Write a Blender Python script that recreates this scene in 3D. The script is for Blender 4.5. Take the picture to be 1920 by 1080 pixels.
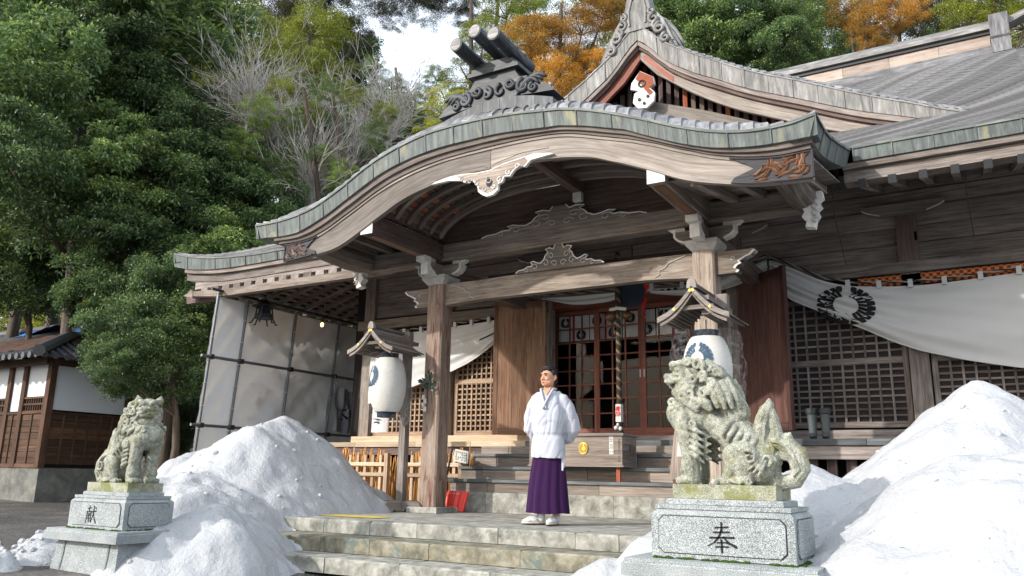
import bpy, bmesh, math, random
import numpy as np
from mathutils import Vector, Matrix, noise
random.seed(7)
for o in list(bpy.data.objects): bpy.data.objects.remove(o)
sc = bpy.context.scene
COL = sc.collection
# ---------------------------------------------------------------- camera
CAMF = 1508.68
def cam_axes():
    ya, pi_, ro = math.radians(31.009), math.radians(13.136), math.radians(1.024)
    f = Vector((-math.sin(ya)*math.cos(pi_), math.cos(ya)*math.cos(pi_), math.sin(pi_)))
    r = Vector((math.cos(ya), math.sin(ya), 0)); u = r.cross(f)
    return r*math.cos(ro)+u*math.sin(ro), -r*math.sin(ro)+u*math.cos(ro), f
R_, U_, F_ = cam_axes()
cd = bpy.data.cameras.new("camera"); cam = bpy.data.objects.new("camera", cd); COL.objects.link(cam)
cd.sensor_width = 36; cd.lens = CAMF/1920*36; cd.clip_start = .05; cd.clip_end = 2000
M4 = Matrix.Identity(4)
for i in range(3): M4[i][0], M4[i][1], M4[i][2] = R_[i], U_[i], -F_[i]
M4[0][3], M4[1][3], M4[2][3] = 0, 0, .51
cam.matrix_world = M4; sc.camera = cam
# ---------------------------------------------------------------- light
SUN_AZ, SUN_EL = math.radians(32), math.radians(25)     # azimuth measured from -Y towards -X
sdir = Vector((-math.sin(SUN_AZ)*math.cos(SUN_EL), -math.cos(SUN_AZ)*math.cos(SUN_EL), math.sin(SUN_EL)))
w = bpy.data.worlds.new("World"); sc.world = w; w.use_nodes = True
nt = w.node_tree; bg = nt.nodes["Background"]
sk = nt.nodes.new("ShaderNodeTexSky"); sk.sky_type = 'NISHITA'; sk.sun_disc = False
sk.sun_elevation = SUN_EL; sk.sun_rotation = math.atan2(sdir.x, sdir.y); sk.air_density = 1.0; sk.dust_density = 4.0; sk.ozone_density = 1.0
tcw = nt.nodes.new('ShaderNodeTexCoord'); nzw = nt.nodes.new('ShaderNodeTexNoise'); nzw.inputs['Scale'].default_value = 2.2; nzw.inputs['Detail'].default_value = 5
nt.links.new(tcw.outputs['Generated'], nzw.inputs['Vector']); rpw = nt.nodes.new('ShaderNodeMapRange'); rpw.inputs[1].default_value = .3; rpw.inputs[2].default_value = .7; rpw.inputs[3].default_value = .6; rpw.inputs[4].default_value = .92; nt.links.new(nzw.outputs['Fac'], rpw.inputs[0])
mxw = nt.nodes.new('ShaderNodeMix'); mxw.data_type = 'RGBA'; nt.links.new(rpw.outputs[0], mxw.inputs[0]); nt.links.new(sk.outputs[0], mxw.inputs[6]); mxw.inputs[7].default_value = (4.6, 5.05, 5.6, 1)   # thin pale haze cloud over the blue
nt.links.new(mxw.outputs[2], bg.inputs[0]); bg.inputs[1].default_value = .15
ld = bpy.data.lights.new("sun", 'SUN'); ld.energy = 2.0; ld.angle = math.radians(1.0); ld.color = (1, .955, .90)
lo = bpy.data.objects.new("sun", ld); COL.objects.link(lo); lo.rotation_euler = (-sdir).to_track_quat('-Z', 'Y').to_euler(); lo.location = (0, 0, 30)
sc.view_settings.view_transform = 'Standard'; sc.view_settings.look = 'None'; sc.view_settings.exposure = 1.2; sc.view_settings.gamma = 1
sc.view_settings.use_curve_mapping = False
sc.render.engine = 'CYCLES'
sc.cycles.max_bounces = 6; sc.cycles.diffuse_bounces = 4; sc.cycles.transparent_max_bounces = 12
# ---------------------------------------------------------------- node materials
MATS = {}
class NT:
    def __init__(s, name, rough=.7, spec=.3):
        s.m = bpy.data.materials.new(name); s.m.use_nodes = True; s.t = s.m.node_tree
        s.b = s.t.nodes["Principled BSDF"]; s.b.inputs['Roughness'].default_value = rough
        s.b.inputs['Specular IOR Level'].default_value = spec; MATS[name] = s.m
    def n(s, typ, **kw):
        nd = s.t.nodes.new('ShaderNode'+typ)
        for k, v in kw.items():
            if k in nd.inputs.keys(): nd.inputs[k].default_value = v
            else: setattr(nd, k, v)
        return nd
    def l(s, a, b): s.t.links.new(a, b)
    def coords(s, kind='Object'): return s.n('TexCoord').outputs[kind]
    def mapv(s, v, scale=(1, 1, 1), off=None):
        mp = s.n('Mapping'); mp.inputs['Scale'].default_value = scale; s.l(v, mp.inputs[0])
        if off is not None: s.l(off, mp.inputs['Location'])
        return mp.outputs[0]
    def noise(s, v, scale, detail=4, rough=.55, dist=0):
        nd = s.n('TexNoise'); nd.inputs['Scale'].default_value = scale; nd.inputs['Detail'].default_value = detail
        nd.inputs['Roughness'].default_value = rough; nd.inputs['Distortion'].default_value = dist
        if v is not None: s.l(v, nd.inputs['Vector'])
        return nd.outputs['Fac']
    def ramp(s, f, stops, interp='LINEAR'):
        r = s.n('ValToRGB'); r.color_ramp.interpolation = interp
        e = r.color_ramp.elements
        while len(e) < len(stops): e.new(.5)
        for q, (p, c) in zip(e, stops):
            q.position = p; q.color = (c, c, c, 1) if isinstance(c, (int, float)) else (*c, 1)
        s.l(f, r.inputs[0]); return r.outputs[0]
    def mix(s, f, a, b, mode='MIX'):
        m = s.n('Mix', data_type='RGBA', blend_type=mode)
        for sock, v in ((m.inputs[0], f), (m.inputs[6], a), (m.inputs[7], b)):
            if hasattr(v, 'is_output'): s.l(v, sock)
            elif isinstance(v, (int, float)): sock.default_value = v
            else: sock.default_value = (*v, 1)
        return m.outputs[2]
    def math(s, op, a, b=0, c=None):
        m = s.n('Math', operation=op)
        for i, v in enumerate((a, b) if c is None else (a, b, c)):
            if hasattr(v, 'is_output'): s.l(v, m.inputs[i])
            else: m.inputs[i].default_value = v
        return m.outputs[0]
    def col(s, c):
        if hasattr(c, 'is_output'): s.l(c, s.b.inputs['Base Color'])
        else: s.b.inputs['Base Color'].default_value = (*c, 1)
        return s
    def bump(s, h, st=.4, d=.01):
        b = s.n('Bump'); b.inputs['Strength'].default_value = st; b.inputs['Distance'].default_value = d
        s.l(h, b.inputs['Height']); s.l(b.outputs[0], s.b.inputs['Normal']); return s
def rnd(s): return s.n('ObjectInfo').outputs['Random']
def wood(name, dark, mid, light, rough=.75, grain=1.0, bump=.5, wear=None, spec=.25):
    s = NT(name, rough, spec); uv = s.n('UVMap').outputs[0]
    cb = s.n('CombineXYZ'); r = rnd(s); s.l(s.math('MULTIPLY', r, 37.), cb.inputs[0]); s.l(s.math('MULTIPLY', r, 91.), cb.inputs[1])
    v1 = s.mapv(uv, (1.2*grain, 26*grain, 1), cb.outputs[0]); v2 = s.mapv(uv, (4*grain, 150*grain, 1), cb.outputs[0]); v3 = s.mapv(uv, (1.4, 3.0, 1), cb.outputs[0])
    g1 = s.noise(v1, 1, 5, .65, 1.2); g2 = s.noise(v2, 1, 3, .6); g3 = s.noise(v3, 1, 4, .6, .5)
    g = s.math('ADD', s.math('MULTIPLY', g1, .6), s.math('ADD', s.math('MULTIPLY', g2, .28), s.math('MULTIPLY', g3, .3)))
    c = s.ramp(g, [(.38, dark), (.56, mid), (.74, light)])
    ck = s.ramp(s.noise(s.mapv(uv, (.9*grain, 60*grain, 1), cb.outputs[0]), 1, 4, .6, .8), [(.27, .35), (.34, 1)]); c = s.mix(1., c, ck, 'MULTIPLY')
    br = s.math('ADD', s.math('MULTIPLY', r, .6), .7)
    cc = s.n('CombineColor'); [s.l(br, cc.inputs[i]) for i in range(3)]
    c = s.mix(1., c, cc.outputs[0], 'MULTIPLY')
    if wear:
        wf = s.ramp(s.noise(s.mapv(uv, (1.3, 9, 1), cb.outputs[0]), 1.3, 5, .7, .6), [(.54, 0), (.66, 1)]); c = s.mix(wf, c, wear)
    s.col(c); s.bump(s.math('ADD', g1, s.math('MULTIPLY', g2, .8)), bump, .008); return s.m
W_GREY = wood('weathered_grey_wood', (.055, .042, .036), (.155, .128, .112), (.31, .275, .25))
W_TAN = wood('sunlit_tan_beam_wood', (.085, .062, .048), (.225, .18, .145), (.40, .345, .29), wear=(.12, .10, .09))  # sunlight on the beams is put into this lighter tan
W_DARK = wood('shaded_dark_aged_timber', (.04, .026, .023), (.105, .073, .064), (.20, .155, .14), rough=.8)  # shade of undersides and porch interior put into the dark brown
W_DARKG = wood('dark_greyed_timber', (.06, .049, .044), (.175, .146, .13), (.33, .29, .265), rough=.8)
W_RED = wood('red_brown_door_wood', (.085, .028, .02), (.20, .065, .045), (.32, .125, .085), rough=.55)
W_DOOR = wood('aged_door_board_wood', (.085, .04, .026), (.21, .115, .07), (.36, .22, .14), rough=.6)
W_DOOR2 = wood('shaded_brown_door_board_wood', (.028, .013, .011), (.07, .032, .026), (.13, .07, .055), rough=.6)  # darker copy of W_DOOR, shade on the right door put into its colour
W_ORANGE = wood('sunlit_warm_lattice_wood', (.12, .072, .042), (.29, .20, .135), (.45, .345, .25))  # orange holds the sunlight falling on the left lattice
W_STEP = wood('step_wood', (.085, .065, .055), (.21, .17, .14), (.36, .31, .26), bump=.3)
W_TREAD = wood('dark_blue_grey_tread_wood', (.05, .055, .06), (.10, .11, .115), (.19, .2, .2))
W_POST = wood('post_wood_with_worn_red_stain', (.11, .06, .04), (.29, .20, .15), (.44, .37, .31), wear=(.10, .03, .022))
W_HUT = wood('hut_plank_wood', (.025, .014, .009), (.065, .034, .02), (.12, .065, .038))
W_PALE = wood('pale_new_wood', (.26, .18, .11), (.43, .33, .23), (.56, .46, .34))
W_BAMB = wood('dry_cane', (.32, .13, .03), (.62, .31, .09), (.8, .5, .2), rough=.5)
W_HAFU = wood('pale_weathered_bargeboard_wood', (.10, .083, .072), (.20, .172, .15), (.33, .295, .262), bump=.5)
def plain(name, c, rough=.6, spec=.3, nz=0, ns=20, metal=0, bump=0):
    s = NT(name, rough, spec); s.b.inputs['Metallic'].default_value = metal
    if nz:
        f = s.noise(s.coords(), ns, 5, .6); s.col(s.mix(f, tuple(x*(1-nz) for x in c), tuple(min(1, x*(1+nz)) for x in c)))
        if bump: s.bump(f, bump, .004)
    else: s.col(c)
    return s.m
WHITE_P = plain('white_painted_carving', (.62, .61, .58), .8, nz=.4, ns=14)
GREY_C = plain('pale_grey_carving_edge', (.42, .40, .38), .8, nz=.4, ns=18)
IRON = plain('black_iron', (.02, .022, .025), .5, .5)
STEEL = plain('dull_steel_pipe', (.16, .175, .19), .42, .5, nz=.3, ns=30, metal=.6)
GOLD = plain('gold_crest', (.75, .5, .06), .35, .5, metal=.4)
BLACK = plain('black_ink', (.012, .012, .014), .7)
INKBLUE = plain('blue_ink', (.03, .07, .12), .7)
PAPERW = plain('white_paper', (.53, .515, .48), .8, nz=.06, ns=8)
REDP = plain('bright_red_plastic', (.75, .03, .012), .35, .5)
REDC = plain('red_cloth', (.45, .01, .012), .7)
def cloth(name, c, nz=.1, fold=0, rough=.85):
    s = NT(name, rough, .15); f = s.noise(s.coords(), 5, 5, .6)
    s.col(s.mix(f, tuple(x*(1-nz) for x in c), c))
    s.bump(s.noise(s.coords(), 130, 2), .12, .002)
    s.b.inputs['Sheen Weight'].default_value = .1
    return s.m
CL_WHITE = cloth('off_white_curtain_cloth', (.58, .58, .57))
CL_ROBE = cloth('white_robe_cloth', (.46, .475, .53), .06)
CL_PURP = cloth('purple_hakama_cloth', (.032, .006, .05), .35)
CL_TARP = cloth('grey_white_tarpaulin', (.66, .66, .66), .18, rough=.6)
CL_NAVY = cloth('dark_navy_cloth', (.02, .03, .045), .3)
CL_GREY = cloth('grey_banner_cloth', (.33, .33, .35), .25)
def tarpm():
    s = NT('pale_translucent_tarpaulin', .55, .2); f = s.noise(s.coords(), 3, 5, .6); c = s.mix(f, (.70, .70, .69), (.82, .82, .81)); s.col(c); s.bump(s.noise(s.coords(), 14, 4, .6, 1.2), .25, .01)
    tl = s.n('BsdfTranslucent'); s.l(c, tl.inputs[0]); m = s.n('MixShader'); m.inputs[0].default_value = .15; s.l(s.b.outputs[0], m.inputs[1]); s.l(tl.outputs[0], m.inputs[2]); s.l(m.outputs[0], s.t.nodes['Material Output'].inputs[0]); return s.m
CL_TARP = tarpm()
BLUETARP = cloth('blue_tarp_sheet', (.02, .2, .62), .3, rough=.4)
SKIN = NT('skin', .5, .35).col((.52, .27, .17)); SKIN.b.inputs['Subsurface Weight'].default_value = .1; SKIN.b.inputs['Subsurface Radius'].default_value = (.02, .01, .006); SKIN = SKIN.m
HAIR = plain('black_hair', (.012, .012, .014), .45, .4)
EYEM = plain('dark_eye', (.02, .012, .01), .3, .5)
LIP = plain('lips', (.33, .11, .09), .5)
def patina():
    s = NT('verdigris_copper_edge', .6, .35); uv = s.n('UVMap').outputs[0]; r = rnd(s)
    cb = s.n('CombineXYZ'); s.l(s.math('MULTIPLY', r, 53.), cb.inputs[0])
    a = s.noise(s.mapv(uv, (2.2, 17, 1), cb.outputs[0]), 1, 6, .75, .6); b = s.noise(s.mapv(uv, (2.5, 4, 1), cb.outputs[0]), 1, 4, .6, .5)
    c = s.ramp(a, [(.26, (.045, .05, .05)), (.45, (.095, .108, .106)), (.6, (.155, .18, .17)), (.78, (.29, .32, .295))])
    c = s.mix(s.ramp(b, [(.57, 0), (.72, .6)]), c, (.33, .31, .17)); c = s.mix(s.ramp(b, [(.2, .45), (.42, 0)]), c, (.10, .11, .115))
    s.col(c); s.bump(a, .25, .004); return s.m
PATINA = patina()
def sheet(name, a, b, c2, rough=.55, metal=.1):
    s = NT(name, rough, .4); s.b.inputs['Metallic'].default_value = metal; uv = s.n('UVMap').outputs[0]; r = rnd(s)
    cb = s.n('CombineXYZ'); s.l(s.math('MULTIPLY', r, 53.), cb.inputs[0])
    g = s.noise(s.mapv(uv, (2.5, 14, 1), cb.outputs[0]), 1, 5, .65, .5)
    c = s.ramp(g, [(.34, a), (.52, b), (.7, c2)]); br = s.math('ADD', s.math('MULTIPLY', r, .5), .72)
    cc = s.n('CombineColor'); [s.l(br, cc.inputs[i]) for i in range(3)]
    s.col(s.mix(1., c, cc.outputs[0], 'MULTIPLY')); s.bump(g, .2, .004); return s.m
SHEET = sheet('grey_copper_roof_sheet', (.085, .085, .09), (.19, .19, .20), (.34, .34, .345))
SHEETR = sheet('old_grey_shingle_rows', (.05, .05, .053), (.135, .135, .14), (.29, .29, .295), .75, 0)
SHEETD = sheet('dark_grey_ridge_metal', (.022, .026, .03), (.05, .056, .062), (.12, .13, .14))
SHEETP = sheet('pale_grey_verge_metal', (.10, .098, .095), (.20, .195, .187), (.34, .33, .315), .6, .1)
SHEETT = sheet('tan_ridge_metal', (.28, .22, .18), (.40, .32, .27), (.5, .42, .36), .6, .1)
def stone(name, cols, sc1=6, speck=0, moss=None, bump=.5, rough=.85):
    s = NT(name, rough, .25); co = s.coords(); r = rnd(s)
    cb = s.n('CombineXYZ'); s.l(s.math('MULTIPLY', r, 31.), cb.inputs[0]); s.l(s.math('MULTIPLY', r, 17.), cb.inputs[2])
    v = s.mapv(co, (1, 1, 1), cb.outputs[0])
    a = s.noise(v, sc1, 8, .7, .3); c = s.ramp(a, [(.3, cols[0]), (.5, cols[1]), (.68, cols[2])])
    if speck:
        k = s.noise(v, 260, 2, .8); c = s.mix(s.ramp(k, [(.42, speck), (.5, 0)]), c, (.03, .035, .035)); c = s.mix(s.ramp(k, [(.55, 0), (.64, speck)]), c, (.75, .77, .76))
    if moss:
        m = s.noise(v, moss[1], 5, .7, .3); c = s.mix(s.ramp(m, [(moss[2], 0), (moss[2]+.1, .85)]), c, moss[0])
    s.col(c); s.bump(s.math('ADD', a, s.math('MULTIPLY', s.noise(v, 55, 5, .7), .5)), bump, .012); return s.m
STONE = stone('pale_grey_step_stone', [(.10, .105, .09), (.27, .265, .23), (.43, .42, .38)], 7)
STONEY = stone('stained_greenish_step_stone', [(.05, .065, .055), (.20, .18, .13), (.33, .31, .25)], 6, moss=((.10, .135, .12), 3.6, .54))
PAVE = stone('worn_terrace_paving', [(.14, .135, .12), (.29, .28, .25), (.44, .43, .39)], 5)
GRAN = stone('speckled_blue_grey_granite', [(.19, .215, .22), (.3, .33, .335), (.38, .41, .41)], 4, speck=.75, bump=.25)
GRANM = stone('mossy_granite_plinth', [(.12, .13, .08), (.3, .3, .2), (.42, .42, .34)], 9, speck=.5, moss=((.17, .18, .05), 7, .5))
KOMA = stone('lichen_speckled_carved_stone', [(.085, .09, .06), (.31, .315, .24), (.54, .54, .46)], 16, speck=.6, moss=((.19, .185, .075), 8, .54), bump=.9)
CONC = stone('old_foundation_plaster', [(.07, .075, .07), (.15, .15, .135), (.24, .23, .2)], 3)
MOSSM = plain('dark_green_moss', (.035, .07, .012), .95, .1, nz=.6, ns=60, bump=.8)
PLASTER = plain('white_wall_plaster', (.62, .65, .68), .8, nz=.05, ns=3)
def snowm():
    s = NT('old_granular_snow', .55, .35); co = s.coords(); a = s.noise(co, 2.2, 6, .6); k = s.noise(co, 38, 4, .75)
    dirt = s.math('MULTIPLY', s.ramp(s.noise(co, 34, 3, .8), [(.64, 0), (.68, 1)]), s.ramp(s.noise(co, 2.6, 4), [(.40, .12), (.60, 1)]))
    c = s.mix(a, (.37, .38, .40), (.50, .505, .51)); c = s.mix(s.math('MULTIPLY', dirt, .8), c, (.13, .10, .07)); s.col(c)
    h = s.math('ADD', s.noise(co, 9, 6, .65), s.math('MULTIPLY', k, .35)); s.bump(h, .8, .04)
    s.b.inputs['Subsurface Weight'].default_value = .15; s.b.inputs['Subsurface Radius'].default_value = (.05, .07, .1); return s.m
SNOW = snowm()
def groundm():
    s = NT('wet_dark_gravel_ground', .8, .3); co = s.coords(); a = s.noise(co, .9, 6, .65, .4); k = s.noise(co, 24, 4, .8)
    c = s.ramp(a, [(.35, (.035, .032, .03)), (.55, (.09, .082, .075)), (.7, (.2, .185, .165))]); c = s.mix(s.ramp(k, [(.5, 0), (.66, .6)]), c, (.3, .28, .25))
    s.col(c); s.bump(k, .9, .03); return s.m
GROUND = groundm()
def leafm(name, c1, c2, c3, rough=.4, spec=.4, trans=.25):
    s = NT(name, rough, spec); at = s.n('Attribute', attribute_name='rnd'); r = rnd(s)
    c = s.ramp(at.outputs['Fac'], [(0, c1), (.4, c2), (.65, c2), (.95, c3)])  # palest stop paints leaf highlights into the colour
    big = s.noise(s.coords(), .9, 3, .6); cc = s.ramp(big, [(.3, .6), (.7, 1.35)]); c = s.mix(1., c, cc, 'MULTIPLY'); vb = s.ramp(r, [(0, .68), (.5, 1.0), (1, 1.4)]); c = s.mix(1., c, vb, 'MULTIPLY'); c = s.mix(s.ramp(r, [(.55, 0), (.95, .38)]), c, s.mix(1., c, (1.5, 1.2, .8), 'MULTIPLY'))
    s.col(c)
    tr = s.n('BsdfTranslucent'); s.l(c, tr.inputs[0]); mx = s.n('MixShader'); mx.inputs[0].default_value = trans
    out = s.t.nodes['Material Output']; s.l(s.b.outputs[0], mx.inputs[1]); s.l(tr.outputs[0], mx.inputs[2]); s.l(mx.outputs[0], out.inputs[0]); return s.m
LEAF_D = leafm('dark_glossy_evergreen_leaf', (.025, .058, .036), (.095, .165, .065), (.33, .42, .12), .45, .45, .35)
LEAF_G = leafm('mid_green_leaf', (.035, .07, .025), (.12, .19, .055), (.30, .40, .10))
LEAF_Y = leafm('yellow_green_leaf', (.08, .11, .015), (.21, .25, .03), (.42, .42, .06))
LEAF_O = leafm('orange_brown_cedar_leaf', (.13, .085, .02), (.40, .22, .04), (.62, .36, .09), .6, .2)
LEAF_B = leafm('dusky_brown_green_conifer_leaf', (.02, .028, .016), (.05, .055, .03), (.11, .10, .055), .6, .2)
BARK = wood('tree_bark', (.03, .022, .016), (.075, .055, .042), (.16, .12, .09), grain=.4, bump=.9)
TWIG = plain('pale_bare_twig', (.5, .46, .42), .8)
def glassm():
    s = NT('dark_window_glass', .05, .5); s.col((.02, .02, .022)); t = s.n('BsdfTransparent'); t.inputs[0].default_value = (.93, .94, .94, 1)
    fr = s.n('Fresnel'); fr.inputs[0].default_value = 1.5; g = s.n('BsdfGlossy'); g.inputs['Roughness'].default_value = .03; g.inputs[0].default_value = (.28, .28, .28, 1)
    m = s.n('MixShader'); gm = s.n('NewGeometry'); s.l(s.math('MULTIPLY', fr.outputs[0], s.math('SUBTRACT', 1., gm.outputs['Backfacing'])), m.inputs[0]); s.l(t.outputs[0], m.inputs[1]); s.l(g.outputs[0], m.inputs[2])
    s.l(m.outputs[0], s.t.nodes['Material Output'].inputs[0]); return s.m
GLASS = glassm()
def plasticm():
    s = NT('clear_crumpled_plastic_wrap', .2, .6); s.col((.85, .86, .87)); s.b.inputs['Transmission Weight'].default_value = .0; co = s.coords(); h = s.noise(co, 11, 4, .6, 1.5); s.bump(h, 1., .03)
    t = s.n('BsdfTransparent'); m = s.n('MixShader'); s.l(s.ramp(h, [(.48, .01), (.8, .20)]), m.inputs[0]); tl = s.n('BsdfTranslucent'); tl.inputs[0].default_value = (.85, .86, .87, 1); m2 = s.n('MixShader'); m2.inputs[0].default_value = .5; s.l(s.b.outputs[0], m2.inputs[1]); s.l(tl.outputs[0], m2.inputs[2]); s.l(t.outputs[0], m.inputs[1]); s.l(m2.outputs[0], m.inputs[2])
    s.l(m.outputs[0], s.t.nodes['Material Output'].inputs[0]); return s.m
PLASTIC = plasticm()
CORD = plain('twisted_rope_black', (.03, .022, .018), .8); CORDY = plain('twisted_rope_yellow', (.17, .115, .05), .85, nz=.4, ns=60); CORDG = plain('rope_grey', (.3, .27, .24), .85)
BRASS = plain('tarnished_brass_bell', (.14, .08, .04), .35, .5, metal=.8)
bulbm = NT('lit_bulb', .3); bulbm.b.inputs['Emission Color'].default_value = (1, .5, .14, 1); bulbm.b.inputs['Emission Strength'].default_value = 3; bulbm = bulbm.m
def brocade():
    s = NT('orange_patterned_brocade', .6); v = s.mapv(s.coords(), (22, 22, 22)); k = s.n('TexChecker'); k.inputs['Scale'].default_value = 1; s.l(v, k.inputs['Vector'])
    k.inputs[1].default_value = (.55, .2, .03, 1); k.inputs[2].default_value = (.2, .02, .02, 1); s.l(k.outputs[0], s.b.inputs['Base Color']); return s.m
BROC = brocade()
CARVD = wood('black_carved_panel_ground', (.012, .012, .016), (.03, .028, .034), (.06, .055, .06), rough=.5)
CARVO = wood('orange_brown_carved_leaf', (.045, .022, .014), (.12, .055, .03), (.24, .13, .07), rough=.5)
RUST = wood('red_ochre_stained_wood', (.16, .03, .02), (.33, .09, .05), (.45, .2, .13), rough=.8)
TILE = plain('dark_roof_tile', (.06, .06, .065), .5, .4, nz=.5, ns=9)
LITTER = plain('brown_leaf_litter', (.09, .055, .042), .9, .1, nz=.7, ns=30, bump=1)
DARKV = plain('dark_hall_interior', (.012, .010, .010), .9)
# ---------------------------------------------------------------- mesh builder
class MB:
    def __init__(s): s.v = []; s.f = []; s.g = []; s.uv = []; s.sm = False
    def add(s, vs, fs, g=None, uvs=None):
        b = len(s.v); s.v += [tuple(p) for p in vs]
        for i, f in enumerate(fs):
            s.f.append(tuple(b+k for k in f)); s.g.append(g); s.uv.append(None if uvs is None else uvs[i])
        return s
    def box(s, x0, x1, y0, y1, z0, z1, g=None):
        d = (abs(x1-x0), abs(y1-y0), abs(z1-z0)); k = d.index(max(d)); g = g or tuple(1. if i == k else 0. for i in range(3))
        vs = [(x, y, z) for z in (z0, z1) for y in (y0, y1) for x in (x0, x1)]
        return s.add(vs, [(0, 2, 3, 1), (4, 5, 7, 6), (0, 1, 5, 4), (2, 6, 7, 3), (0, 4, 6, 2), (1, 3, 7, 5)], g)
    def beam(s, p0, p1, w, h, up=(0, 0, 1), h1=None, w1=None):
        p0, p1 = Vector(p0), Vector(p1); d = (p1-p0).normalized(); sd = d.cross(Vector(up)).normalized(); u = sd.cross(d)
        w1 = w1 or w; h1 = h1 or h; vs = []
        for p, ww, hh in ((p0, w, h), (p1, w1, h1)): vs += [p+sd*ww/2*a+u*hh/2*b for a, b in ((-1, -1), (1, -1), (1, 1), (-1, 1))]
        return s.add(vs, [(0, 1, 2, 3), (7, 6, 5, 4), (0, 4, 5, 1), (1, 5, 6, 2), (2, 6, 7, 3), (3, 7, 4, 0)], tuple(d))
    def tube(s, pts, r, n=8, cap=True):
        pts = [Vector(p) for p in pts]; rs = r if isinstance(r, (list, tuple)) else [r]*len(pts); vs = []; last = None; acc = 0
        us = []
        for i, p in enumerate(pts):
            d = (pts[min(i+1, len(pts)-1)]-pts[max(i-1, 0)]).normalized()
            if last is None: a = d.orthogonal().normalized()
            else: a = (last-d*last.dot(d)); a = a.normalized() if a.length > 1e-6 else d.orthogonal().normalized()
            last = a; b = d.cross(a); vs += [p+(a*math.cos(2*math.pi*k/n)+b*math.sin(2*math.pi*k/n))*rs[i] for k in range(n)]
            if i: acc += (p-pts[i-1]).length
            us.append(acc)
        fs = []; uvs = []; rr = max(rs)
        for i in range(len(pts)-1):
            for k in range(n):
                fs.append((i*n+k, i*n+(k+1) % n, (i+1)*n+(k+1) % n, (i+1)*n+k)); c = 2*math.pi*rr/n
                uvs.append(((us[i], k*c), (us[i], (k+1)*c), (us[i+1], (k+1)*c), (us[i+1], k*c)))
        s.add(vs, fs, None, uvs)
        if cap:
            b = len(s.v)-len(vs)
            s.f.append(tuple(b+k for k in range(n-1, -1, -1))); s.g.append((1, 0, 0)); s.uv.append(None)
            s.f.append(tuple(b+(len(pts)-1)*n+k for k in range(n))); s.g.append((1, 0, 0)); s.uv.append(None)
        return s
    def lathe(s, prof, c=(0, 0, 0), n=20, sx=1, sy=1):
        pts = [Vector(c)+Vector((0, 0, z)) for r, z in prof]; vs = []
        for (r, z), p in zip(prof, pts): vs += [p+Vector((r*sx*math.cos(2*math.pi*k/n), r*sy*math.sin(2*math.pi*k/n), 0)) for k in range(n)]
        fs = [(i*n+k, i*n+(k+1) % n, (i+1)*n+(k+1) % n, (i+1)*n+k) for i in range(len(prof)-1) for k in range(n)]
        return s.add(vs, fs, (0, 0, 1))
    def ell(s, c, r, rot=None, n=14, m=9):
        vs = []; c = Vector(c); r = (r, r, r) if isinstance(r, (int, float)) else r
        for i in range(m+1):
            t = math.pi*i/m
            for k in range(n):
                p = Vector((r[0]*math.sin(t)*math.cos(2*math.pi*k/n), r[1]*math.sin(t)*math.sin(2*math.pi*k/n), r[2]*math.cos(t)))
                if rot is not None: p = rot @ p
                vs.append(c+p)
        return s.add(vs, [((i+1)*n+k, (i+1)*n+(k+1) % n, i*n+(k+1) % n, i*n+k) for i in range(m) for k in range(n)], (0, 0, 1))
    def prism(s, poly, fn, t, g=None):
        """poly: 2D outline; fn(a,b,depth) -> point; thickness t"""
        n = len(poly); vs = [fn(a, b, 0) for a, b in poly]+[fn(a, b, t) for a, b in poly]
        fs = [tuple(range(n)), tuple(range(2*n-1, n-1, -1))]+[(i, n+i, n+(i+1) % n, (i+1) % n) for i in range(n)]
        return s.add(vs, fs, g)
    def grid(s, fn, nu, nv, g=None, uvfn=None):
        vs = [fn(i/nu, j/nv) for j in range(nv+1) for i in range(nu+1)]; W = nu+1
        fs = [(j*W+i, j*W+i+1, (j+1)*W+i+1, (j+1)*W+i) for j in range(nv) for i in range(nu)]
        uvs = None
        if uvfn: uvs = [tuple(uvfn(a/nu, b/nv) for a, b in ((i, j), (i+1, j), (i+1, j+1), (i, j+1))) for j in range(nv) for i in range(nu)]
        return s.add(vs, fs, g, uvs)
    def strip(s, A, B, g=None, w=None, vo=0):
        """band between polylines A and B (equal length)"""
        n = len(A); L = [0]
        for i in range(1, n): L.append(L[-1]+(Vector(A[i])-Vector(A[i-1])).length)
        h = (Vector(A[0])-Vector(B[0])).length
        return s.add(list(A)+list(B), [(i, i+1, n+i+1, n+i) for i in range(n-1)], g, [((L[i]+vo*1.7, vo), (L[i+1]+vo*1.7, vo), (L[i+1]+vo*1.7, h+vo), (L[i]+vo*1.7, h+vo)) for i in range(n-1)])
WP = {}
def data_of(mb, name, mat, org, smooth):
    me = bpy.data.meshes.new(name); V = np.array(mb.v, dtype=np.float64).reshape(-1, 3)-np.array(org)
    me.from_pydata([tuple(p) for p in V], [], mb.f); me.materials.append(mat)
    ul = me.uv_layers.new(name='UVMap'); buf = []; li = 0
    for fi, f in enumerate(mb.f):
        if mb.uv[fi] is not None:
            for q in mb.uv[fi]: buf += [q[0], q[1]]
        else:
            g = Vector(mb.g[fi]) if mb.g[fi] is not None else Vector((0, 0, 1))
            a, b, c = Vector(V[f[0]]), Vector(V[f[1]]), Vector(V[f[2]]); n = (b-a).cross(c-a)
            if n.length < 1e-12: n = Vector((0, 1, 0))
            n.normalize()
            if abs(g.dot(n)) > .9: g = n.orthogonal()*.2
            q = n.cross(g)
            for k in f: p = Vector(V[k]); buf += [p.dot(g), p.dot(q)]
    ul.data.foreach_set('uv', buf)
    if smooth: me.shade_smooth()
    me.update(); return me
def wpos(p): return WP.get(p.name, Vector((0, 0, 0))) if p is not None else Vector((0, 0, 0))
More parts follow.
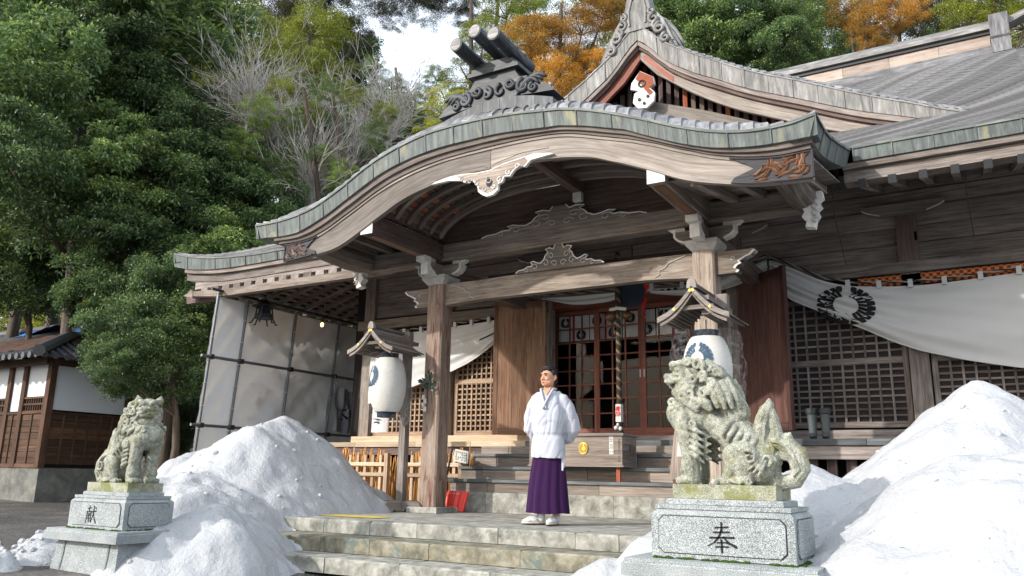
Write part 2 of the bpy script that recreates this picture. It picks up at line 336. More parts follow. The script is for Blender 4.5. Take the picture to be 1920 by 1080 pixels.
def obj(name, mb, mat, parent=None, org=None, smooth=False, kind=None, label=None):
    V = mb.v
    if org is None:
        xs = [p[0] for p in V]; ys = [p[1] for p in V]; zs = [p[2] for p in V]
        org = ((min(xs)+max(xs))/2, (min(ys)+max(ys))/2, min(zs))
    o = bpy.data.objects.new(name, data_of(mb, name, mat, org, smooth or mb.sm)); COL.objects.link(o)
    WP[o.name] = Vector(org)
    if parent is not None: o.parent = parent
    o.location = Vector(org)-wpos(parent)
    if kind: o['kind'] = kind
    if label: o['label'] = label
    return o
def again(src, parent, pos, rz=0, name=None):
    """another object sharing src's mesh with its origin at world/local position pos"""
    o = src.copy(); o.name = name or src.name.split('.')[0]; COL.objects.link(o); o.parent = parent; o.location = Vector(pos)-wpos(parent); o.rotation_euler = (0, 0, rz); WP[o.name] = Vector(pos); return o
def thing(name, label, cat, loc=(0, 0, 0), rz=0, group=None, local=False):
    o = bpy.data.objects.new(name, None); COL.objects.link(o); o.empty_display_size = .2; o.location = loc; o.rotation_euler = (0, 0, rz)
    WP[o.name] = Vector((0, 0, 0)) if local else Vector(loc); o['label'] = label; o['category'] = cat
    if group: o['group'] = group
    return o
def tag(o, label=None, cat=None, group=None, kind=None):
    if label: o['label'] = label
    if cat: o['category'] = cat
    if group: o['group'] = group
    if kind: o['kind'] = kind
    return o
def interp(T, x):
    if x <= T[0][0]: return T[0][1]
    for (a, p), (b, q) in zip(T, T[1:]):
        if x <= b: return p+(q-p)*(x-a)/(b-a)
    return T[-1][1]
def smoothT(T, n=60):
    """Catmull-Rom resample of table (x -> z)"""
    xs = [t[0] for t in T]; out = []
    for k in range(n+1):
        x = xs[0]+(xs[-1]-xs[0])*k/n; i = 0
        while i < len(xs)-2 and xs[i+1] < x: i += 1
        p = [T[max(i-1, 0)][1], T[i][1], T[i+1][1], T[min(i+2, len(T)-1)][1]]; t = (x-xs[i])/(xs[i+1]-xs[i])
        z = .5*((2*p[1])+(-p[0]+p[2])*t+(2*p[0]-5*p[1]+4*p[2]-p[3])*t*t+(-p[0]+3*p[1]-3*p[2]+p[3])*t**3); out.append((x, z))
    return out
def remesh(mb, voxel, smooth_it=2, fac=.5):
    me = bpy.data.meshes.new('tmp'); me.from_pydata(mb.v, [], mb.f); me.update(); o = bpy.data.objects.new('tmp', me); COL.objects.link(o)
    m = o.modifiers.new('r', 'REMESH'); m.mode = 'VOXEL'; m.voxel_size = voxel; m.use_smooth_shade = True
    if smooth_it: s = o.modifiers.new('s', 'SMOOTH'); s.iterations = smooth_it; s.factor = fac
    dg = bpy.context.evaluated_depsgraph_get(); r = bpy.data.meshes.new_from_object(o.evaluated_get(dg)); bpy.data.objects.remove(o); bpy.data.meshes.remove(me); return r
def put(name, me, mat, parent, loc=(0, 0, 0), smooth=True):
    me.materials.clear(); me.materials.append(mat); me.name = name
    if smooth: me.shade_smooth()
    o = bpy.data.objects.new(name, me); COL.objects.link(o); o.parent = parent; o.location = loc; WP[o.name] = Vector(loc); return o
XC = -4.92
# ================================================================ crest and lettering helpers
def crest_polys(R=1.0, n=9):
    P = []
    for sd in (-1, 1):
        for k in range(n):
            a0 = -62+k*15.5; a1 = a0+15.0
            for r0, r1, sk in ((.765, 1.05, 5), (.46, .755, -4)):
                q = []
                for r, a in ((r0, a0), (r0, a1), ((r0+r1)/2, a1+sk*.8), (r1, a1+sk-2), (r1*1.015, (a0+a1)/2+sk), (r1, a0+sk+2)):
                    t = math.radians(a); q.append((sd*r*math.cos(t)*R, r*math.sin(t)*R))
                P.append(q if sd > 0 else q[::-1])
    P.append([(0, -.38*R), (-.17*R, -.62*R), (-.1*R, -.9*R), (.1*R, -.9*R), (.17*R, -.62*R)])
    for sd in (-1, 1):
        q = [(sd*.2*R, -.66*R), (sd*.42*R, -.72*R), (sd*.46*R, -.9*R), (sd*.15*R, -.96*R)]; P.append(q if sd < 0 else q[::-1])
    return P
def crest(name, fn, R, mat, parent, t=.002, n=9):
    m = MB()
    for p in crest_polys(R, n): m.prism(p, fn, t)
    return obj(name, m, mat, parent)
def text_obj(name, body, size, fn, mat, parent, extr=.002, vertical=False, bold=0):
    """flat characters turned into a mesh; fn(a,b,d) maps glyph plane to space"""
    cu = bpy.data.curves.new('t', 'FONT'); cu.body = '\n'.join(body) if vertical else body; cu.size = size; cu.align_x = 'CENTER'; cu.space_line = .9; cu.resolution_u = 3
    cu.offset = bold
    to = bpy.data.objects.new('t', cu); COL.objects.link(to); dg = bpy.context.evaluated_depsgraph_get()
    me = bpy.data.meshes.new_from_object(to.evaluated_get(dg)); m = MB()
    vs = [fn(v.co.x, v.co.y, extr) for v in me.vertices]
    if vs: m.add(vs, [tuple(p.vertices) for p in me.polygons])
    bpy.data.objects.remove(to); bpy.data.meshes.remove(me)
    return obj(name, m, mat, parent) if vs else None
STROKES = {'奉': [((-.22, .80), (.24, .82), .045), ((-.27, .64), (.28, .66), .045), ((-.42, .46), (.44, .48), .055), ((.02, .97), (.0, .70), .06), ((.0, .70), (-.10, .48), .055), ((-.10, .48), (-.26, .30), .05), ((-.26, .30), (-.48, .18), .03), ((.06, .50), (.22, .32), .05), ((.22, .32), (.50, .17), .075), ((-.16, .30), (.17, .31), .04), ((-.22, .16), (.23, .17), .045), ((.0, .40), (.0, -.02), .06)],
 '献': [((-.36, .80), (-.02, .83), .045), ((-.19, .97), (-.19, .64), .05), ((-.42, .62), (.02, .64), .045), ((-.38, .62), (-.38, .30), .045), ((-.38, .30), (-.46, .02), .04), ((-.02, .64), (-.02, .08), .05), ((-.27, .54), (-.24, .46), .04), ((-.12, .55), (-.15, .46), .04), ((-.30, .40), (-.08, .41), .04), ((-.31, .25), (-.08, .26), .04), ((-.19, .42), (-.19, .04), .045), ((.04, .62), (.46, .66), .05), ((.24, .95), (.22, .60), .055), ((.22, .60), (.14, .30), .05), ((.14, .30), (.02, .04), .035), ((.24, .52), (.34, .26), .05), ((.34, .26), (.50, .02), .07), ((.36, .88), (.44, .80), .05)]}
def brush_char(name, ch, size, fn, mat, parent):
    m = MB()
    for (a, b, w_) in STROKES[ch]:
        A, B2 = Vector(a), Vector(b); d = (B2-A).normalized(); n_ = Vector((-d.y, d.x)); P = [A-n_*w_*.8-d*w_*.3, A+n_*w_*.5, (A+B2)/2+n_*w_*.55, B2+n_*w_*.75, B2+d*w_*.7-n_*w_*.1, B2-n_*w_*.6, (A+B2)/2-n_*w_*.5]
        m.prism([(p.x*size, p.y*size) for p in P], fn, .003)
    return obj(name, m, mat, parent)
planeY = lambda cx, y, cz: (lambda a, b, d: Vector((cx+a, y-d, cz+b)))        # faces -Y
# ================================================================ ground, terrace, snow
def ground_z(x, y):
    z = -.5+.3*min(1, max(0, (-x-5)/12))+.25*min(1, max(0, (y-14)/20))
    r = math.hypot(x, y)
    if y > 30: z += (y-30)*.5 if y < 90 else 30
    return z+.03*noise.noise(Vector((x*.5, y*.5, 0)))
g = MB(); xs = sorted(set([-400, -250, -160, -110]+list(range(-90, 91, 4))+[110, 160, 250, 400]+[x*.5 for x in range(-60, 12)])); ys = sorted(set([-200, -100, -50, -20]+[y*.5 for y in range(-10, 40)]+list(range(20, 100, 4))+[120, 180, 300, 500]))
W = len(xs); g.add([(x, y, ground_z(x, y)) for y in ys for x in xs], [(j*W+i, j*W+i+1, (j+1)*W+i+1, (j+1)*W+i) for j in range(len(ys)-1) for i in range(W-1)]); g.sm = True
ground = obj('ground', g, GROUND, kind='structure', org=(0, 0, 0))
def chamfer_block(m, x0, x1, y0, y1, z0, z1, c=.008, n=1):
    """block with a bevelled, slightly chipped top front edge"""
    n = max(n, 1); fr_ = []
    for i in range(n+1):
        x = x0+(x1-x0)*i/n; q = c*(1 if n == 1 else random.choice([.5, .7, 1, 1, 1.3, 2.2])); dy = 0 if n == 1 else random.uniform(-.003, .003)
        fr_.append([(x, y0+dy, z0), (x, y0+dy, z1-q), (min(max(x, x0+c), x1-c), y0+q, z1), (min(max(x, x0+c), x1-c), y1-c, z1), (x, y1, z1-c), (x, y1, z0)])
    vs = [p for r_ in fr_ for p in r_]; fs = [(6*i+k, 6*i+6+k, 6*i+6+k+1, 6*i+k+1) for i in range(n) for k in range(5)]+[(5, 4, 3, 2, 1, 0), tuple(6*n+k for k in range(6))]
    m.add(vs, fs, (1, 0, 0)); return m
core = MB(); core.box(-7.75, -2.0, 7.1, 9.94, -.6, -.012); terr = obj('stone_terrace', core, STONE, kind='structure')
def blocks(name, parent, X, y0, y1, z0, z1, mat, c=.008, gap=.0035, jit=.004):
    for a, b in zip(X, X[1:]):
        j = random.uniform(-jit, jit); obj(name, chamfer_block(MB(), a+gap, b-gap, y0+j, y1, z0, z1+random.uniform(-1, 1)*jit*.3, c, 12), mat, parent)
blocks('stone_block', terr, [-8.1, -7.34, -6.66, -5.99, -5.35, -4.35, -3.5, -3.06, -2.4, -1.8], 7.05, 7.42, -.145, 0, STONE, .012)
blocks('stone_block', terr, [-7.1, -6.29, -5.62, -4.87, -3.84, -2.9, -2.2], 6.62, 7.09, -.30, -.15, STONEY, .014)
blocks('stone_block', terr, [-7.1, -5.82, -4.89, -3.9, -2.9, -2.0], 6.2, 6.66, -.45, -.305, STONE, .014)
for k, (ya, yb) in enumerate(((7.42, 8.3), (8.3, 9.1), (9.1, 9.95))):
    X = [-7.9+.95*i+(.4 if k % 2 else 0) for i in range(7)]; blocks('paving_slab', terr, X, ya+.003, yb-.003, -.05, -.002, PAVE, .004)
yp = MB(); yp.grid(lambda a, b: Vector((-8.2+1.9*a, 7.55+.35*b-.05*a, .0045)), 6, 2); tag(obj('yellow_tactile_strip', yp, plain('faded_yellow_paint', (.55, .42, .07), .7, nz=.5, ns=25), terr))
# snow
BARKD = plain('dark_twig_debris', (.06, .045, .03), .9)
def fbm(x, y, z=0, o=4):
    s = 0; a = 1; p = Vector((x, y, z))
    for i in range(o): s += a*noise.noise(p); p = p*2.1; a *= .5
    return s
def snow_pile(name, label, fn, x0, x1, y0, y1, n, rough=.05, parent=None):
    m = MB(); nx = int((x1-x0)/n); ny = int((y1-y0)/n); Z = {}
    for j in range(ny+1):
        for i in range(nx+1):
            x = x0+(x1-x0)*i/nx; y = y0+(y1-y0)*j/ny; h = fn(x+.12*fbm(x*1.2, y*1.2, 5, 2), y+.12*fbm(x*1.2, y*1.2, 9, 2))
            h += 1.3*rough*fbm(x*1.7, y*1.7, 1, 4)-.7*rough*abs(fbm(x*2.6, y*2.6, 3, 2))+.30*rough*fbm(x*6, y*6, 8, 4)-.35*rough*abs(fbm(x*9, y*9, 2, 2)); Z[i, j] = (x, y, h)
    idx = {}; vs = []
    def floor(x, y): return ground_z(x, y)
    keep = [(i, j) for j in range(ny) for i in range(nx) if max(Z[i+a, j+b][2]-base(Z[i+a, j+b][0], Z[i+a, j+b][1]) for a in (0, 1) for b in (0, 1)) > -.03]
    fs = []
    for i, j in keep:
        q = []
        for a, b in ((0, 0), (1, 0), (1, 1), (0, 1)):
            k = (i+a, j+b)
            if k not in idx: idx[k] = len(vs); x, y, z = Z[k]; vs.append((x, y, max(z, base(x, y)-.06)))
            q.append(idx[k])
        fs.append(tuple(q))
    m.add(vs, fs, (1, 0, 0)); m.sm = True; o = obj(name, m, SNOW); tag(o, label, 'snow pile')
    deb, clo = MB(), MB(); rg = random.Random(len(fs))
    for k in range(520):
        f = rg.choice(fs); p = sum((Vector(vs[i]) for i in f), Vector())/4+Vector((rg.uniform(-.02, .02), rg.uniform(-.02, .02), .006)); a = rg.uniform(0, 6.28); L = rg.uniform(.006, .028); d = Vector((math.cos(a), math.sin(a), rg.uniform(-.3, .3))); sd = Vector((-d.y, d.x, .3))*rg.uniform(.0015, .004)
        deb.add([p-d*L, p+sd, p+d*L, p-sd], [(0, 1, 2, 3)], (1, 0, 0))
    for k in range(110):
        f = rg.choice(fs); p = sum((Vector(vs[i]) for i in f), Vector())/4; r = rg.uniform(.012, .05)*rg.choice([.6, .8, 1]); rt = Matrix.Rotation(rg.uniform(0, 3), 3, 'Z') @ Matrix.Rotation(rg.uniform(0, 3), 3, 'X'); clo.ell(p, (r, r*rg.uniform(.6, 1), r*rg.uniform(.5, .9)), rt, n=6, m=4)
    tag(obj('twig_debris', deb, BARKD, o), kind='stuff'); tag(obj('snow_clods', clo, SNOW, o), kind='stuff'); return o
def base(x, y):
    if -7.9 < x < -1.9 and y > 7.07: return 0
    if -7.1 < x < -1.9 and y > 6.62: return -.15
    if -7.1 < x < -1.9 and y > 6.2: return -.3
    return ground_z(x, y)
def cone(x, y, cx, cy, h, sx, sy, p=1.25, rot=0):
    dx, dy = x-cx, y-cy; c, s_ = math.cos(rot), math.sin(rot); u = (dx*c+dy*s_)/sx; v = (-dx*s_+dy*c)/sy
    return h-(math.sqrt(u*u+v*v+.03)**p-.11)
def snowL(x, y):
    a = cone(x, y, -8.45, 8.0, 1.30, 1.35 if x < -8.45 else .96, 1.5, 1.12); b = cone(x, y, -9.9, 8.0, .84, 1.5, 1.4, 1.3); c = cone(x, y, -7.0, 5.75, .12, 1.15, 1.5, 1.6); d = cone(x, y, -8.3, 6.6, .48, 1.5, 1.7, 1.5); e = cone(x, y, -6.45, 5.5, -.06, .75, .95, 1.9)
    return max(a, b, c, d, e, -1.5)
snow_pile('snow_pile', 'big dirty snow heap with rounded peak, between the left pedestal and the tarpaulin screen', snowL, -13.2, -4.6, 4.2, 10.7, .042, .07)
def snowR(x, y):
    a = cone(x, y, -.12, 7.3, 1.30, 1.15, 1.5, 1.1); b = cone(x, y, .95, 7.7, 1.05, 1.4, 1.6, 1.3); c = cone(x, y, -1.3, 6.5, .58, 1.4, 1.3, 1.5); d = cone(x, y, .1, 5.7, .68, 1.7, 1.6, 1.5)
    e = cone(x, y, -2.1, 5.75, .17, 1.0, 1.1, 1.25); f = cone(x, y, -2.55, 5.5, .0, .9, .9, 1.3)
    return max(a, b, c, d, e, f, -1.5)
snow_pile('snow_pile', 'tallest white snow heap, on the right below the crested curtain', snowR, -4.4, 3.6, 3.5, 10.4, .042, .065)
def snowB(x, y): return max(cone(x, y, -8.35, 4.95, -.06, .8, .6, 1.2), cone(x, y, -8.75, 4.6, -.16, .9, .5, 1.2), cone(x, y, -8.3, 4.35, -.2, .9, .6, 1.2), -1.5)
snow_pile('snow_pile', 'low ragged dirty snow bank left of the smaller pedestal beside the dark gravel', snowB, -11.5, -6.4, 2.8, 6.0, .03, .10)
# ================================================================ main shrine hall
YW = 12.1
hall = thing('shrine_hall', 'weathered wooden shrine hall with undulating copper-edged porch roof', 'shrine', (XC, YW, 0))
def hb(name, x0, x1, y0, y1, z0, z1, mat, parent=hall, g=None): return obj(name, MB().box(x0, x1, y0, y1, z0, z1, g), mat, parent)
# wooden steps
SX0, SX1 = -7.0, -2.72
blocks('stone_riser_block', hall, [SX0, -6.36, -5.4, -4.39, -3.5, SX1], 9.95, 10.3, 0, .275, STONE, .006)
for (y, z0, z1, X, tz) in ((9.95, .278, .41, [-7.0, -6.35, -4.6, SX1], .455), (10.23, .458, .595, [-7.0, -6.62, -4.9, -4.0, SX1], .64), (10.51, .643, .785, [-7.0, -6.55, -4.4, -3.6, SX1], .83), (10.70, .833, .948, [-6.95, -6.45, -4.8, -3.7, SX1], None)):
    for a, b in zip(X, X[1:]): hb('step_riser_board', a+.004, b-.004, y+.02+random.uniform(-.004, .004), y+.3, z0, z1, W_STEP)
    if tz:
        XX = [X[0]-.02, X[1]+.02]+([X[2]] if len(X) > 4 else [])+[X[-1]+.02]
        for a, b in zip(XX, XX[1:]): hb('step_tread', a+.003, b-.003, y-.015, y+.31, z1+.003, tz, W_TREAD)
# veranda boards along X
for x0, x1 in ((-10.9, -9.6), (-9.6, -8.3), (-8.3, -7.2), (-7.2, -6.2), (-6.2, -4.9), (-4.9, -3.8), (-3.8, -2.6), (-2.6, -1.4), (-1.4, -.1), (-.1, 1.2)):
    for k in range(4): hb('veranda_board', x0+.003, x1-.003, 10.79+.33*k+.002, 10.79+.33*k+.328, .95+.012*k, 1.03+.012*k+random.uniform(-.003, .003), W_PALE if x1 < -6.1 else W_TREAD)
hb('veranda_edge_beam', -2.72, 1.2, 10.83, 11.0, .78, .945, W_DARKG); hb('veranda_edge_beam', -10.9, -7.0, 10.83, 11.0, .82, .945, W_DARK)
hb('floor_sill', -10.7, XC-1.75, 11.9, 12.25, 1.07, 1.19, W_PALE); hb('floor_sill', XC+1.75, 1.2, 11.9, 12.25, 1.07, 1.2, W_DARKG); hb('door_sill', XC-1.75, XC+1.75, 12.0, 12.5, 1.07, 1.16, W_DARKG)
for x in [-2.6+.23*i for i in range(17)]: hb('underfloor_slat', x, x+.12, 10.98, 11.03, .15, .78, W_DARK)
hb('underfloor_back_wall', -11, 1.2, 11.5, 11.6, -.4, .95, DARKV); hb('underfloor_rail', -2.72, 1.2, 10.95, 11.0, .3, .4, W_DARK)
# walls posts
PX = [-10.5, -8.62, XC-1.66, XC+1.66, -.82, 1.05]
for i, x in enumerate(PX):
    lit = x < -6; hb('wall_post', x-.12, x+.12, YW-.1, YW+.14, 1.19, 4.3, (W_TAN if lit else W_GREY))  # left posts take the sunlit tan, the others the shaded grey
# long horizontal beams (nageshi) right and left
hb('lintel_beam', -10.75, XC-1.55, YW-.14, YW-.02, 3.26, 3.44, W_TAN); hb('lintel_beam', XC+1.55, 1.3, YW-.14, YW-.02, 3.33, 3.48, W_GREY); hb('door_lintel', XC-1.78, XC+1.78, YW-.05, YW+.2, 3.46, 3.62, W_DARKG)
hb('door_head', XC-1.78, XC+1.78, YW+.02, YW+.3, 3.34, 3.46, W_RED)
# boarded upper wall: curved-grain planks between beams
for x0, x1 in ((-10.4, -8.74), (-8.5, -6.7), (-6.46, -4.95), (-4.93, -3.38), (-3.14, -.94), (-.7, 1.3)):
    z = 3.5
    for h in (.27, .24, .28): hb('upper_wall_board', x0, x1, YW-.02+random.uniform(-.012, .012), YW+.1, z, z+h-.008, W_DARKG); z += h
hb('upper_cross_beam', -10.9, 1.4, YW-.1, YW+.12, 4.30, 4.50, W_DARKG); hb('eave_purlin', -11.2, 1.6, YW-.16, YW+.02, 4.52, 4.66, W_GREY)
def boat_arm(x, z, w=1.05):
    m = MB(); P = [(-w/2, .11), (-w/2, .06), (-w/2+.06, .02), (-w/2+.22, -.04), (w/2-.22, -.04), (w/2-.06, .02), (w/2, .06), (w/2, .11)]; m.prism(P, planeY(x, YW-.1, z), .13, (1, 0, 0)); o = obj('bracket_arm', m, W_DARKG, hall)
    for s in (-1, 1):
        e = MB(); e.prism([(s*(w/2-.23), -.045), (s*(w/2-.06), .012), (s*(w/2), .055), (s*(w/2), .075), (s*(w/2-.07), .03), (s*(w/2-.23), -.028)], planeY(x, YW-.232, z), .004); obj('white_end_edge', e, WHITE_P, o)
    return o
for x in (-.84, -3.2, -6.5, -8.7): boat_arm(x, 4.19)
for x in (-.84,): hb('strut_post', x-.11, x+.11, YW-.13, YW-.02, 3.48, 4.15, W_DARK); hb('strut_wedge', x-.15, x+.15, YW-.1, YW-.02, 3.78, 3.9, CARVO)
# lattice panels
def lattice(x0, x1, z0, zm, z1, nx, nz1, nz2, mat, lit, back):
    p = MB(); y = YW+.0; f = .07
    for a, b, c, d in ((x0, x0+f, z0, z1), (x1-f, x1, z0, z1)): p.box(a, b, y, y+.06, c, d)
    for c in (z0, zm, z1-f): p.box(x0+f, x1-f, y+.002, y+.058, c, c+f)
    o = obj('lattice_panel', p, mat, hall); hb('lattice_backing', x0+f, x1-f, y+.055, y+.065, z0, z1, back)
    bw = .028
    for (za, zb, nz) in ((z0+f, zm, nz1), (zm+f, z1-f, nz2)):
        for i in range(1, nx): x = x0+f+(x1-x0-2*f)*i/nx; obj('vertical_bar', MB().box(x-bw/2, x+bw/2, y+.005, y+.03, za, zb), mat, o)
        for k in range(0, nz+1): z = za+(zb-za)*k/nz; obj('horizontal_bar', MB().box(x0+f, x1-f, y+.018, y+.045, z-bw/2, z+bw/2), mat, o)
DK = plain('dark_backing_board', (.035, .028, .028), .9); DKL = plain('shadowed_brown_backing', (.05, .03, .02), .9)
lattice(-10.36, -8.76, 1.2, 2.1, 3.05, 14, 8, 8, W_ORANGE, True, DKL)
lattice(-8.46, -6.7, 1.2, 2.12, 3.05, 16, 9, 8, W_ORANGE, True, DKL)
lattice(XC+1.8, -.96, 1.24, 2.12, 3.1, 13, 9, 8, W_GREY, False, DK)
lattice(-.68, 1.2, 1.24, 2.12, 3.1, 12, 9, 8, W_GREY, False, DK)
# dark room behind the doors
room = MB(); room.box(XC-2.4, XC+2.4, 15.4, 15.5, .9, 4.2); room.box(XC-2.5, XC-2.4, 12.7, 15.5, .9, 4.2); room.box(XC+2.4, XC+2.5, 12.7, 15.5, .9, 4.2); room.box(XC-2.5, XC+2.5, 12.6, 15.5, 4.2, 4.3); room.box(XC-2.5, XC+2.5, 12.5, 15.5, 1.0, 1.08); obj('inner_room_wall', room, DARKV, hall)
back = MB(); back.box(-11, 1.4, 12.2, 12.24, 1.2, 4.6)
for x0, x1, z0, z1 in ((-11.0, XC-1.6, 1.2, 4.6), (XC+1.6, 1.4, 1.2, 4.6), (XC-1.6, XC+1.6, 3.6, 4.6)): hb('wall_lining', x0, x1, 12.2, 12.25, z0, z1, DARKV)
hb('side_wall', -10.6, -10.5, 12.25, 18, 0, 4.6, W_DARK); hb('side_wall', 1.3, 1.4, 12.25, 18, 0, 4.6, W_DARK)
# glazed doors
YG = 12.38; DW = .83
for k in range(4):
    x0 = XC-2*DW+k*DW; yy = YG+(.05 if k in (0, 3) else 0); f = .06; z0, z1 = 1.165, 3.34
    d = MB().box(x0, x0+f, yy, yy+.04, z0, z1); door = obj('glazed_door', d, W_RED, hall)
    obj('door_stile', MB().box(x0+DW-f, x0+DW, yy, yy+.04, z0, z1), W_RED, door)
    for a, b in ((z0, z0+.14), (z1-.07, z1)): obj('door_rail', MB().box(x0+f, x0+DW-f, yy+.002, yy+.038, a, b), W_RED, door)
    za, zb = z0+.14, z1-.07; nx, nz = 3, 8
    cw = (DW-2*f)/nx; ch = (zb-za)/nz
    for i in range(1, nx): x = x0+f+cw*i; obj('glazing_bar', MB().box(x-.011, x+.011, yy+.004, yy+.03, za, zb), W_RED, door)
    for j in range(1, nz): z = za+ch*j; obj('glazing_bar', MB().box(x0+f, x0+DW-f, yy+.006, yy+.032, z-.011, z+.011), W_RED, door)
    pane0 = None
    for i in range(nx):
        for j in range(nz):
            px, pz = x0+f+cw*i, za+ch*j
            if pane0 is None: pane0 = obj('pane', MB().box(px, px+cw, yy+.018, yy+.022, pz, pz+ch), GLASS, door); p0 = WP[pane0.name]
            else: again(pane0, door, (px+cw/2, yy+.02, pz))
    if k in (1, 2):
        hx = x0+DW-.035 if k == 1 else x0+.035; obj('door_pull', MB().box(hx-.012, hx+.012, yy-.008, yy, 2.12, 2.25), PAPERW, door)
# swung-open board doors flanking the glazed doors
def board_door(p_hinge, p_free, z0, z1, mat, edge):
    p_hinge, p_free = Vector(p_hinge), Vector(p_free); d = (p_free-p_hinge); L = d.length; d.normalize(); nrm = Vector((d.y, -d.x, 0))
    if nrm.y > 0: nrm = -nrm
    ob = None; n = 3; t = .045
    for i in range(n):
        a = p_hinge+d*(L*i/n+.002); b = p_hinge+d*(L*(i+1)/n-.001); m = MB().beam(a+Vector((0, 0, (z0+z1)/2)), b+Vector((0, 0, (z0+z1)/2)), t, z1-z0); m.g = [(0, 0, 1)]*len(m.g)
        if ob is None: ob = obj('board_door', m, mat, hall)
        else: obj('door_board', m, mat, ob)
    e = MB(); q = p_free+d*.03; e.beam(q+Vector((0, 0, z0)), q+Vector((0, 0, z1+.01)), .07, .06, up=nrm); obj('door_edge_batten', e, edge, ob)
    e = MB(); e.beam(p_hinge-d*.03+Vector((0, 0, z0)), p_hinge-d*.03+Vector((0, 0, z1)), .06, .06, up=nrm); obj('door_edge_batten', e, edge, ob)
    for z in (z0+.06, z1-.06): e = MB().beam(p_hinge+Vector((0, 0, z))+nrm*.026, p_free+Vector((0, 0, z))+nrm*.026, .02, .1); obj('door_rail', e, mat, ob)
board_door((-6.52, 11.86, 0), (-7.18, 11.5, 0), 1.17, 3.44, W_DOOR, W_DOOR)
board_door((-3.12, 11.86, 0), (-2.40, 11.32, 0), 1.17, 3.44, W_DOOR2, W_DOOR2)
# porch posts
def porch_post(x, mat):
    y = 9.335; h = .135; c = .022; m = MB(); P = [(-h+c, -h), (h-c, -h), (h, -h+c), (h, h-c), (h-c, h), (-h+c, h), (-h, h-c), (-h, -h+c)]
    vs = [(x+a*1.06, y+b*1.06, .075) for a, b in P]+[(x+a, y+b, 3.2) for a, b in P]; m.add(vs, [tuple(range(7, -1, -1)), tuple(range(8, 16))]+[(i, (i+1) % 8, 8+(i+1) % 8, 8+i) for i in range(8)], (0, 0, 1)); obj('porch_post', m, mat, hall)
    obj('post_base_stone', chamfer_block(MB(), x-.25, x+.25, y-.25, y+.25, 0, .075, .012), STONE, hall)
porch_post(-6.835, W_POST); porch_post(-2.855, W_TAN)
# rainbow beam with curved underside and carved line
def rainbow(x0, x1, z0, z1, y0, t, mat, name='rainbow_beam', arch=.045):
    n = 24; P = [(x0+(x1-x0)*i/n, z0+arch*(min(1, min(i, n-i)/4.)**.7)) for i in range(n+1)]+[(x1+(x0-x1)*i/n, z1+.02*math.sin(math.pi*i/n)) for i in range(n+1)]
    m = MB(); m.prism([(a, b) for a, b in P], lambda a, b, d: Vector((a, y0+d, b)), t, (1, 0, 0)); return obj(name, m, mat, hall)
rb = rainbow(-6.70, -2.99, 2.885, 3.2, 9.27, .13, W_TAN)
for s, x in ((1, -6.62), (-1, -3.07)):
    m = MB(); m.tube([(x+s*a, 9.262, b) for a, b in ((.42, 2.95), (.36, 2.98), (.36, 3.03), (.28, 3.06), (.24, 3.11), (.12, 3.15), (.02, 3.185))], .007, 5, False); obj('incised_line', m, GREY_C, rb)
# nosings beyond the posts (kibana)
KIB = [(0, 0), (.30, .0), (.33, .03), (.27, .06), (.30, .10), (.36, .13), (.33, .16), (.42, .21), (.50, .24), (.56, .30), (.52, .32), (0, .32)]
def nosing(x, y, z, s, sc_=1.0, axis='x', mat=W_TAN):
    f0 = (lambda a, b, d: Vector((x+s*a*sc_, y+d, z+b*sc_))) if axis == 'x' else (lambda a, b, d: Vector((x+d, y-a*sc_, z+b*sc_)))
    m = MB(); m.prism(KIB, f0, .12, (1, 0, 0) if axis == 'x' else (0, 1, 0)); o = obj('carved_nosing', m, mat, hall)
    e = MB(); q = KIB[1:-1]; t = .007
    ring = q+[(a-.03, b+.012) for a, b in q[::-1]]
    e.prism(ring, (lambda a, b, d: f0(a, b, -.004+d)), .128); obj('white_nosing_edge', e, WHITE_P, o)
    c = MB(); cc = [(.24+.035*math.cos(t)*(1-t/9), .2+.035*math.sin(t)*(1-t/9)) for t in [i*.5 for i in range(14)]]
    c.tube([f0(a, b, -.004) for a, b in cc], .008*sc_, 5, False); obj('nosing_scroll', c, GREY_C, o); return o
nosing(-6.97, 9.27, 2.9, -1, .85); nosing(-2.72, 9.27, 2.9, 1, .85)
# upper beam across the porch and wings
hb('upper_beam', -8.3, -1.55, 9.24, 9.44, 3.55, 3.80, W_DARKG); hb('beam_sunlit_strip', -8.3, -1.55, 9.215, 9.24, 3.55, 3.585, W_TAN)  # pale strip paints the sunlit lower edge of the shadowed beam
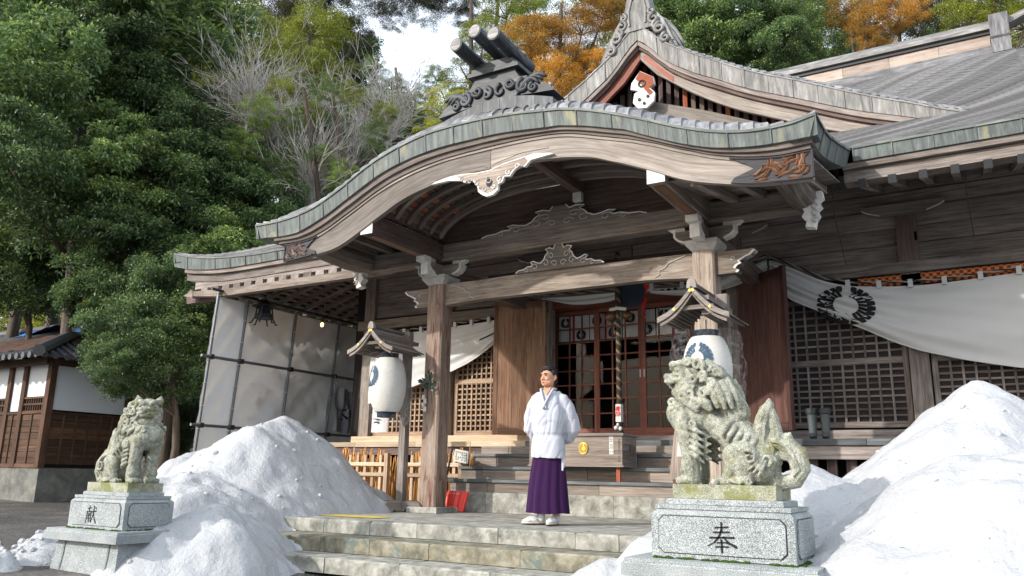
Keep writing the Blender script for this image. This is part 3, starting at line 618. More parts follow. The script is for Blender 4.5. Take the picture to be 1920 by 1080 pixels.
# bracket complexes on the porch posts
def bracket(x):
    y = 9.34; m = MB(); P = [(.13, 3.2), (.15, 3.22), (.2, 3.28), (.2, 3.33)]; vs = []
    for r, z in P: vs += [(x-r, y-r, z), (x+r, y-r, z), (x+r, y+r, z), (x-r, y+r, z)]
    m.add(vs, [(3, 2, 1, 0), (12, 13, 14, 15)]+[(4*i+k, 4*i+(k+1) % 4, 4*i+4+(k+1) % 4, 4*i+4+k) for i in range(3) for k in range(4)], (1, 0, 0)); root = obj('bearing_block', m, GREY_C, hall)
    ARM = [(-.13, 0), (.13, 0), (.24, .015), (.33, .05), (.38, .10), (.38, .17), (-.38, .17), (-.38, .10), (-.33, .05), (-.24, .015)]
    for ax in (0, 1):
        f = (lambda a, b, d: Vector((x+a, y-.065+d, 3.33+b))) if ax == 0 else (lambda a, b, d: Vector((x-.065+d, y+a, 3.33+b)))
        a_ = MB(); a_.prism(ARM, f, .13, (1, 0, 0)); obj('bracket_arm', a_, W_DARKG, root)
        for s in (-1, 1):
            q = [(s*.24, .012), (s*.335, .045), (s*.386, .098), (s*.386, .172), (s*.36, .172), (s*.36, .105), (s*.32, .065), (s*.24, .03)]
            e = MB(); e.prism(q, (lambda a, b, d, f=f: f(a, b, -.004+d)), .138); obj('white_arm_edge', e, WHITE_P, root)
            # small block and bird-beak end
            b_ = MB(); c0 = f(s*.3, .17, .065); h = .075; b_.box(c0.x-h*.8, c0.x+h*.8, c0.y-h*.8, c0.y+h*.8, c0.z, c0.z+.06); obj('small_bearing_block', b_, GREY_C, root)
            w_ = MB(); q = [(s*.36, .19), (s*.42, .2), (s*.46, .235), (s*.55, .27), (s*.62, .325), (s*.6, .345), (s*.5, .32), (s*.44, .29), (s*.36, .25)]
            w_.prism(q, (lambda a, b, d, f=f: f(a, b-.02, .02+d)), .09); obj('white_beak_carving', w_, WHITE_P, root)
    fr = MB(); fr.box(x-.075, x+.075, y-.52, y-.36, 3.47, 3.6); fr.box(x-.06, x+.06, y-.42, y-.2, 3.3, 3.47); obj('white_stepped_block', fr, WHITE_P, root)
bracket(-6.835); bracket(-2.855)
def hanging_carving(x, y, z, s):
    m = MB(); P = [(0, .28), (-.04, .1), (-.02, .06), (-.05, .0), (0, -.06), (-.02, -.12), (.08, -.14), (.1, -.05), (.14, -.0), (.12, .06), (.17, .1), (.14, .16), (.19, .2), (.18, .28)]
    m.prism([(s*a, b) for a, b in P], lambda a, b, d: Vector((x+a, y+d, z+b)), .12, (0, 0, 1)); o = obj('white_hanging_carving', m, WHITE_P, hall)
    for k in range(4): c = MB(); c.tube([Vector((x+s*(.1+.03*math.cos(t)), y-.01, z-.05+.08*k+.03*math.sin(t))) for t in [i*.7 for i in range(8)]], .009, 5, False); obj('scroll_ring', c, GREY_C, o)
hanging_carving(-1.62, 9.12, 3.42, 1); hanging_carving(-8.2, 9.12, 3.42, -1)
for sx, xx in ((1, -1.66), (-1, -8.2)):
    m = MB(); m.tube([(xx, 7.8, 3.74), (xx, 8.3, 3.68), (xx, 8.8, 3.66), (xx, 9.5, 3.70)], [.14, .16, .165, .16], 12); obj('curved_wing_beam', m, W_GREY, hall); 
# front arm beams from posts to the bargeboard
for x in (-6.84, -2.85):
    hb('projecting_arm_beam', x-.1, x+.1, 7.66, 9.24, 3.555, 3.80, W_GREY if x > -5 else W_DARK, g=(0, 1, 0)); hb('white_beam_end', x-.1, x+.1, 7.655, 7.66, 3.555, 3.8, WHITE_P)
    hb('orange_soffit_strip', x-.06, x+.06, 7.75, 9.2, 3.548, 3.555, CARVO, g=(0, 1, 0))
hb('centre_arm_beam', XC+.33, XC+.45, 7.75, 9.3, 4.22, 4.36, W_DARK, g=(0, 1, 0)); hb('white_beam_block', XC+.33, XC+.45, 9.17, 9.25, 4.1, 4.24, WHITE_P)
# ================================================================ porch roof with undulating gable edge (karahafu)
KT = smoothT([(-8.77,3.915),(-8.21,3.923),(-7.69,4.006),(-7.20,4.205),(-6.73,4.44),(-6.27,4.595),(-5.83,4.685),(-5.40,4.709),(-4.99,4.705),(-4.59,4.677),(-4.09,4.616),(-3.85,4.574),(-3.39,4.435),(-2.95,4.257),(-2.54,4.073),(-2.15,3.936),(-1.78,3.867),(-1.42,3.867),(-1.19,3.91)], 108)
KB = smoothT([(-8.77,3.715),(-8.01,3.70),(-7.51,3.857),(-7.03,4.08),(-6.56,4.29),(-6.11,4.41),(-5.67,4.467),(-5.25,4.479),(-4.71,4.474),(-4.20,4.424),(-3.85,4.379),(-3.16,4.186),(-2.74,3.985),(-2.35,3.825),(-2.06,3.745),(-1.70,3.700),(-1.19,3.70)], 108)
HT = smoothT([(-8.36,3.609),(-8.0,3.60),(-7.67,3.655),(-7.18,3.86),(-6.6,4.12),(-6.1,4.27),(-5.6,4.345),(-5.0,4.37),(-4.4,4.37),(-3.91,4.327),(-3.4,4.18),(-3.00,4.046),(-2.39,3.80),(-2.04,3.677),(-1.6,3.60),(-1.25,3.607)], 80)
HB = smoothT([(-8.25,3.332),(-7.47,3.40),(-7.25,3.459),(-6.90,3.616),(-6.62,3.756),(-6.29,3.906),(-6.03,3.987),(-5.80,4.035),(-5.23,4.088),(-4.98,4.09),(-4.6,4.10),(-3.93,4.05),(-3.6,3.985),(-3.40,3.905),(-2.92,3.710),(-2.52,3.520),(-2.11,3.407),(-1.80,3.343),(-1.25,3.308)], 80)
kt = lambda x: interp(KT, x); kb = lambda x: interp(KB, x); ht = lambda x: interp(HT, x); hbz = lambda x: interp(HB, x)
RC = [(0, 0), (.04, .05), (.1, .1), (.18, .15), (.3, .2), (.6, .28), (1.2, .38), (2.2, .5), (4.5, .72)]
RR = [(0, 0), (.3, .0), (.69, .05), (1.2, .17), (2.19, .45), (4.5, 1.35)]
def kz(x, s):
    e = min(x+8.77, -1.19-x); t = min(1, max(0, e/.7)); t = t*t*(3-2*t); return kt(x)+interp(RC, s)*t+interp(RR, s)*(1-t)
# roof strips: each a thin bent sheet running back from the edge, overlapping its neighbour
NS = 52; SS = [0, .04, .1, .18, .3, .45, .7, 1.1, 1.7, 2.3, 3.2]
for i in range(NS):
    x0 = -8.77+7.58*i/NS; x1 = x0+7.58/NS; m = MB(); side = -1 if (x0+x1)/2 < XC else 1
    xo, xi = (x0, x1) if side < 0 else (x1, x0)         # outer (lower) and inner edge
    def P(x, s, up): shift = -side*.16*(1-math.exp(-s*4))*(1 if abs(x-XC) > .2 else 0); return Vector((x+shift*.5, 7.5+s-(.0), kz(max(-8.77, min(-1.19, x)), s)+up))
    A = [P(xo, s, .034) for s in SS]; B = [P(xi, s, .002) for s in SS]; C_ = [P(xo, s, 0) for s in SS]
    m.strip(A, B); m.strip(C_, A); m.add([A[0], B[0], C_[0]], [(0, 1, 2)], (1, 0, 0)); o = obj('roof_strip', m, SHEET, hall, smooth=False)
# copper edge panels
def edge_panels(name, pts_top, pts_bot, nrm, seam, mat=PATINA, depth=.2, lip=.025):
    """pts_* lists of Vectors along the edge; splits into panels every `seam` points"""
    n = len(pts_top); nrm = Vector(nrm); out = []
    for a in range(0, n-1, seam):
        b = min(a+seam, n-1); m = MB(); T = pts_top[a:b+1]; B = pts_bot[a:b+1]; jit = random.uniform(-.004, .004)
        T = [Vector(p)+nrm*(.004+jit) for p in T]; B = [Vector(p)+nrm*(-.03+jit) for p in B]
        # g: streaks run down the face
        L = 0
        for i in range(len(T)-1):
            d = (T[i+1]-T[i]).length; h = (T[i]-B[i]).length; m.add([T[i], T[i+1], B[i+1], B[i]], [(0, 3, 2, 1)], None, [((0, L), (h, L), (h, L+d), (0, L+d))]); L += d
        m.strip(B, [p-nrm*depth for p in B]); m.strip([p+nrm*.012+Vector((0, 0, .004)) for p in T], [p+nrm*.012+Vector((0, 0, -lip)) for p in T]); m.strip([p+nrm*.012+Vector((0, 0, .004)) for p in T], [p-nrm*.08+Vector((0, 0, .012)) for p in T])
        e = [T[-1], B[-1], B[-1]-nrm*.02, T[-1]-nrm*.02]; m.add(e, [(0, 1, 2, 3)], (0, 0, 1)); m.add([T[0], B[0], B[0]-nrm*.02, T[0]-nrm*.02], [(3, 2, 1, 0)], (0, 0, 1))
        o = obj(name, m, mat, hall); out.append(o)
        s = MB(); q0, q1 = T[-1]+nrm*.006, B[-1]+nrm*.006; s.beam(q0, q1, .012, .012, up=nrm); obj('seam_rib', s, mat, o)
    return out
T = [Vector((x, 7.5, z)) for x, z in KT]; B = [Vector((x, 7.5, kb(x))) for x, z in KT]
edge_panels('copper_edge_panel', T, B, (0, -1, 0), 6)
YR = [7.5+.22*i for i in range(11)]
T = [Vector((-1.19, y, kz(-1.19, y-7.5))) for y in YR]; B = [p+Vector((-.03, 0, -.225)) for p in T]; edge_panels('copper_edge_panel', T, B, (1, 0, 0), 2)
T = [Vector((-8.77, y, kz(-8.77, y-7.5))) for y in YR][::-1]; B = [p+Vector((.03, 0, -.215)) for p in T]; edge_panels('copper_edge_panel', T, B, (-1, 0, 0), 2)
# soffit under the edge (dark metal and wood), moulding and bargeboards
def band(name, fa, ya, fb, yb, x0, x1, mat, n=90, par=hall):
    m = MB(); A = [Vector((x0+(x1-x0)*i/n, ya, fa(x0+(x1-x0)*i/n))) for i in range(n+1)]; B_ = [Vector((x0+(x1-x0)*i/n, yb, fb(x0+(x1-x0)*i/n))) for i in range(n+1)]; m.strip(A, B_, (1, 0, 0)); return obj(name, m, mat, par)
def slab_curve(name, fa, fb, y0, y1, x0, x1, mat, n=50, par=hall):
    P = [(x0+(x1-x0)*i/n, fa(x0+(x1-x0)*i/n)) for i in range(n+1)]+[(x1+(x0-x1)*i/n, fb(x1+(x0-x1)*i/n)) for i in range(n+1)]
    m = MB(); N = len(P); h = n+1; vs = [(a, y0, b) for a, b in P]+[(a, y1, b) for a, b in P]; L = [0]
    for i in range(1, h): L.append(L[-1]+math.hypot(P[i][0]-P[i-1][0], P[i][1]-P[i-1][1]))
    fs, uv = [], []
    for i in range(h-1):
        t, b = i, N-1-i; w0 = P[t][1]-P[b][1]; w1 = P[t+1][1]-P[b-1][1]
        fs.append((t, b, b-1, t+1)); uv.append(((L[i], w0), (L[i], 0), (L[i+1], 0), (L[i+1], w1)))
        fs.append((N+t, N+t+1, N+b-1, N+b)); uv.append(((L[i], w0), (L[i+1], w1), (L[i+1], 0), (L[i], 0)))
        fs.append((t, t+1, N+t+1, N+t)); uv.append(((L[i], 0), (L[i+1], 0), (L[i+1], y1-y0), (L[i], y1-y0)))
        fs.append((b-1, b, N+b, N+b-1)); uv.append(((L[i+1], 0), (L[i], 0), (L[i], y1-y0), (L[i+1], y1-y0)))
    fs += [(0, N, 2*N-1, N-1), (h-1, h, N+h, N+h-1)]; uv += [((0, 0), (.1, 0), (.1, .3), (0, .3))]*2
    m.add(vs, fs, None, uv); return obj(name, m, mat, par)
mid = lambda x: (kb(x)*.45+ht(x)*.55)
slab_curve('edge_moulding', lambda x: kb(x)-.0, mid, 7.565, 7.70, -8.45, -1.25, W_DARKG, 90)
slab_curve('edge_moulding', lambda x: mid(x)-.001, lambda x: ht(x)+.0, 7.60, 7.71, -8.38, -1.27, W_GREY, 90)
slab_curve('bargeboard', ht, hbz, 7.635, 7.71, -8.25, XC-.003, W_HAFU); slab_curve('bargeboard', ht, hbz, 7.635, 7.71, XC+.003, -1.27, W_HAFU)
slab_curve('bargeboard_fillet', lambda x: ht(x)-.004, lambda x: ht(x)-.035, 7.618, 7.634, -8.2, -1.3, W_HAFU, 80)
# carved end panels with leaf scrolls
def carved_panel(x0, x1, s, label):
    zt = lambda x: ht(x)-.02; zb = lambda x: hbz(x)+.005; f = s
    def pts(n=10):
        ou = [(x0+(x1-x0)*i/n, zt(x0+(x1-x0)*i/n)) for i in range(n+1)]+[(x1, zb(x1))]+[(x1+(x0-x1)*i/n, zb(x1+(x0-x1)*i/n)) for i in range(1, n+1)]
        zm = (zt(x0)+zb(x0))/2; w = (x1-x0); ou += [(x0+.05*w, zb(x0)+.05), (x0+.18*w, zm-.05), (x0+.30*w, zm-.02), (x0+.2*w, zm+.04), (x0+.12*w, zm+.07)]; return ou
    m = MB(); P = pts(); m.prism([(a, b) for a, b in P], lambda a, b, d: Vector((a, 7.612+d, b)), .02, (1, 0, 0)); o = obj('carved_end_panel', m, CARVD, hall, label=label)
    W_ = abs(x1-x0); zc = (zt(x1)+zb(x1))/2
    def M(u, v): x = x0+(x1-x0)*u; return Vector((x, 7.606, zb(x)+(zt(x)-zb(x))*v))
    for (u, v, a, L, cv) in [(.36, .4, 20, .2, 1.2), (.45, .3, 60, .2, -1), (.52, .5, 150, .16, 1.3), (.55, .25, 10, .22, 1.1), (.62, .5, 70, .2, -1.2), (.62, .35, 110, .2, 1.2), (.72, .3, 40, .2, -.9), (.7, .55, 130, .17, 1.4), (.8, .5, 65, .22, .8), (.78, .25, 0, .15, 1.2), (.85, .3, 95, .2, -1), (.4, .6, 0, .2, -1), (.3, .15, 5, .2, 1), (.46, .14, 170, .14, 1), (.58, .15, 40, .16, -1), (.6, .65, 20, .18, 1), (.74, .75, 150, .16, -1), (.87, .15, 20, .12, 1), (.9, .8, 100, .12, 1), (.5, .62, 60, .12, 1), (.28, .3, 10, .15, 1), (.84, .75, 170, .16, 1), (.5, .78, -5, .16, -1), (.66, .82, 5, .14, 1), (.9, .55, 100, .2, -.4), (.36, .2, 0, .14, 1), (.7, .12, 5, .15, -.7)]:
        # leaf: bent tapered blade
        k = MB(); n = 6; p = M(u, v); th = math.radians(a if s > 0 else 180-a); th0 = th; q = p.copy(); A, B_ = [], []
        for i in range(n+1):
            wd = .018*math.sin(math.pi*min(.98, (i+.6)/(n+.8))); nx = Vector((-math.sin(th), 0, math.cos(th))); A.append(q+nx*wd); B_.append(q-nx*wd)
            q = q+Vector((math.cos(th), 0, math.sin(th)))*(L/n); th += cv*s*.22
        lo, hi = min(zb(x0), zb(x1)), max(zt(x0), zt(x1))
        def clampz(p_): x = max(min(x0, x1)+.02, min(max(x0, x1)-.02, p_.x)); return Vector((x, p_.y, max(zb(x)+.012, min(zt(x)-.012, p_.z))))
        A = [clampz(p_) for p_ in A]; B_ = [clampz(p_) for p_ in B_]; mid_ = [(a_+b_)/2+Vector((0, -.012, 0)) for a_, b_ in zip(A, B_)]
        k.strip(A, mid_); k.strip(mid_, B_); obj('carved_leaf', k, CARVO if s > 0 else W_DARK, o)
    fr = MB(); fr.tube([M(1, .02), M(1, .98)], .014, 5); fr.tube([M(i/8, .99) for i in range(9)], .01, 5); fr.tube([M(.1+.9*i/8, .01) for i in range(9)], .012, 5); obj('panel_frame', fr, CARVD, o)
carved_panel(-2.05, -1.262, 1, 'black framed panel with orange carved leaves'); carved_panel(-7.68, -8.262, -1, 'dark blue-black carved leaf panel')
# pendant carving at the gable centre
def gegyo():
    P = [(-.86, -.035), (-.6, -.03), (-.42, -.06), (-.36, -.10), (-.30, -.07), (-.22, -.12), (-.17, -.19), (-.16, -.25), (-.10, -.30), (-.04, -.33), (.05, -.32), (.12, -.27), (.12, -.2), (.18, -.18), (.20, -.12), (.28, -.13), (.34, -.06), (.42, -.03), (.48, -.05), (.56, .02), (.7, .03), (.86, .04)]
    top = [(.8, .06), (.6, .09), (.4, .07), (.2, .05), (0, .0), (-.2, .0), (-.4, .02), (-.6, .02), (-.8, -.01)]
    cx, cz = -4.9, 4.06; f = lambda a, b, d: Vector((cx+a, 7.59+d, cz+b)); m = MB(); m.prism(P+top, f, .045, (1, 0, 0)); o = obj('gable_pendant', m, WHITE_P, hall, label='white-edged cloud-scroll pendant with a pierced heart')
    inn = MB(); sc_ = [(a*.93, b*.86-.002) for a, b in P[2:-2]]+[(a*.8, b*.9-.015) for a, b in top[1:-1]]; inn.prism(sc_, lambda a, b, d: Vector((cx+a, 7.586+d, cz+b)), .004, (1, 0, 0)); obj('pendant_face', inn, W_TAN, o)
    for (a, b, r, t0) in [(-.28, -.10, .035, 0), (-.17, -.14, .04, 1), (-.06, -.24, .03, 2), (.06, -.22, .03, 3), (.14, -.15, .035, 1), (.26, -.08, .035, 2), (.38, -.03, .035, 0), (-.4, -.05, .03, 1), (.0, -.13, .05, 2)]:
        c = MB(); c.tube([f(a+r*(1-t/9)*math.cos(t+t0), b+r*(1-t/9)*math.sin(t+t0), -.006) for t in [i*.55 for i in range(12)]], .008, 5, False); obj('scroll_line', c, WHITE_P if (a > 0) else GREY_C, o)
    h = MB(); h.prism([(0, -.1), (-.045, -.15), (-.03, -.2), (0, -.22), (.03, -.2), (.045, -.15)], lambda a, b, d: Vector((cx+a, 7.578+d, cz+b)), .006, (0, 0, 1)); obj('pierced_heart', h, BLACK, o)
    c = MB(); c.tube([f(-.8, .0, -.004), f(-.4, .06, -.004), f(-.1, .06, -.004), f(0, .02, -.004), f(.1, .07, -.004), f(.45, .13, -.004), f(.8, .12, -.004)], .004, 4, False); obj('incised_line', c, W_DARK, o)
gegyo()
# inner vault: curved rafters and ceiling boards
vz = lambda x, y: min(kz(x, max(0, y-7.5))-.32, kt(x)-.2)
X0v, X1v = -6.78, -2.92
def arch(x):
    t = (x-(X0v+X1v)/2)/((X1v-X0v)/2); return 3.82+.62*math.sqrt(max(0, 1-abs(t)**2.3))
for y in (7.86, 8.12, 8.38, 8.64, 8.9, 9.14):
    slab_curve('curved_rafter', lambda x: arch(x)+.02, lambda x: arch(x)-.05, y, y+.07, X0v+.03, X1v-.03, W_DARKG, 36)
NV = 34
for i in range(NV):
    t0, t1 = -1+2*i/NV, -1+2*(i+1)/NV; f_ = lambda t: (X0v+X1v)/2+(X1v-X0v)/2*math.sin(t*math.pi/2)*.995
    xa, xb = f_(t0), f_(t1); m = MB(); d = Vector((xb-xa, 0, arch(xb)-arch(xa))); n_ = Vector((-d.z, 0, d.x)).normalized()*.02
    pa, pb = Vector((xa, 0, arch(xa)+.03))+d*.07, Vector((xb, 0, arch(xb)+.03))-d*.07
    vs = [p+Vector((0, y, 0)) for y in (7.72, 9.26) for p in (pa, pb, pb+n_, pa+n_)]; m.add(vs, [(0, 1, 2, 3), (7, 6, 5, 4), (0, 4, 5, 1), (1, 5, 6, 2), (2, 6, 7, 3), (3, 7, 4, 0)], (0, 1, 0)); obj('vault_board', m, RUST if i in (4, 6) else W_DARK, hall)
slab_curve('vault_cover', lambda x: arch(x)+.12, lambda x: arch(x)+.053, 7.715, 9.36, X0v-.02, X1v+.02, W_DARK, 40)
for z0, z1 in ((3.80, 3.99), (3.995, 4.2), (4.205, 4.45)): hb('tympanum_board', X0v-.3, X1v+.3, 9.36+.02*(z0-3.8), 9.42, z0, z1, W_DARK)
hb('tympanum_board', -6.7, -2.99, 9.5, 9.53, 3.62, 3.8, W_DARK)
# frog-leg struts (kaerumata) outlined in white
def kaerumata(cx, y, z, hw, h, mat):
    H = [(1, 0), (.93, .1), (.8, .12), (.72, .22), (.64, .2), (.6, .3), (.66, .38), (.58, .42), (.5, .34), (.42, .3), (.34, .42), (.3, .6), (.24, .72), (.3, .85), (.2, .9), (.12, .82), (.08, 1.0)]
    P = [(a*hw, b*h) for a, b in H]+[(-a*hw, b*h) for a, b in H[::-1]]; m = MB(); m.prism(P, planeY(cx, y, z), .05, (1, 0, 0)); m.v = [(a, y+(y-b), c) for a, b, c in m.v]
    o = obj('frog_leg_strut', m, mat, hall)
    for s in (-1, 1):
        e = MB(); e.tube([Vector((cx+s*a*hw, y-.01, z+b*h)) for a, b in H], .009, 5, False); obj('white_carved_outline', e, WHITE_P, o)
        for (a, b, r) in [(.55, .17, .05), (.3, .28, .06), (.18, .55, .05), (.1, .22, .05), (.75, .07, .035)]:
            c = MB(); c.tube([Vector((cx+s*(a*hw+r*hw/.65*(1-t/9)*math.cos(t)), y-.008, z+b*h+r*(1-t/9)*math.sin(t))) for t in [i*.6 for i in range(12)]], .007, 5, False); obj('scroll_line', c, GREY_C, o)
kaerumata(-4.82, 9.235, 3.80, 1.25, .30, W_DARKG); kaerumata(-4.82, 9.22, 3.215, .66, .335, W_GREY)
# rear rainbow beams seen through the porch
m_ = rainbow(-6.7, -3.0, 3.36, 3.58, 10.4, .2, W_DARK, 'rear_rainbow_beam', .12)
hb('tie_beam', -6.93, -6.74, 9.45, 12.0, 3.3, 3.52, W_DARK, g=(0, 1, 0)); hb('tie_beam', -2.95, -2.76, 9.45, 12.0, 3.3, 3.52, W_DARK, g=(0, 1, 0))
# wing rafters
for x in (-8.05, -7.75, -7.45, -7.15): hb('wing_rafter', x-.05, x+.05, 7.72, 9.5, 3.80, 3.88, W_GREY, g=(0, 1, 0))
for x in (-2.45, -2.12, -1.8, -1.5): m = MB().beam((x, 7.72, 3.52), (x, 9.6, 3.86), .09, .09); obj('wing_rafter', m, W_GREY, hall)
for x0, x1 in ((-8.5, -6.9), (-2.8, -1.3)):
    for k in range(7): m = MB().beam(((x0+x1)/2, 7.8+.25*k, (3.9 if x0 < -5 else 3.6+.045*k)), ((x0+x1)/2, 8.03+.25*k, (3.9 if x0 < -5 else 3.64+.045*k)), x1-x0, .015); m.g = [(1, 0, 0)]*6; obj('wing_soffit_board', m, W_DARKG, hall)
# crest ridge ornament with three logs on the porch ridge
oy = 7.66
def cres(x): t = (x-XC)/.84; return -.17*abs(t)**1.8
xc2 = XC-.03
for i in range(7):
    a, b = -0.86+.246*i, -.86+.246*(i+1); m = MB(); n = 4; P = [(a+(b-a-.004)*k/n, .0) for k in range(n+1)]; A = [(q, cres(xc2+q)+4.86) for q, _ in P]; Q = [(q, z+.15) for q, z in A[::-1]]
    m.prism(A+Q, lambda u, v, d: Vector((xc2+u, oy+d, v)), .5, (0, 0, 1)); obj('ridge_base_panel', m, SHEETD, hall)
m = MB(); P = [(-.84, -.02), (-.74, .10), (-.62, .14), (-.6, .2), (-.52, .2), (-.46, .26), (-.36, .27), (-.3, .36), (-.3, .42), (.3, .42), (.3, .36), (.36, .27), (.46, .26), (.52, .2), (.6, .2), (.62, .14), (.74, .1), (.84, -.02)]
m.prism(P+[(.6, .0), (.3, .03), (0, .05), (-.3, .03), (-.6, .0)], lambda u, v, d: Vector((xc2+u, oy+.06+d, 4.99+v)), .3, (1, 0, 0)); orn = obj('ridge_ornament', m, SHEETD, hall)
def curl(a, b, r, t0, dirn, y, par, mat, th=.022, turns=1.4, cx=None, cz=4.99, n=16):
    c = MB(); cx = xc2 if cx is None else cx; pts = []; rs = []
    for i in range(n+1): t = i/n; ang = t0+dirn*t*turns*2*math.pi; rr = r*(1-.78*t); pts.append(Vector((cx+a+rr*math.cos(ang), y, cz+b+rr*math.sin(ang)))); rs.append(th*(1-.5*t))
    c.tube(pts, rs, 6); o = obj('carved_curl', c, mat, par, smooth=True); return o
for s in (-1, 1):
    curl(s*.10, .14, .085, math.pi/2, s, oy+.05, orn, SHEETD, .034, .9); curl(s*.24, .2, .07, 0 if s > 0 else math.pi, -s, oy+.04, orn, SHEETD, .03)
    curl(s*.42, .13, .09, math.pi/2, s, oy+.05, orn, SHEETD, .038); curl(s*.56, .08, .06, math.pi/2, s, oy+.05, orn, SHEETD, .032)
    for k in range(3): w_ = MB(); w_.tube([Vector((xc2+s*(.34+.05*k+.3*t), oy+.05, 4.99+.02+.05*k+.18*math.sin(t*2.6)*(1-.2*k))) for t in [i/8 for i in range(9)]], [.016+.022*math.sin(math.pi*i/8) for i in range(9)], 6); obj('flame_wave', w_, SHEETD, orn, smooth=True)
for i, (z0, z1, hw) in enumerate(((5.39, 5.44, .37), (5.44, 5.49, .32), (5.49, 5.56, .27))): hb('ornament_cap', xc2-hw, xc2+hw, oy-.0+.02*i, oy+.5, z0, z1, SHEETD, orn)
for dx, z in ((-.27, 5.63), (0, 5.74), (.27, 5.63)):
    m = MB(); m.tube([(xc2+dx-.02, 7.28, z+.02), (xc2+dx-.02, 7.30, z+.02), (xc2+dx-.02, 8.15, z-.03)], .088, 16); lg = obj('ridge_log', m, SHEETD, hall, smooth=False)
    m = MB(); m.tube([(xc2+dx-.02, 7.272, z+.02), (xc2+dx-.02, 7.279, z+.02)], .075, 16); obj('log_end_cap', m, SHEETP, lg)
    for k in range(3): y = 7.5+.2*k; m = MB(); m.tube([(xc2+dx-.02, y, z+.008), (xc2+dx-.02, y+.02, z+.007)], .093, 16); obj('log_band', m, SHEETD, lg)
hb('ridge_saddle', xc2-.15, xc2+.15, 7.9, 8.2, 5.5, 5.68, SHEETD)
hb('porch_ridge', xc2-.2, xc2+.2, 8.1, 12.4, 4.95, 5.5, SHEETD, g=(0, 1, 0))
# ================================================================ main roof
MP = [(9.8, 4.42), (11, 4.97), (12.5, 5.75), (14, 6.75), (16, 8.2)]
MPs = smoothT(MP, 60)
ET = [(-13.75, 4.71), (-13.25, 4.58), (-12.66, 4.485), (-12.1, 4.435), (-11.35, 4.40), (-9, 4.41), (-1.2, 4.42), (1.2, 4.43), (2.6, 4.5), (4.0, 4.72)]
ez = lambda x: interp(ET, x)
XL, XR = -13.75, 4.0
def mz(x, y):
    d = max(0, y-9.8 if (-10.85 < x < .99 and y > 11) else min(y-9.8, x-XL, XR-x)); up = (ez(x)-4.42)*max(0, 1-(y-9.8)/2.5); return interp(MPs, 9.8+d)+up
# courses: long stepped shingle rows, joined
m = MB(); rows = 62
def row(y0, y1, x0, x1, n):
    A = []; B_ = []; C_ = []
    for i in range(n+1): x = x0+(x1-x0)*i/n; z0 = mz(x, y0); A.append(Vector((x, y0, z0+.032))); B_.append(Vector((x, y1, mz(x, y1)+.002))); C_.append(Vector((x, y0, z0-.002)))
    m.strip(A, B_, vo=y0*13.7); m.strip(C_, A)
for k in range(rows):
    y0 = 9.83+(16-9.83)*k/rows; y1 = 9.83+(16-9.83)*(k+1)/rows; row(y0, y1, XL+(y0-9.8), min(XR-(y0-9.8), 3.9) if y0 < 12.5 else .95, 60 if k < 22 else 30)
rc = obj('roof_shingle_rows', m, SHEETR, hall); rc['kind'] = 'stuff'
# individual front shingles near the eave and vertical breaks: staggered sheets in the lowest rows
for k in range(3):
    y0 = 9.84+.2*k; x = -1.12+.2*k+(.3 if k % 2 else 0)
    while x < 1.6: w_ = random.uniform(.5, .7); a = MB(); a.strip([Vector((x+w_*i/3, y0, mz(x, y0)+.024)) for i in range(4)], [Vector((x+w_*i/3, y0+.2, mz(x, y0+.2)+.018)) for i in range(4)]); obj('eave_shingle', a, SHEET, hall); x += w_+.004
    x = -13.3+.2*k
    while x < -8.8: w_ = random.uniform(.5, .7); a = MB(); a.strip([Vector((x+w_*i/3, y0, mz(x+w_*i/3, y0)+.026)) for i in range(4)], [Vector((x+w_*i/3+.1, y0+.2, mz(x+w_*i/3, y0+.2)+.02)) for i in range(4)]); obj('eave_shingle', a, SHEET, hall); x += w_+.006
# side slope (left) and back
m = MB(); m.grid(lambda a, b: Vector((XL+2.95*a, 9.82+2.95*a+(12-2.95*a)*b, interp(MPs, 9.8+2.95*a))), 12, 6); obj('side_roof_slope', m, SHEET, hall)
# rounded verge at the right gable end of the upper roof
m = MB()
for k in range(34):
    y0 = 12.9+3.1*k/34; y1 = 12.9+3.1*(k+1)/34; n = 10
    def Q(t, y, up): a = t*1.35; return Vector((.93+.75*math.sin(a), y, interp(MPs, y)-.75*.8*(1-math.cos(a))+up))
    m.strip([Q(i/n, y0, .02) for i in range(n+1)], [Q(i/n, y1, .0) for i in range(n+1)], vo=k*1.37); m.strip([Q(i/n, y0, 0) for i in range(n+1)], [Q(i/n, y0, .02) for i in range(n+1)])
o = obj('rounded_verge_rows', m, SHEETR, hall); o['kind'] = 'stuff'
# copper eave edges right and left
def eave(xa, xb, n, seam):
    T = [Vector((xa+(xb-xa)*i/n, 9.8, ez(xa+(xb-xa)*i/n))) for i in range(n+1)]; th = lambda x: .17+.10*max(0, min(1, (-11.3-x)/2.3)); B = [p+Vector((0, 0, -th(p.x))) for p in T]; edge_panels('copper_edge_panel', T, B, (0, -1, 0), seam)
eave(-1.17, 4.0, 36, 3); eave(-13.75, -8.78, 36, 3)
T = [Vector((XL, 9.8+.6*i, 4.71-.29*min(1, .25*i))) for i in range(16)][::-1]; B = [p+Vector((0, 0, -.2)) for p in T]; edge_panels('copper_edge_panel', T, B, (-1, 0, 0), 3)
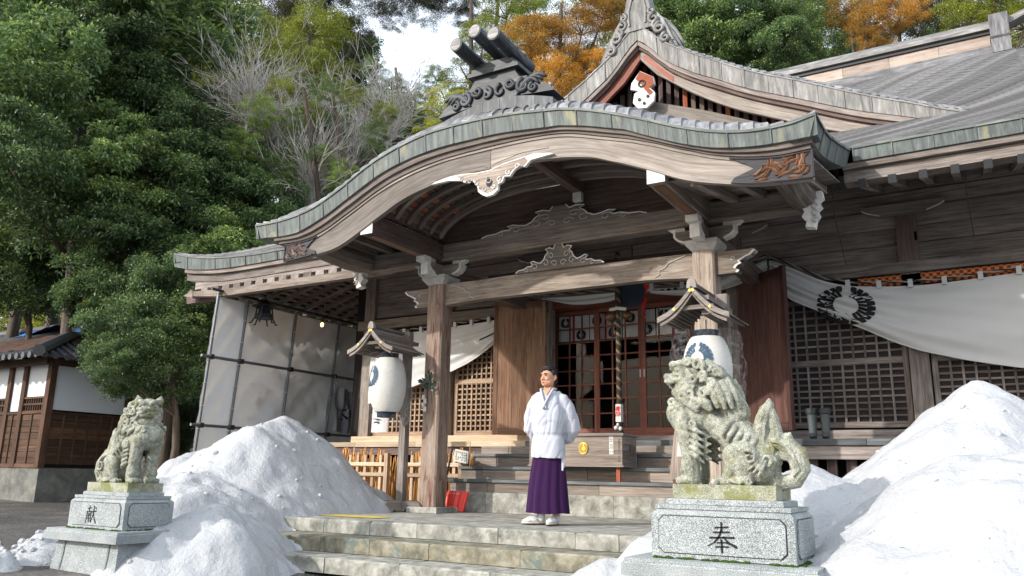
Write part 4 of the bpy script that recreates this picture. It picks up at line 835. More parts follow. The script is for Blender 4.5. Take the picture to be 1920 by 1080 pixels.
# wooden fascia, rafters and soffit boards
def fz(x): return ez(x)-(.17+.1*max(0, min(1, (-11.3-x)/2.3)))
for xa, xb in ((-1.3, 1.4), (-13.45, -11), (-11, -8.5)):
    slab_curve('eave_fascia', lambda x: fz(x)-.004, lambda x: fz(x)-.075, 9.86, 10.1, xa, xb, W_GREY if xa > -5 else W_DARKG, 14)
    slab_curve('eave_fascia', lambda x: fz(x)-.08, lambda x: fz(x)-.22, 9.93, 10.15, xa, xb, W_DARKG if xa < -5 else W_GREY, 14)
for i in range(9):
    x = -1.1+.325*i; m = MB().beam((x, 9.9, 3.985), (x, 12.1, 4.62), .085, .10); obj('rafter', m, W_GREY, hall); m = MB().beam((x, 9.89, 3.982), (x, 9.905, 3.986), .087, .102); obj('rafter_end_cap', m, IRON, hall)
for k in range(9): m = MB().beam((.15, 9.98+.24*k, 4.075+.069*k), (.15, 10.21+.24*k, 4.141+.069*k), 2.9, .02); m.g = [(1, 0, 0)]*6; obj('soffit_board', m, W_GREY, hall)
# left front eave: purlin, rafter ends, fascia
slab_curve('keta_beam', lambda x: 3.845+.05*max(0, -12.3-x), lambda x: 3.71+.09*max(0, -12.3-x), 9.88, 10.02, -13.15, -8.3, W_TAN, 14)
m = MB(); m.prism([(-13.15, 3.87), (-13.15, 3.75), (-13.3, 3.79), (-13.42, 3.82), (-13.3, 3.86), (-13.22, 3.93)], lambda a, b, d: Vector((a, 9.87+d, b)), .16, (1, 0, 0)); obj('beam_nosing', m, W_TAN, hall)
m = MB(); m.prism([(-13.6, 3.72), (-12.9, 3.74), (-12.9, 3.86), (-13.65, 3.9)], lambda a, b, d: Vector((a, 10.1+d, b)), .14, (1, 0, 0)); obj('hip_beam_end', m, W_DARK, hall)
for i in range(16): x = -12.95+.3*i; hb('rafter_end_block', x, x+.19, 9.9, 10.4, 3.852, 3.935, W_TAN if False else W_DARKG)
slab_curve('upper_purlin', lambda x: fz(x)-.225, lambda x: 3.94, 9.95, 10.1, -13.2, -8.5, W_DARKG, 12)
for i in range(15):
    y = 10.3+.38*i; m = MB().beam((-13.35, y, 3.86), (-10.45, y, 4.72), .075, .085); obj('side_rafter', m, W_GREY, hall)
for k in range(16):
    x0 = -13.35+.18*k; z0 = 3.93+.0534*k; m = MB().beam((x0+.08, 10.1, z0), (x0+.08, 16.5, z0), .145, .02); obj('side_soffit_board', m, W_DARKG, hall)
m = MB().beam((-11.9, 10.0, 4.46), (-11.9, 16.6, 4.46), 3.2, .01); obj('side_soffit_cover', m, W_DARK, hall)
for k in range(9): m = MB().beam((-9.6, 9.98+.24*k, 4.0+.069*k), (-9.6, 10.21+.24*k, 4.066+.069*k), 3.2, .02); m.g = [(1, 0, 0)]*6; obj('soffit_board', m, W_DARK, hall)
# ================================================================ triangular gable above (chidori-hafu)
GY = 12.4
GT = smoothT([(-4.92, 8.53), (-4.35, 8.02), (-3.88, 7.68), (-2.99, 7.147), (-2.16, 6.744), (-1.39, 6.353), (-.68, 6.024), (.1, 5.70)], 40)
GB = smoothT([(-4.92, 8.25), (-4.36, 7.68), (-3.89, 7.33), (-3.0, 6.83), (-2.18, 6.44), (-1.41, 6.075), (-.7, 5.80), (.1, 5.50)], 40)
GH = smoothT([(-4.92, 7.93), (-4.69, 7.60), (-3.97, 7.04), (-3.24, 6.572), (-2.65, 6.274), (-1.77, 5.869), (-1.0, 5.6)], 30)
mir = lambda x, s: XC+s*(x-XC)
for s in (1, -1):
    GTs = GT if s > 0 else GT[:27]
    T = [Vector((mir(x, s), GY, z)) for x, z in GTs]; B = [Vector((mir(x, s), GY, interp(GB, x))) for x, z in GTs]
    if s < 0: T = T[::-1]; B = B[::-1]
    edge_panels('gable_edge_panel', T, B, (0, -1, 0), 3, SHEETP, .12)
    # verge strips
    for i in range(0, len(GTs)-1):
        (xa, za), (xb, zb_) = GT[i], GT[i+1]; m = MB(); S2 = [0, .06, .16, .35, .8, 3.4]; R2 = [0, .07, .13, .17, .2, .3]
        A = [Vector((mir(xb, s)-s*.1*(1-math.exp(-q*5)), GY+q, zb_+r+.025)) for q, r in zip(S2, R2)]; B_ = [Vector((mir(xa, s)-s*.1*(1-math.exp(-q*5)), GY+q, za+r+.003)) for q, r in zip(S2, R2)]; C_ = [p-Vector((0, 0, .022)) for p in A]
        m.strip(A, B_); m.strip(C_, A); obj('gable_roof_strip', m, SHEET, hall)
    f1 = lambda x, s=s: interp(GB, mir(x, s)); f3 = lambda x, s=s: interp(GH, mir(x, s))
    xs_ = sorted((mir(-4.915, s), mir(-.3, s))); slab_curve('gable_moulding', lambda x: f1(x)-.005, lambda x: f1(x)-.09, GY+.05, GY+.2, xs_[0], xs_[1], W_DARKG, 24)
    slab_curve('gable_moulding', lambda x: f1(x)-.092, lambda x: f1(x)-.15, GY+.10, GY+.24, xs_[0], xs_[1], W_DARK, 24)
    xs_ = sorted((mir(-4.915, s), mir(-1.1, s))); slab_curve('gable_bargeboard', lambda x: min(f1(x)-.155, f3(x)+.45), lambda x: f3(x), GY+.17, GY+.24, xs_[0], xs_[1], W_HAFU if s > 0 else W_RED, 24)
    if s > 0: slab_curve('red_stained_board_end', lambda x: f1(x)-.19, lambda x: f1(x)-.30, GY+.163, GY+.169, -4.85, -4.3, W_RED, 12)
    G2 = [(-4.92, 7.22), (-4.72, 7.12), (-3.77, 6.73), (-2.7, 6.22), (-1.9, 5.9)]; xs_ = sorted((mir(-4.915, s), mir(-1.9, s)))
    slab_curve('gable_inner_beam', lambda x, s=s: interp(G2, mir(x, s)), lambda x, s=s: interp(G2, mir(x, s))-.25, GY+.35, GY+.5, xs_[0], xs_[1], W_HAFU if s > 0 else W_DARK, 20)
for i in range(46):
    x = -8.4+.152*i; zt = interp(GB, mir(x, -1) if x < XC else x)-.1
    hb('gable_slat', x, x+.08, GY+.62, GY+.66, 5.2, max(5.3, zt), RUST if i % 5 == 2 else W_DARK, g=(0, 0, 1))
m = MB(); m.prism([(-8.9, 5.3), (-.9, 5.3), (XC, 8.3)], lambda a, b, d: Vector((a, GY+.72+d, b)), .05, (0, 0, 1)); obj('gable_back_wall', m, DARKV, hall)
# gable pendant (white with orange-red top)
cx, cz = -4.85, 7.32; P = [(-.05, .34), (.2, .16), (.22, .02), (.12, -.02), (.22, -.14), (.2, -.3), (.06, -.4), (-.1, -.38), (-.2, -.25), (-.17, -.08), (-.08, -.04), (-.24, .02), (-.22, .14)]
m = MB(); m.prism(P, lambda a, b, d: Vector((cx+a, GY+.1+d, cz+b)), .06, (0, 0, 1)); gp = obj('gable_pendant', m, WHITE_P, hall, label='white curled pendant with an orange-red top')
m = MB(); m.prism([(-.05, .33), (.19, .16), (.21, .02), (.11, -.03), (.19, -.13), (.12, -.17), (.03, -.04), (-.02, .06), (-.14, .2)], lambda a, b, d: Vector((cx+a, GY+.09+d, cz+b)), .01); obj('painted_top', m, plain('orange_red_paint', (.24, .06, .025), .7, nz=.4, ns=20), gp)
for (a, b, r) in [(-.02, .08, .06), (-.07, -.22, .016), (.09, -.19, .014), (.02, -.31, .014)]: m = MB(); m.tube([Vector((cx+a+r*math.cos(t), GY+.085, cz+b+r*math.sin(t))) for t in [i*.7 for i in range(10)]], .016, 5); obj('pendant_hole_ring', m, IRON, gp)
# peak ornament
m = MB(); m.prism([(-.26, -.2), (.26, -.2), (.24, .25), (.17, .62), (.0, .72), (-.17, .62), (-.24, .25)], lambda a, b, d: Vector((XC+.03+a, GY-.02+d, 8.62+b)), .34, (0, 0, 1)); po = obj('peak_ornament', m, SHEETP, hall)
m = MB(); m.tube([Vector((XC+.03+a, GY-.03, 8.62+b)) for a, b in [(-.15, -.1), (-.16, .2), (-.1, .42), (.02, .5), (.13, .4), (.17, .2), (.16, -.1)]], .018, 6); obj('ornament_arch_line', m, SHEETP, po)
for s in (-1, 1):
    for (a, b, r) in [(.31, .02, .11), (.27, .18, .07), (.42, -.2, .11), (.52, -.42, .09), (.36, -.12, .08)]: curl(s*a, b, r, math.pi/2, s, GY-.01, po, SHEETP, .045, 1.2, XC+.03, 8.55)
    m = MB(); m.prism([(s*a, b) for a, b in [(.2, .2), (.34, .12), (.46, -.05), (.56, -.28), (.66, -.55), (.5, -.5), (.3, -.25), (.2, -.2)]][::s], lambda a, b, d: Vector((XC+.03+a, GY+.03+d, 8.62+b)), .2, (0, 0, 1)); obj('ornament_wing', m, SHEETP, po)
    for k in range(4): m = MB(); m.tube([Vector((XC+.03+s*(.26+.46*t+.03*k), GY+.05+.04*k, 8.60-.85*t*(1-.06*k)+.07*math.sin(t*3)+.03*k)) for t in [i/8 for i in range(9)]], [.02+.035*math.sin(math.pi*i/8) for i in range(9)], 6); obj('flame_wave', m, SHEETP, po, smooth=True)
hb('gable_ridge', XC-.2, XC+.2, GY+.3, 16, 8.2, 8.95, SHEETP, g=(0, 1, 0))
# main ridge with cap and end block
for i in range(13):
    x0 = -10.45+.85*i; hb('ridge_side_panel', x0, x0+.845, 15.9, 16.2, 8.32, 8.56, SHEETT)
hb('ridge_foot', -10.5, .62, 15.85, 16.25, 8.14, 8.315, SHEET)
hb('ridge_cap_shadow_course', -10.5, .62, 15.86, 16.25, 8.565, 8.63, IRON); hb('ridge_cap', -10.5, .62, 15.8, 16.3, 8.635, 8.72, SHEETP); hb('ridge_cap', -10.5, .62, 15.88, 16.2, 8.725, 8.83, SHEET)
hb('ridge_end_block', .6, .9, 15.7, 16.3, 8.1, 8.86, SHEET); hb('ridge_end_band', .59, .91, 15.69, 16.31, 8.38, 8.42, SHEETD); m = MB().beam((.9, 16, 8.75), (1.6, 16, 9.0), .3, .12, h1=.06); obj('ridge_horn', m, SHEETP, hall)
m = MB(); m.grid(lambda a, b: Vector((-10.5+11.4*a, 16.2+6*b, 8.2-3.6*b)), 4, 4); obj('rear_roof_slope', m, SHEET, hall)
# ================================================================ curtains
def curtain(name, label, T, B, Y0, nx, nv, fold, tabs=None, gather=0):
    Ts, Bs = smoothT(T, 60), smoothT(B, 60); x0, x1 = T[0][0], T[-1][0]
    tz = lambda x: interp(Ts, x); bz = lambda x: interp(Bs, x)
    def yy(x, v): u = (x-x0)/(x1-x0); return Y0-fold(u, v)
    m = MB(); m.grid(lambda a, b: Vector((x0+(x1-x0)*a, yy(x0+(x1-x0)*a, b), tz(x0+(x1-x0)*a)*(1-b)+bz(x0+(x1-x0)*a)*b)), nx, nv, (1, 0, 0)); m.sm = True
    o = tag(obj(name, m, CL_WHITE), label, 'curtain', 'white crested shrine curtains')
    def srf(x, z, d=.004): v = (tz(x)-z)/max(.01, tz(x)-bz(x)); return Vector((x, yy(x, v)-d, z))
    h = MB(); h.tube([srf(x0+(x1-x0)*i/60, bz(x0+(x1-x0)*i/60)+.004, 0) for i in range(61)], .008, 5); obj('curtain_hem', h, CL_WHITE, o)
    if tabs:
        for x in tabs: t = MB(); t.box(x-.03, x+.03, Y0-.035, Y0-.02, tz(x)-.03, tz(x)+.075); t.box(x-.03, x+.03, Y0+.01, Y0+.02, tz(x)-.03, tz(x)+.075); t.box(x-.03, x+.03, Y0-.03, Y0+.02, tz(x)+.07, tz(x)+.08); obj('curtain_tab', t, CL_WHITE, o)
        rp = MB(); P = [Vector((x0+(x1-x0)*i/80, Y0-.005, tz(x0+(x1-x0)*i/80)+.058)) for i in range(81)]
        for ph in (0, math.pi): rp.tube([p+Vector((0, .009*math.cos(i*.9+ph), .009*math.sin(i*.9+ph))) for i, p in enumerate(P)], .011, 5); obj('hanging_rope', rp, CORD if ph == 0 else CORDG, o); rp = MB()
    return o, srf
fr = lambda u, v: .032*math.sin(v*13+5*u+2*math.sin(3*u))*(1-.45*u)+.016*math.sin(v*31-7*u+1.5*math.sin(5*u))*(1-u)+.012*math.sin(u*22+3*v)+.05*math.sin(math.pi*min(1, v))
rc_, srf = curtain('shrine_curtain', 'large white curtain with a big black feathered wreath crest, swagged over the right lattice windows', [(-2.68, 3.70), (-2.40, 3.56), (-1.97, 3.32), (-1.55, 3.19), (-.88, 3.13), (-.24, 3.13), (.48, 3.17), (1.3, 3.2)], [(-2.68, 3.38), (-2.41, 3.079), (-2.0, 2.855), (-1.59, 2.635), (-.95, 2.305), (-.46, 2.133), (-.05, 2.026), (.35, 1.937), (1.3, 1.85)], 11.9, 150, 60, fr, [-1.62, -1.22, -.83, -.42, -.0, .43, .85])
def cm(a, b, d): return srf(-1.665+a*1.0+b*.06, 2.915+b*.74-a*.17, .004+d)
crest('black_crest', cm, .365, BLACK, rc_, .003)
lc_, _ = curtain('shrine_curtain', 'plain off-white curtain gathered up towards the left board door, over the sunlit lattice', [(-10.3, 3.12), (-9.76, 3.11), (-9.12, 3.12), (-8.63, 3.136), (-8.27, 3.148), (-7.81, 3.169), (-7.3, 3.2)], [(-10.3, 1.80), (-9.68, 1.936), (-9.07, 2.131), (-8.59, 2.256), (-8.24, 2.384), (-7.79, 2.599), (-7.3, 2.88)], 11.88, 130, 50, lambda u, v: .028*math.sin(v*16-5*u)*(.35+.65*u)+.014*math.sin(v*33+4*u)*u+.012*math.sin(u*20+v*2), [-9.9, -9.5, -9.1, -8.7, -8.33, -7.97, -7.6])
m = MB(); m.strip([Vector((-7.75+.16*i, 11.80, 2.86+.05*i)) for i in range(4)], [Vector((-7.75+.16*i, 11.80, 2.83+.05*i)) for i in range(4)]); obj('black_crest_edge', m, BLACK, lc_)
cc_, src = curtain('shrine_curtain', 'narrow white curtain strip swagged across the top of the glazed doors behind the beam', [(-6.5, 3.48), (-5.8, 3.45), (-5.2, 3.44), (-4.74, 3.455), (-4.3, 3.43), (-3.86, 3.42), (-3.44, 3.50), (-2.9, 3.63), (-2.7, 3.70)], [(-6.5, 3.46), (-5.9, 3.32), (-5.3, 3.305), (-4.8, 3.42), (-4.38, 3.345), (-3.95, 3.28), (-3.53, 3.29), (-3.11, 3.36), (-2.7, 3.5)], 11.80, 120, 14, lambda u, v: .015*math.sin(v*9+6*u)+.01*math.sin(30*u), [-4.5, -4.0])
for i in range(9):
    x = -4.6+.11*i; m = MB(); m.prism([(0, .02), (.05, .05), (.1, .03), (.09, -.01), (.03, -.02)], lambda a, b, d, x=x: srf2(x+a, b), .002) if False else m.add([src(x, 3.41), src(x+.05, 3.425), src(x+.09, 3.39), src(x+.04, 3.375)], [(0, 1, 2, 3)]); obj('black_crest_piece', m, BLACK, cc_)
br = MB(); br.box(-1.5, 1.3, 12.0, 12.04, 3.16, 3.31); tag(obj('brocade_valance', br, BROC), 'orange patterned brocade band glimpsed above the big crested curtain', 'valance')
# crested valance behind the glass
VALW = plain('bright_white_valance_cloth', (.8, .8, .8), .8)
val = thing('door_valance', 'row of small white cloths with ring crests and red ribbons behind the glazed doors', 'valance', (XC, 12.55, 3.3)); k = 0
for i in range(11):
    x0 = -6.55+.305*i
    for z0, z1 in ((2.83, 3.03), (3.04, 3.28)):
        m = MB(); m.grid(lambda a, b: Vector((x0+.285*a, 12.55-.008*math.sin(a*9+i), z0+(z1-z0)*b)), 8, 2); p = obj('cloth_panel', m, VALW, val)
        if (i+(z0 < 3)) % 2 == 0: crest('ring_crest', planeY(x0+.14, 12.535, (z0+z1)/2), .088, BLACK, p, .003, 9)
    if i % 2 == 0: m = MB().box(x0+.285, x0+.32, 12.53, 12.535, 2.83, 3.29); obj('red_ribbon', m, REDC, val)
# ================================================================ offertory box
def ink(name, cx, cz, w, h, cols, rows, y, mat, par, fn=None, seed=1):
    r_ = random.Random(seed); m = MB(); cw, ch = w/cols, h/rows; f = fn or planeY(cx, y, cz)
    for i in range(cols):
        for j in range(rows):
            if r_.random() < .12: continue
            bx, bz_ = -w/2+cw*(i+.5), -h/2+ch*(j+.5)
            for q in range(4):
                a = r_.choice([0, 0, 90, 90, 40, -40]); L = min(cw, ch)*r_.uniform(.3, .42); t = min(cw, ch)*.05; ox, oz = r_.uniform(-.25, .25)*min(cw, ch), r_.uniform(-.25, .25)*min(cw, ch); c, s_ = math.cos(math.radians(a)), math.sin(math.radians(a))
                m.add([f(bx+ox+c*u-s_*v, bz_+oz+s_*u+c*v, .001) for u, v in ((-L, -t), (L, -t), (L, t), (-L, t))], [(0, 1, 2, 3)])
    return obj(name, m, mat, par)
box = thing('offertory_box', 'grey wooden offertory box with a gold crest standing on the porch steps', 'offertory box', (-4.92, 10.15, .66))
BX0, BX1 = -5.62, -4.235
for z0, z1 in ((.665, .86), (.863, 1.045)): obj('front_board', MB().box(BX0, BX1, 9.90, 9.925, z0, z1), W_STEP, box); obj('side_board', MB().box(BX1-.025, BX1, 9.926, 10.36, z0, z1), W_GREY, box); obj('side_board', MB().box(BX0, BX0+.025, 9.926, 10.36, z0, z1), W_GREY, box)
obj('rim', MB().box(BX0-.03, BX1+.03, 9.87, 9.95, 1.046, 1.08), W_GREY, box); obj('rim', MB().box(BX1-.05, BX1+.03, 9.951, 10.39, 1.046, 1.08), W_GREY, box); obj('rim', MB().box(BX0-.03, BX0+.05, 9.951, 10.39, 1.046, 1.08), W_GREY, box); obj('bottom_rim', MB().box(BX0-.02, BX1+.02, 9.89, 10.38, .645, .664), W_STEP, box); obj('back_board', MB().box(BX0, BX1, 10.361, 10.385, .665, 1.045), W_GREY, box)
for k in range(9): obj('grate_bar', MB().box(BX0+.05, BX1-.05, 9.97+.045*k, 9.99+.045*k, 1.03, 1.06), W_GREY, box)
for x in (BX0+.07, BX1-.11): obj('leg', MB().box(x, x+.05, 9.955, 10.0, .458, .645), RUST, box)
m = MB(); n = 28; m.prism([(.068*math.cos(2*math.pi*i/n), .078*math.sin(2*math.pi*i/n)) for i in range(n)], planeY(-4.79, 9.898, .885), .012); gd = obj('gold_crest_disc', m, GOLD, box)
crest('crest_relief', planeY(-4.79, 9.885, .885), .062, plain('deep_gold_relief', (.38, .22, .02), .4, .5), gd, .006)
for (a, b) in ((-4.385, .93),): p_ = obj('paper_label', MB().box(a-.03, a+.03, 9.893, 9.896, b-.125, b+.105), PAPERW, box); ink('ink_mark', a, b, .045, .2, 2, 9, 9.891, BLACK, p_)
for k in range(12): z = .72+.025*k; obj('joint_tooth', MB().box(BX1-.055, BX1-.03, 9.894, 9.899, z, z+.012), W_DARK, box)
obj('key_slot', MB().box(BX1, BX1+.004, 10.15, 10.18, .84, .93), IRON, box)
# ================================================================ bell rope, hood and bells
RX, RY = -4.375, 10.15
rope = thing('bell_rope', 'thick twisted black and yellow bell rope hanging down to the offertory box', 'rope', (RX, RY, 3.3))
for ph, mt in ((0, CORD), (2.1, CORDY), (4.2, CORD)):
    m = MB(); m.tube([(RX+.02*math.cos(t*1.25+ph), RY+.02*math.sin(t*1.25+ph), 3.6-.0245*t) for t in range(88)], .021, 6); obj('rope_strand', m, mt, rope, smooth=True)
o = obj('wooden_tag', MB().box(RX-.038, RX+.038, RY-.04, RY+.04, 1.24, 1.475), PAPERW, rope); text_obj('red_character', '奉納', .075, planeY(RX, RY-.043, 1.385), REDC, o, vertical=True, bold=.002)
m = MB(); m.lathe([(0, 1.24), (.045, 1.235), (.05, 1.2), (.035, 1.17), (.05, 1.14), (.06, 1.09), (0, 1.085)], (RX, RY, 0), 12); obj('tassel', m, CORD, rope)
m = MB(); m.ell((RX-.03, RY-.05, 1.16), (.028, .028, .03)); m.ell((RX+.03, RY-.04, 1.15), (.025, .025, .03)); m.ell((RX+.0, RY-.055, 1.20), (.02, .02, .025)); obj('white_tassel_knot', m, PAPERW, rope)
hood = MB(); hood.lathe([(0, 3.34), (.14, 3.33), (.2, 3.26), (.215, 3.12), (.215, 2.98), (.205, 2.9), (.12, 2.86), (0, 2.85)], (RX+.09, RY+.22, 0), 28); hd = tag(obj('bell_hood', hood, CL_NAVY, smooth=True), 'dark navy padded cloth hood hanging behind the bell rope', 'bell hood')
m = MB(); m.strip([Vector((RX+.3+.03*math.sin(i), RY+.2, 3.15-.06*i)) for i in range(9)], [Vector((RX+.37-.008*i+.02*math.sin(i*2), RY+.19, 3.15-.06*i)) for i in range(9)]); tag(obj('red_ribbon', m, REDC), 'bright red cloth ribbon hanging beside the navy hood', 'ribbon')
for dx, lab in ((-.11, 'larger tarnished brass bell left of the twisted rope'), (.12, 'smaller tarnished brass bell right of the twisted rope')):
    r = .085 if dx < 0 else .07; c = (RX+dx, RY+.02, 2.70); m = MB(); m.ell(c, (r, r, r*.95), n=20, m=14); b_ = tag(obj('round_bell', m, BRASS, smooth=True), lab, 'bell', 'round bells on the rope')
    q = MB(); q.lathe([(r*1.0, -.006), (r*1.09, 0), (r*1.0, .006)], c, 24); obj('bell_seam', q, BRASS, b_); q = MB(); q.box(c[0]-r*.6, c[0]+r*.6, c[1]-r*1.02, c[1]-r*.6, c[2]-r*.55, c[2]-r*.47); obj('bell_slit', q, IRON, b_)
m = MB(); m.tube([(RX-.12, RY, 2.79), (RX, RY-.03, 2.80), (RX+.12, RY, 2.78)], .025, 8); obj('white_binding', m, PAPERW, rope)
m = MB()
for ph in (0, 3.14): m.tube([(-4.28+.02*math.cos(t*1.1+ph), 12.9+.02*math.sin(t*1.1+ph), 3.4-.03*t) for t in range(42)], .022, 6)
tag(obj('inner_rope', m, CORDG, smooth=True), 'grey twisted rope seen through the glass of the right-hand glazed doors', 'rope')
# ================================================================ paper lanterns and their roofed stands
def lantern_stand(cx, yf, yb, zr, post, label, feet=True, hw=.40, light=W_GREY):
    t = thing('lantern_stand', label, 'lantern stand', (post[0], post[1], 0), group='roofed wooden lantern stands')
    px, py = post; obj('post', MB().box(px-.055, px+.055, py-.05, py+.05, .1, zr+.06), light, t)
    for z in (zr-.27, zr-.12): obj('cross_arm', MB().box(px-.04, px+.04, yf+.1, py+.2, z, z+.05, (0, 1, 0)), light, t)
    obj('ridge_pole', MB().box(cx-.02, cx+.02, yf+.04, yb, zr-.09, zr-.045), light, t)
    if feet:
        for (a, b, c, d) in ((px-.33, px+.38, py-.06, py+.06), (px-.06, px+.06, py-.42, py+.35)):
            P = [(a, .0), (a, .08), (a+.03, .12), (a+.08, .14), (b-.08, .14), (b-.03, .12), (b, .08), (b, 0), (b-.18, 0), (b-.2, .03), (a+.2, .03), (a+.18, 0)]
            m = MB()
            if b-a > .3: m.prism(P, lambda u, v, d_: Vector((u, c+d_, v+.004)), d-c, (1, 0, 0))
            else: a2, b2 = c, d; P = [(a2, .0), (a2, .08), (a2+.05, .14), (b2-.05, .14), (b2, .08), (b2, 0), (b2-.18, 0), (b2-.2, .03), (a2+.2, .03), (a2+.18, 0)]; m.prism(P, lambda u, v, d_: Vector((a+d_, u, v+.004)), b-a, (0, 1, 0))
            obj('foot_beam', m, light, t)
    n = 9; prof = lambda q: zr-.30*q-.0+.05*math.sin(math.pi*q)*-1; 
    for s in (-1, 1):
        for i in range(n):
            qa, qb = i/n, (i+1.08)/n; m = MB(); th = .012; A = [(cx+s*hw*qa, prof(qa)+.012), (cx+s*hw*qb, prof(qb)+.002)]
            vs = []
            for y in (yf, yb): vs += [(A[0][0], y, A[0][1]), (A[1][0], y, A[1][1]), (A[1][0], y, A[1][1]-th), (A[0][0], y, A[0][1]-th)]
            m.add(vs, [(0, 1, 2, 3), (7, 6, 5, 4), (0, 4, 5, 1), (1, 5, 6, 2), (2, 6, 7, 3), (3, 7, 4, 0)], (0, 1, 0)); obj('roof_board', m, W_GREY, t)
        for y, w_ in ((yf-.02, .035),):
            P = [(cx+s*hw*q, prof(q)+.012) for q in [k/8 for k in range(9)]]; P2 = [(a, b-.055) for a, b in P[::-1]]; m = MB(); m.prism(P+P2, lambda a, b, d: Vector((a, y+d, b)), w_, (1, 0, 0)); br_ = obj('verge_board', m, W_HAFU, t)
            P = [(cx+s*(hw-.03)*q, prof(q)-.048) for q in [k/8 for k in range(9)]]; P2 = [(a, b-.03) for a, b in P[::-1]]; m = MB(); m.prism(P+P2, lambda a, b, d: Vector((a, y+.015+d, b)), .03, (1, 0, 0)); obj('inner_verge_board', m, W_GREY, t)
            for q in (.04, .5): m = MB(); m.tube([(cx+s*hw*q, y-.008, prof(q)-.018), (cx+s*hw*q, y, prof(q)-.018)], .014, 8); obj('gold_stud', m, GOLD, br_)
        for k in range(8): q = .3+.085*k; m = MB().beam((cx+s*hw*q, yf+.03, prof(q)-.03), (cx+s*hw*q, yb-.02, prof(q)-.03), .014, .016); obj('small_rafter', m, W_HAFU, t)
    obj('collar_beam', MB().box(cx-hw*.55, cx+hw*.55, yf+.03, yf+.07, zr-.22, zr-.18), light, t)
    m = MB(); m.prism([(-.05, -.03), (.05, -.03), (.045, .03), (.03, .06), (0, .075), (-.03, .06), (-.045, .03)], planeY(cx, yf-.02, zr+.02), .05); m.v = [(a, 2*(yf-.02)-b-.0, c) for a, b, c in m.v]; obj('ridge_end_tile', m, W_HAFU, t)
    obj('ridge_cap', MB().box(cx-.03, cx+.03, yf, yb, zr+.005, zr+.05), W_GREY, t); return t
def paper_lantern(cx, cy, z0, z1, r, label, seed):
    H = z1-z0; t = thing('paper_lantern', label, 'lantern', (cx, cy, z1), group='white paper lanterns wrapped in plastic')
    n = 34; prof = []
    for i in range(n+1): q = i/n; rr = r*(.52+.48*math.sin(math.pi*(.5+.94*(q-.5)))**.6 if True else 1); prof += [(rr*(1.0 if i % 2 else .985), z0+.07+(H-.14)*q)]
    m = MB(); m.lathe(prof, (cx, cy, 0), 32); obj('lantern_paper', m, PAPERW, t, smooth=True)
    for a, b in ((z0+.0, z0+.075), (z1-.075, z1)): m = MB(); m.lathe([(0, a), (r*.5, a), (r*.52, b), (0, b)], (cx, cy, 0), 24); obj('black_cap_ring', m, CL_NAVY, t)
    # crest on the side facing the forecourt
    zc = z0+H*.62 if seed == 1 else z0+H*.60; ang = math.radians(-90-8) if seed == 2 else math.radians(-118)
    def cf(a, b, d):
        z = zc+b; q = (z-z0-.07)/(H-.14); rr = r*(.52+.48*math.sin(math.pi*(.5+.94*(q-.5)))**.6)+.004+d; th = ang+a/r; return Vector((cx+rr*math.cos(th), cy+rr*math.sin(th), z))
    crest('blue_crest', cf, .15 if seed == 1 else .16, INKBLUE, t, .001)
    def pw(a, b):
        th = 2*math.pi*a; z = z0-.10+(H+.12)*b; k = noise.noise(Vector((3*math.cos(th)+seed*7, 3*math.sin(th), 7*z)))*.05+noise.noise(Vector((8*math.cos(th)+seed, 8*math.sin(th), 15*z)))*.02
        q = min(1, max(0, b)); rr = r*(1.02+.32*math.sin(math.pi*min(1, q*1.02))**.5*(1 if q > .02 else .6))+k; rr *= (.55 if b > .985 else 1); return Vector((cx+rr*math.cos(th)*1.12, cy+rr*math.sin(th), z))
    m = MB(); m.grid(pw, 56, 28, (0, 0, 1)); obj('plastic_wrap', m, PLASTIC, t, smooth=True)
    m = MB(); m.tube([(cx, cy, z1), (cx, cy, z1+.12)], .006, 5); obj('hanging_wire', m, IRON, t)
    m = MB(); m.tube([(cx+.01, cy, z0-.08), (cx, cy, z0-.14), (cx+.02, cy, z0-.2)], [.02, .01, .012], 6); obj('tied_wrap_end', m, PLASTIC, t); return t
lantern_stand(-7.32, 8.42, 9.12, 2.47, (-7.28, 9.2), 'weathered wooden stand with a small gabled roof beside the left porch post'); paper_lantern(-7.29, 8.8, 1.27, 2.16, .26, 'plastic-wrapped paper lantern hanging left of the left porch post', 1)
lantern_stand(-2.52, 7.72, 8.42, 2.40, (-2.42, 8.46), 'small gabled-roof lantern stand in front of the right porch post, behind the right lion dog', hw=.37); paper_lantern(-2.49, 8.05, 1.22, 2.0, .25, 'plastic-wrapped paper lantern directly behind the head of the right lion dog', 2)
# hanging banner
bn = MB(); bn.grid(lambda a, b: Vector((-8.28+.3*a, 9.65+.02*math.sin(a*7+b*2), 1.12+1.25*b)), 6, 10, (0, 0, 1)); bn.sm = True; bo = tag(obj('hanging_banner', bn, CL_WHITE), 'narrow white vertical banner with brush characters behind the left lantern', 'banner'); ink('ink_mark', 0, 0, .16, 1.05, 1, 8, 0, BLACK, bo, lambda a, b, d: Vector((-8.15+a, 9.615, 1.75+b)), 4)
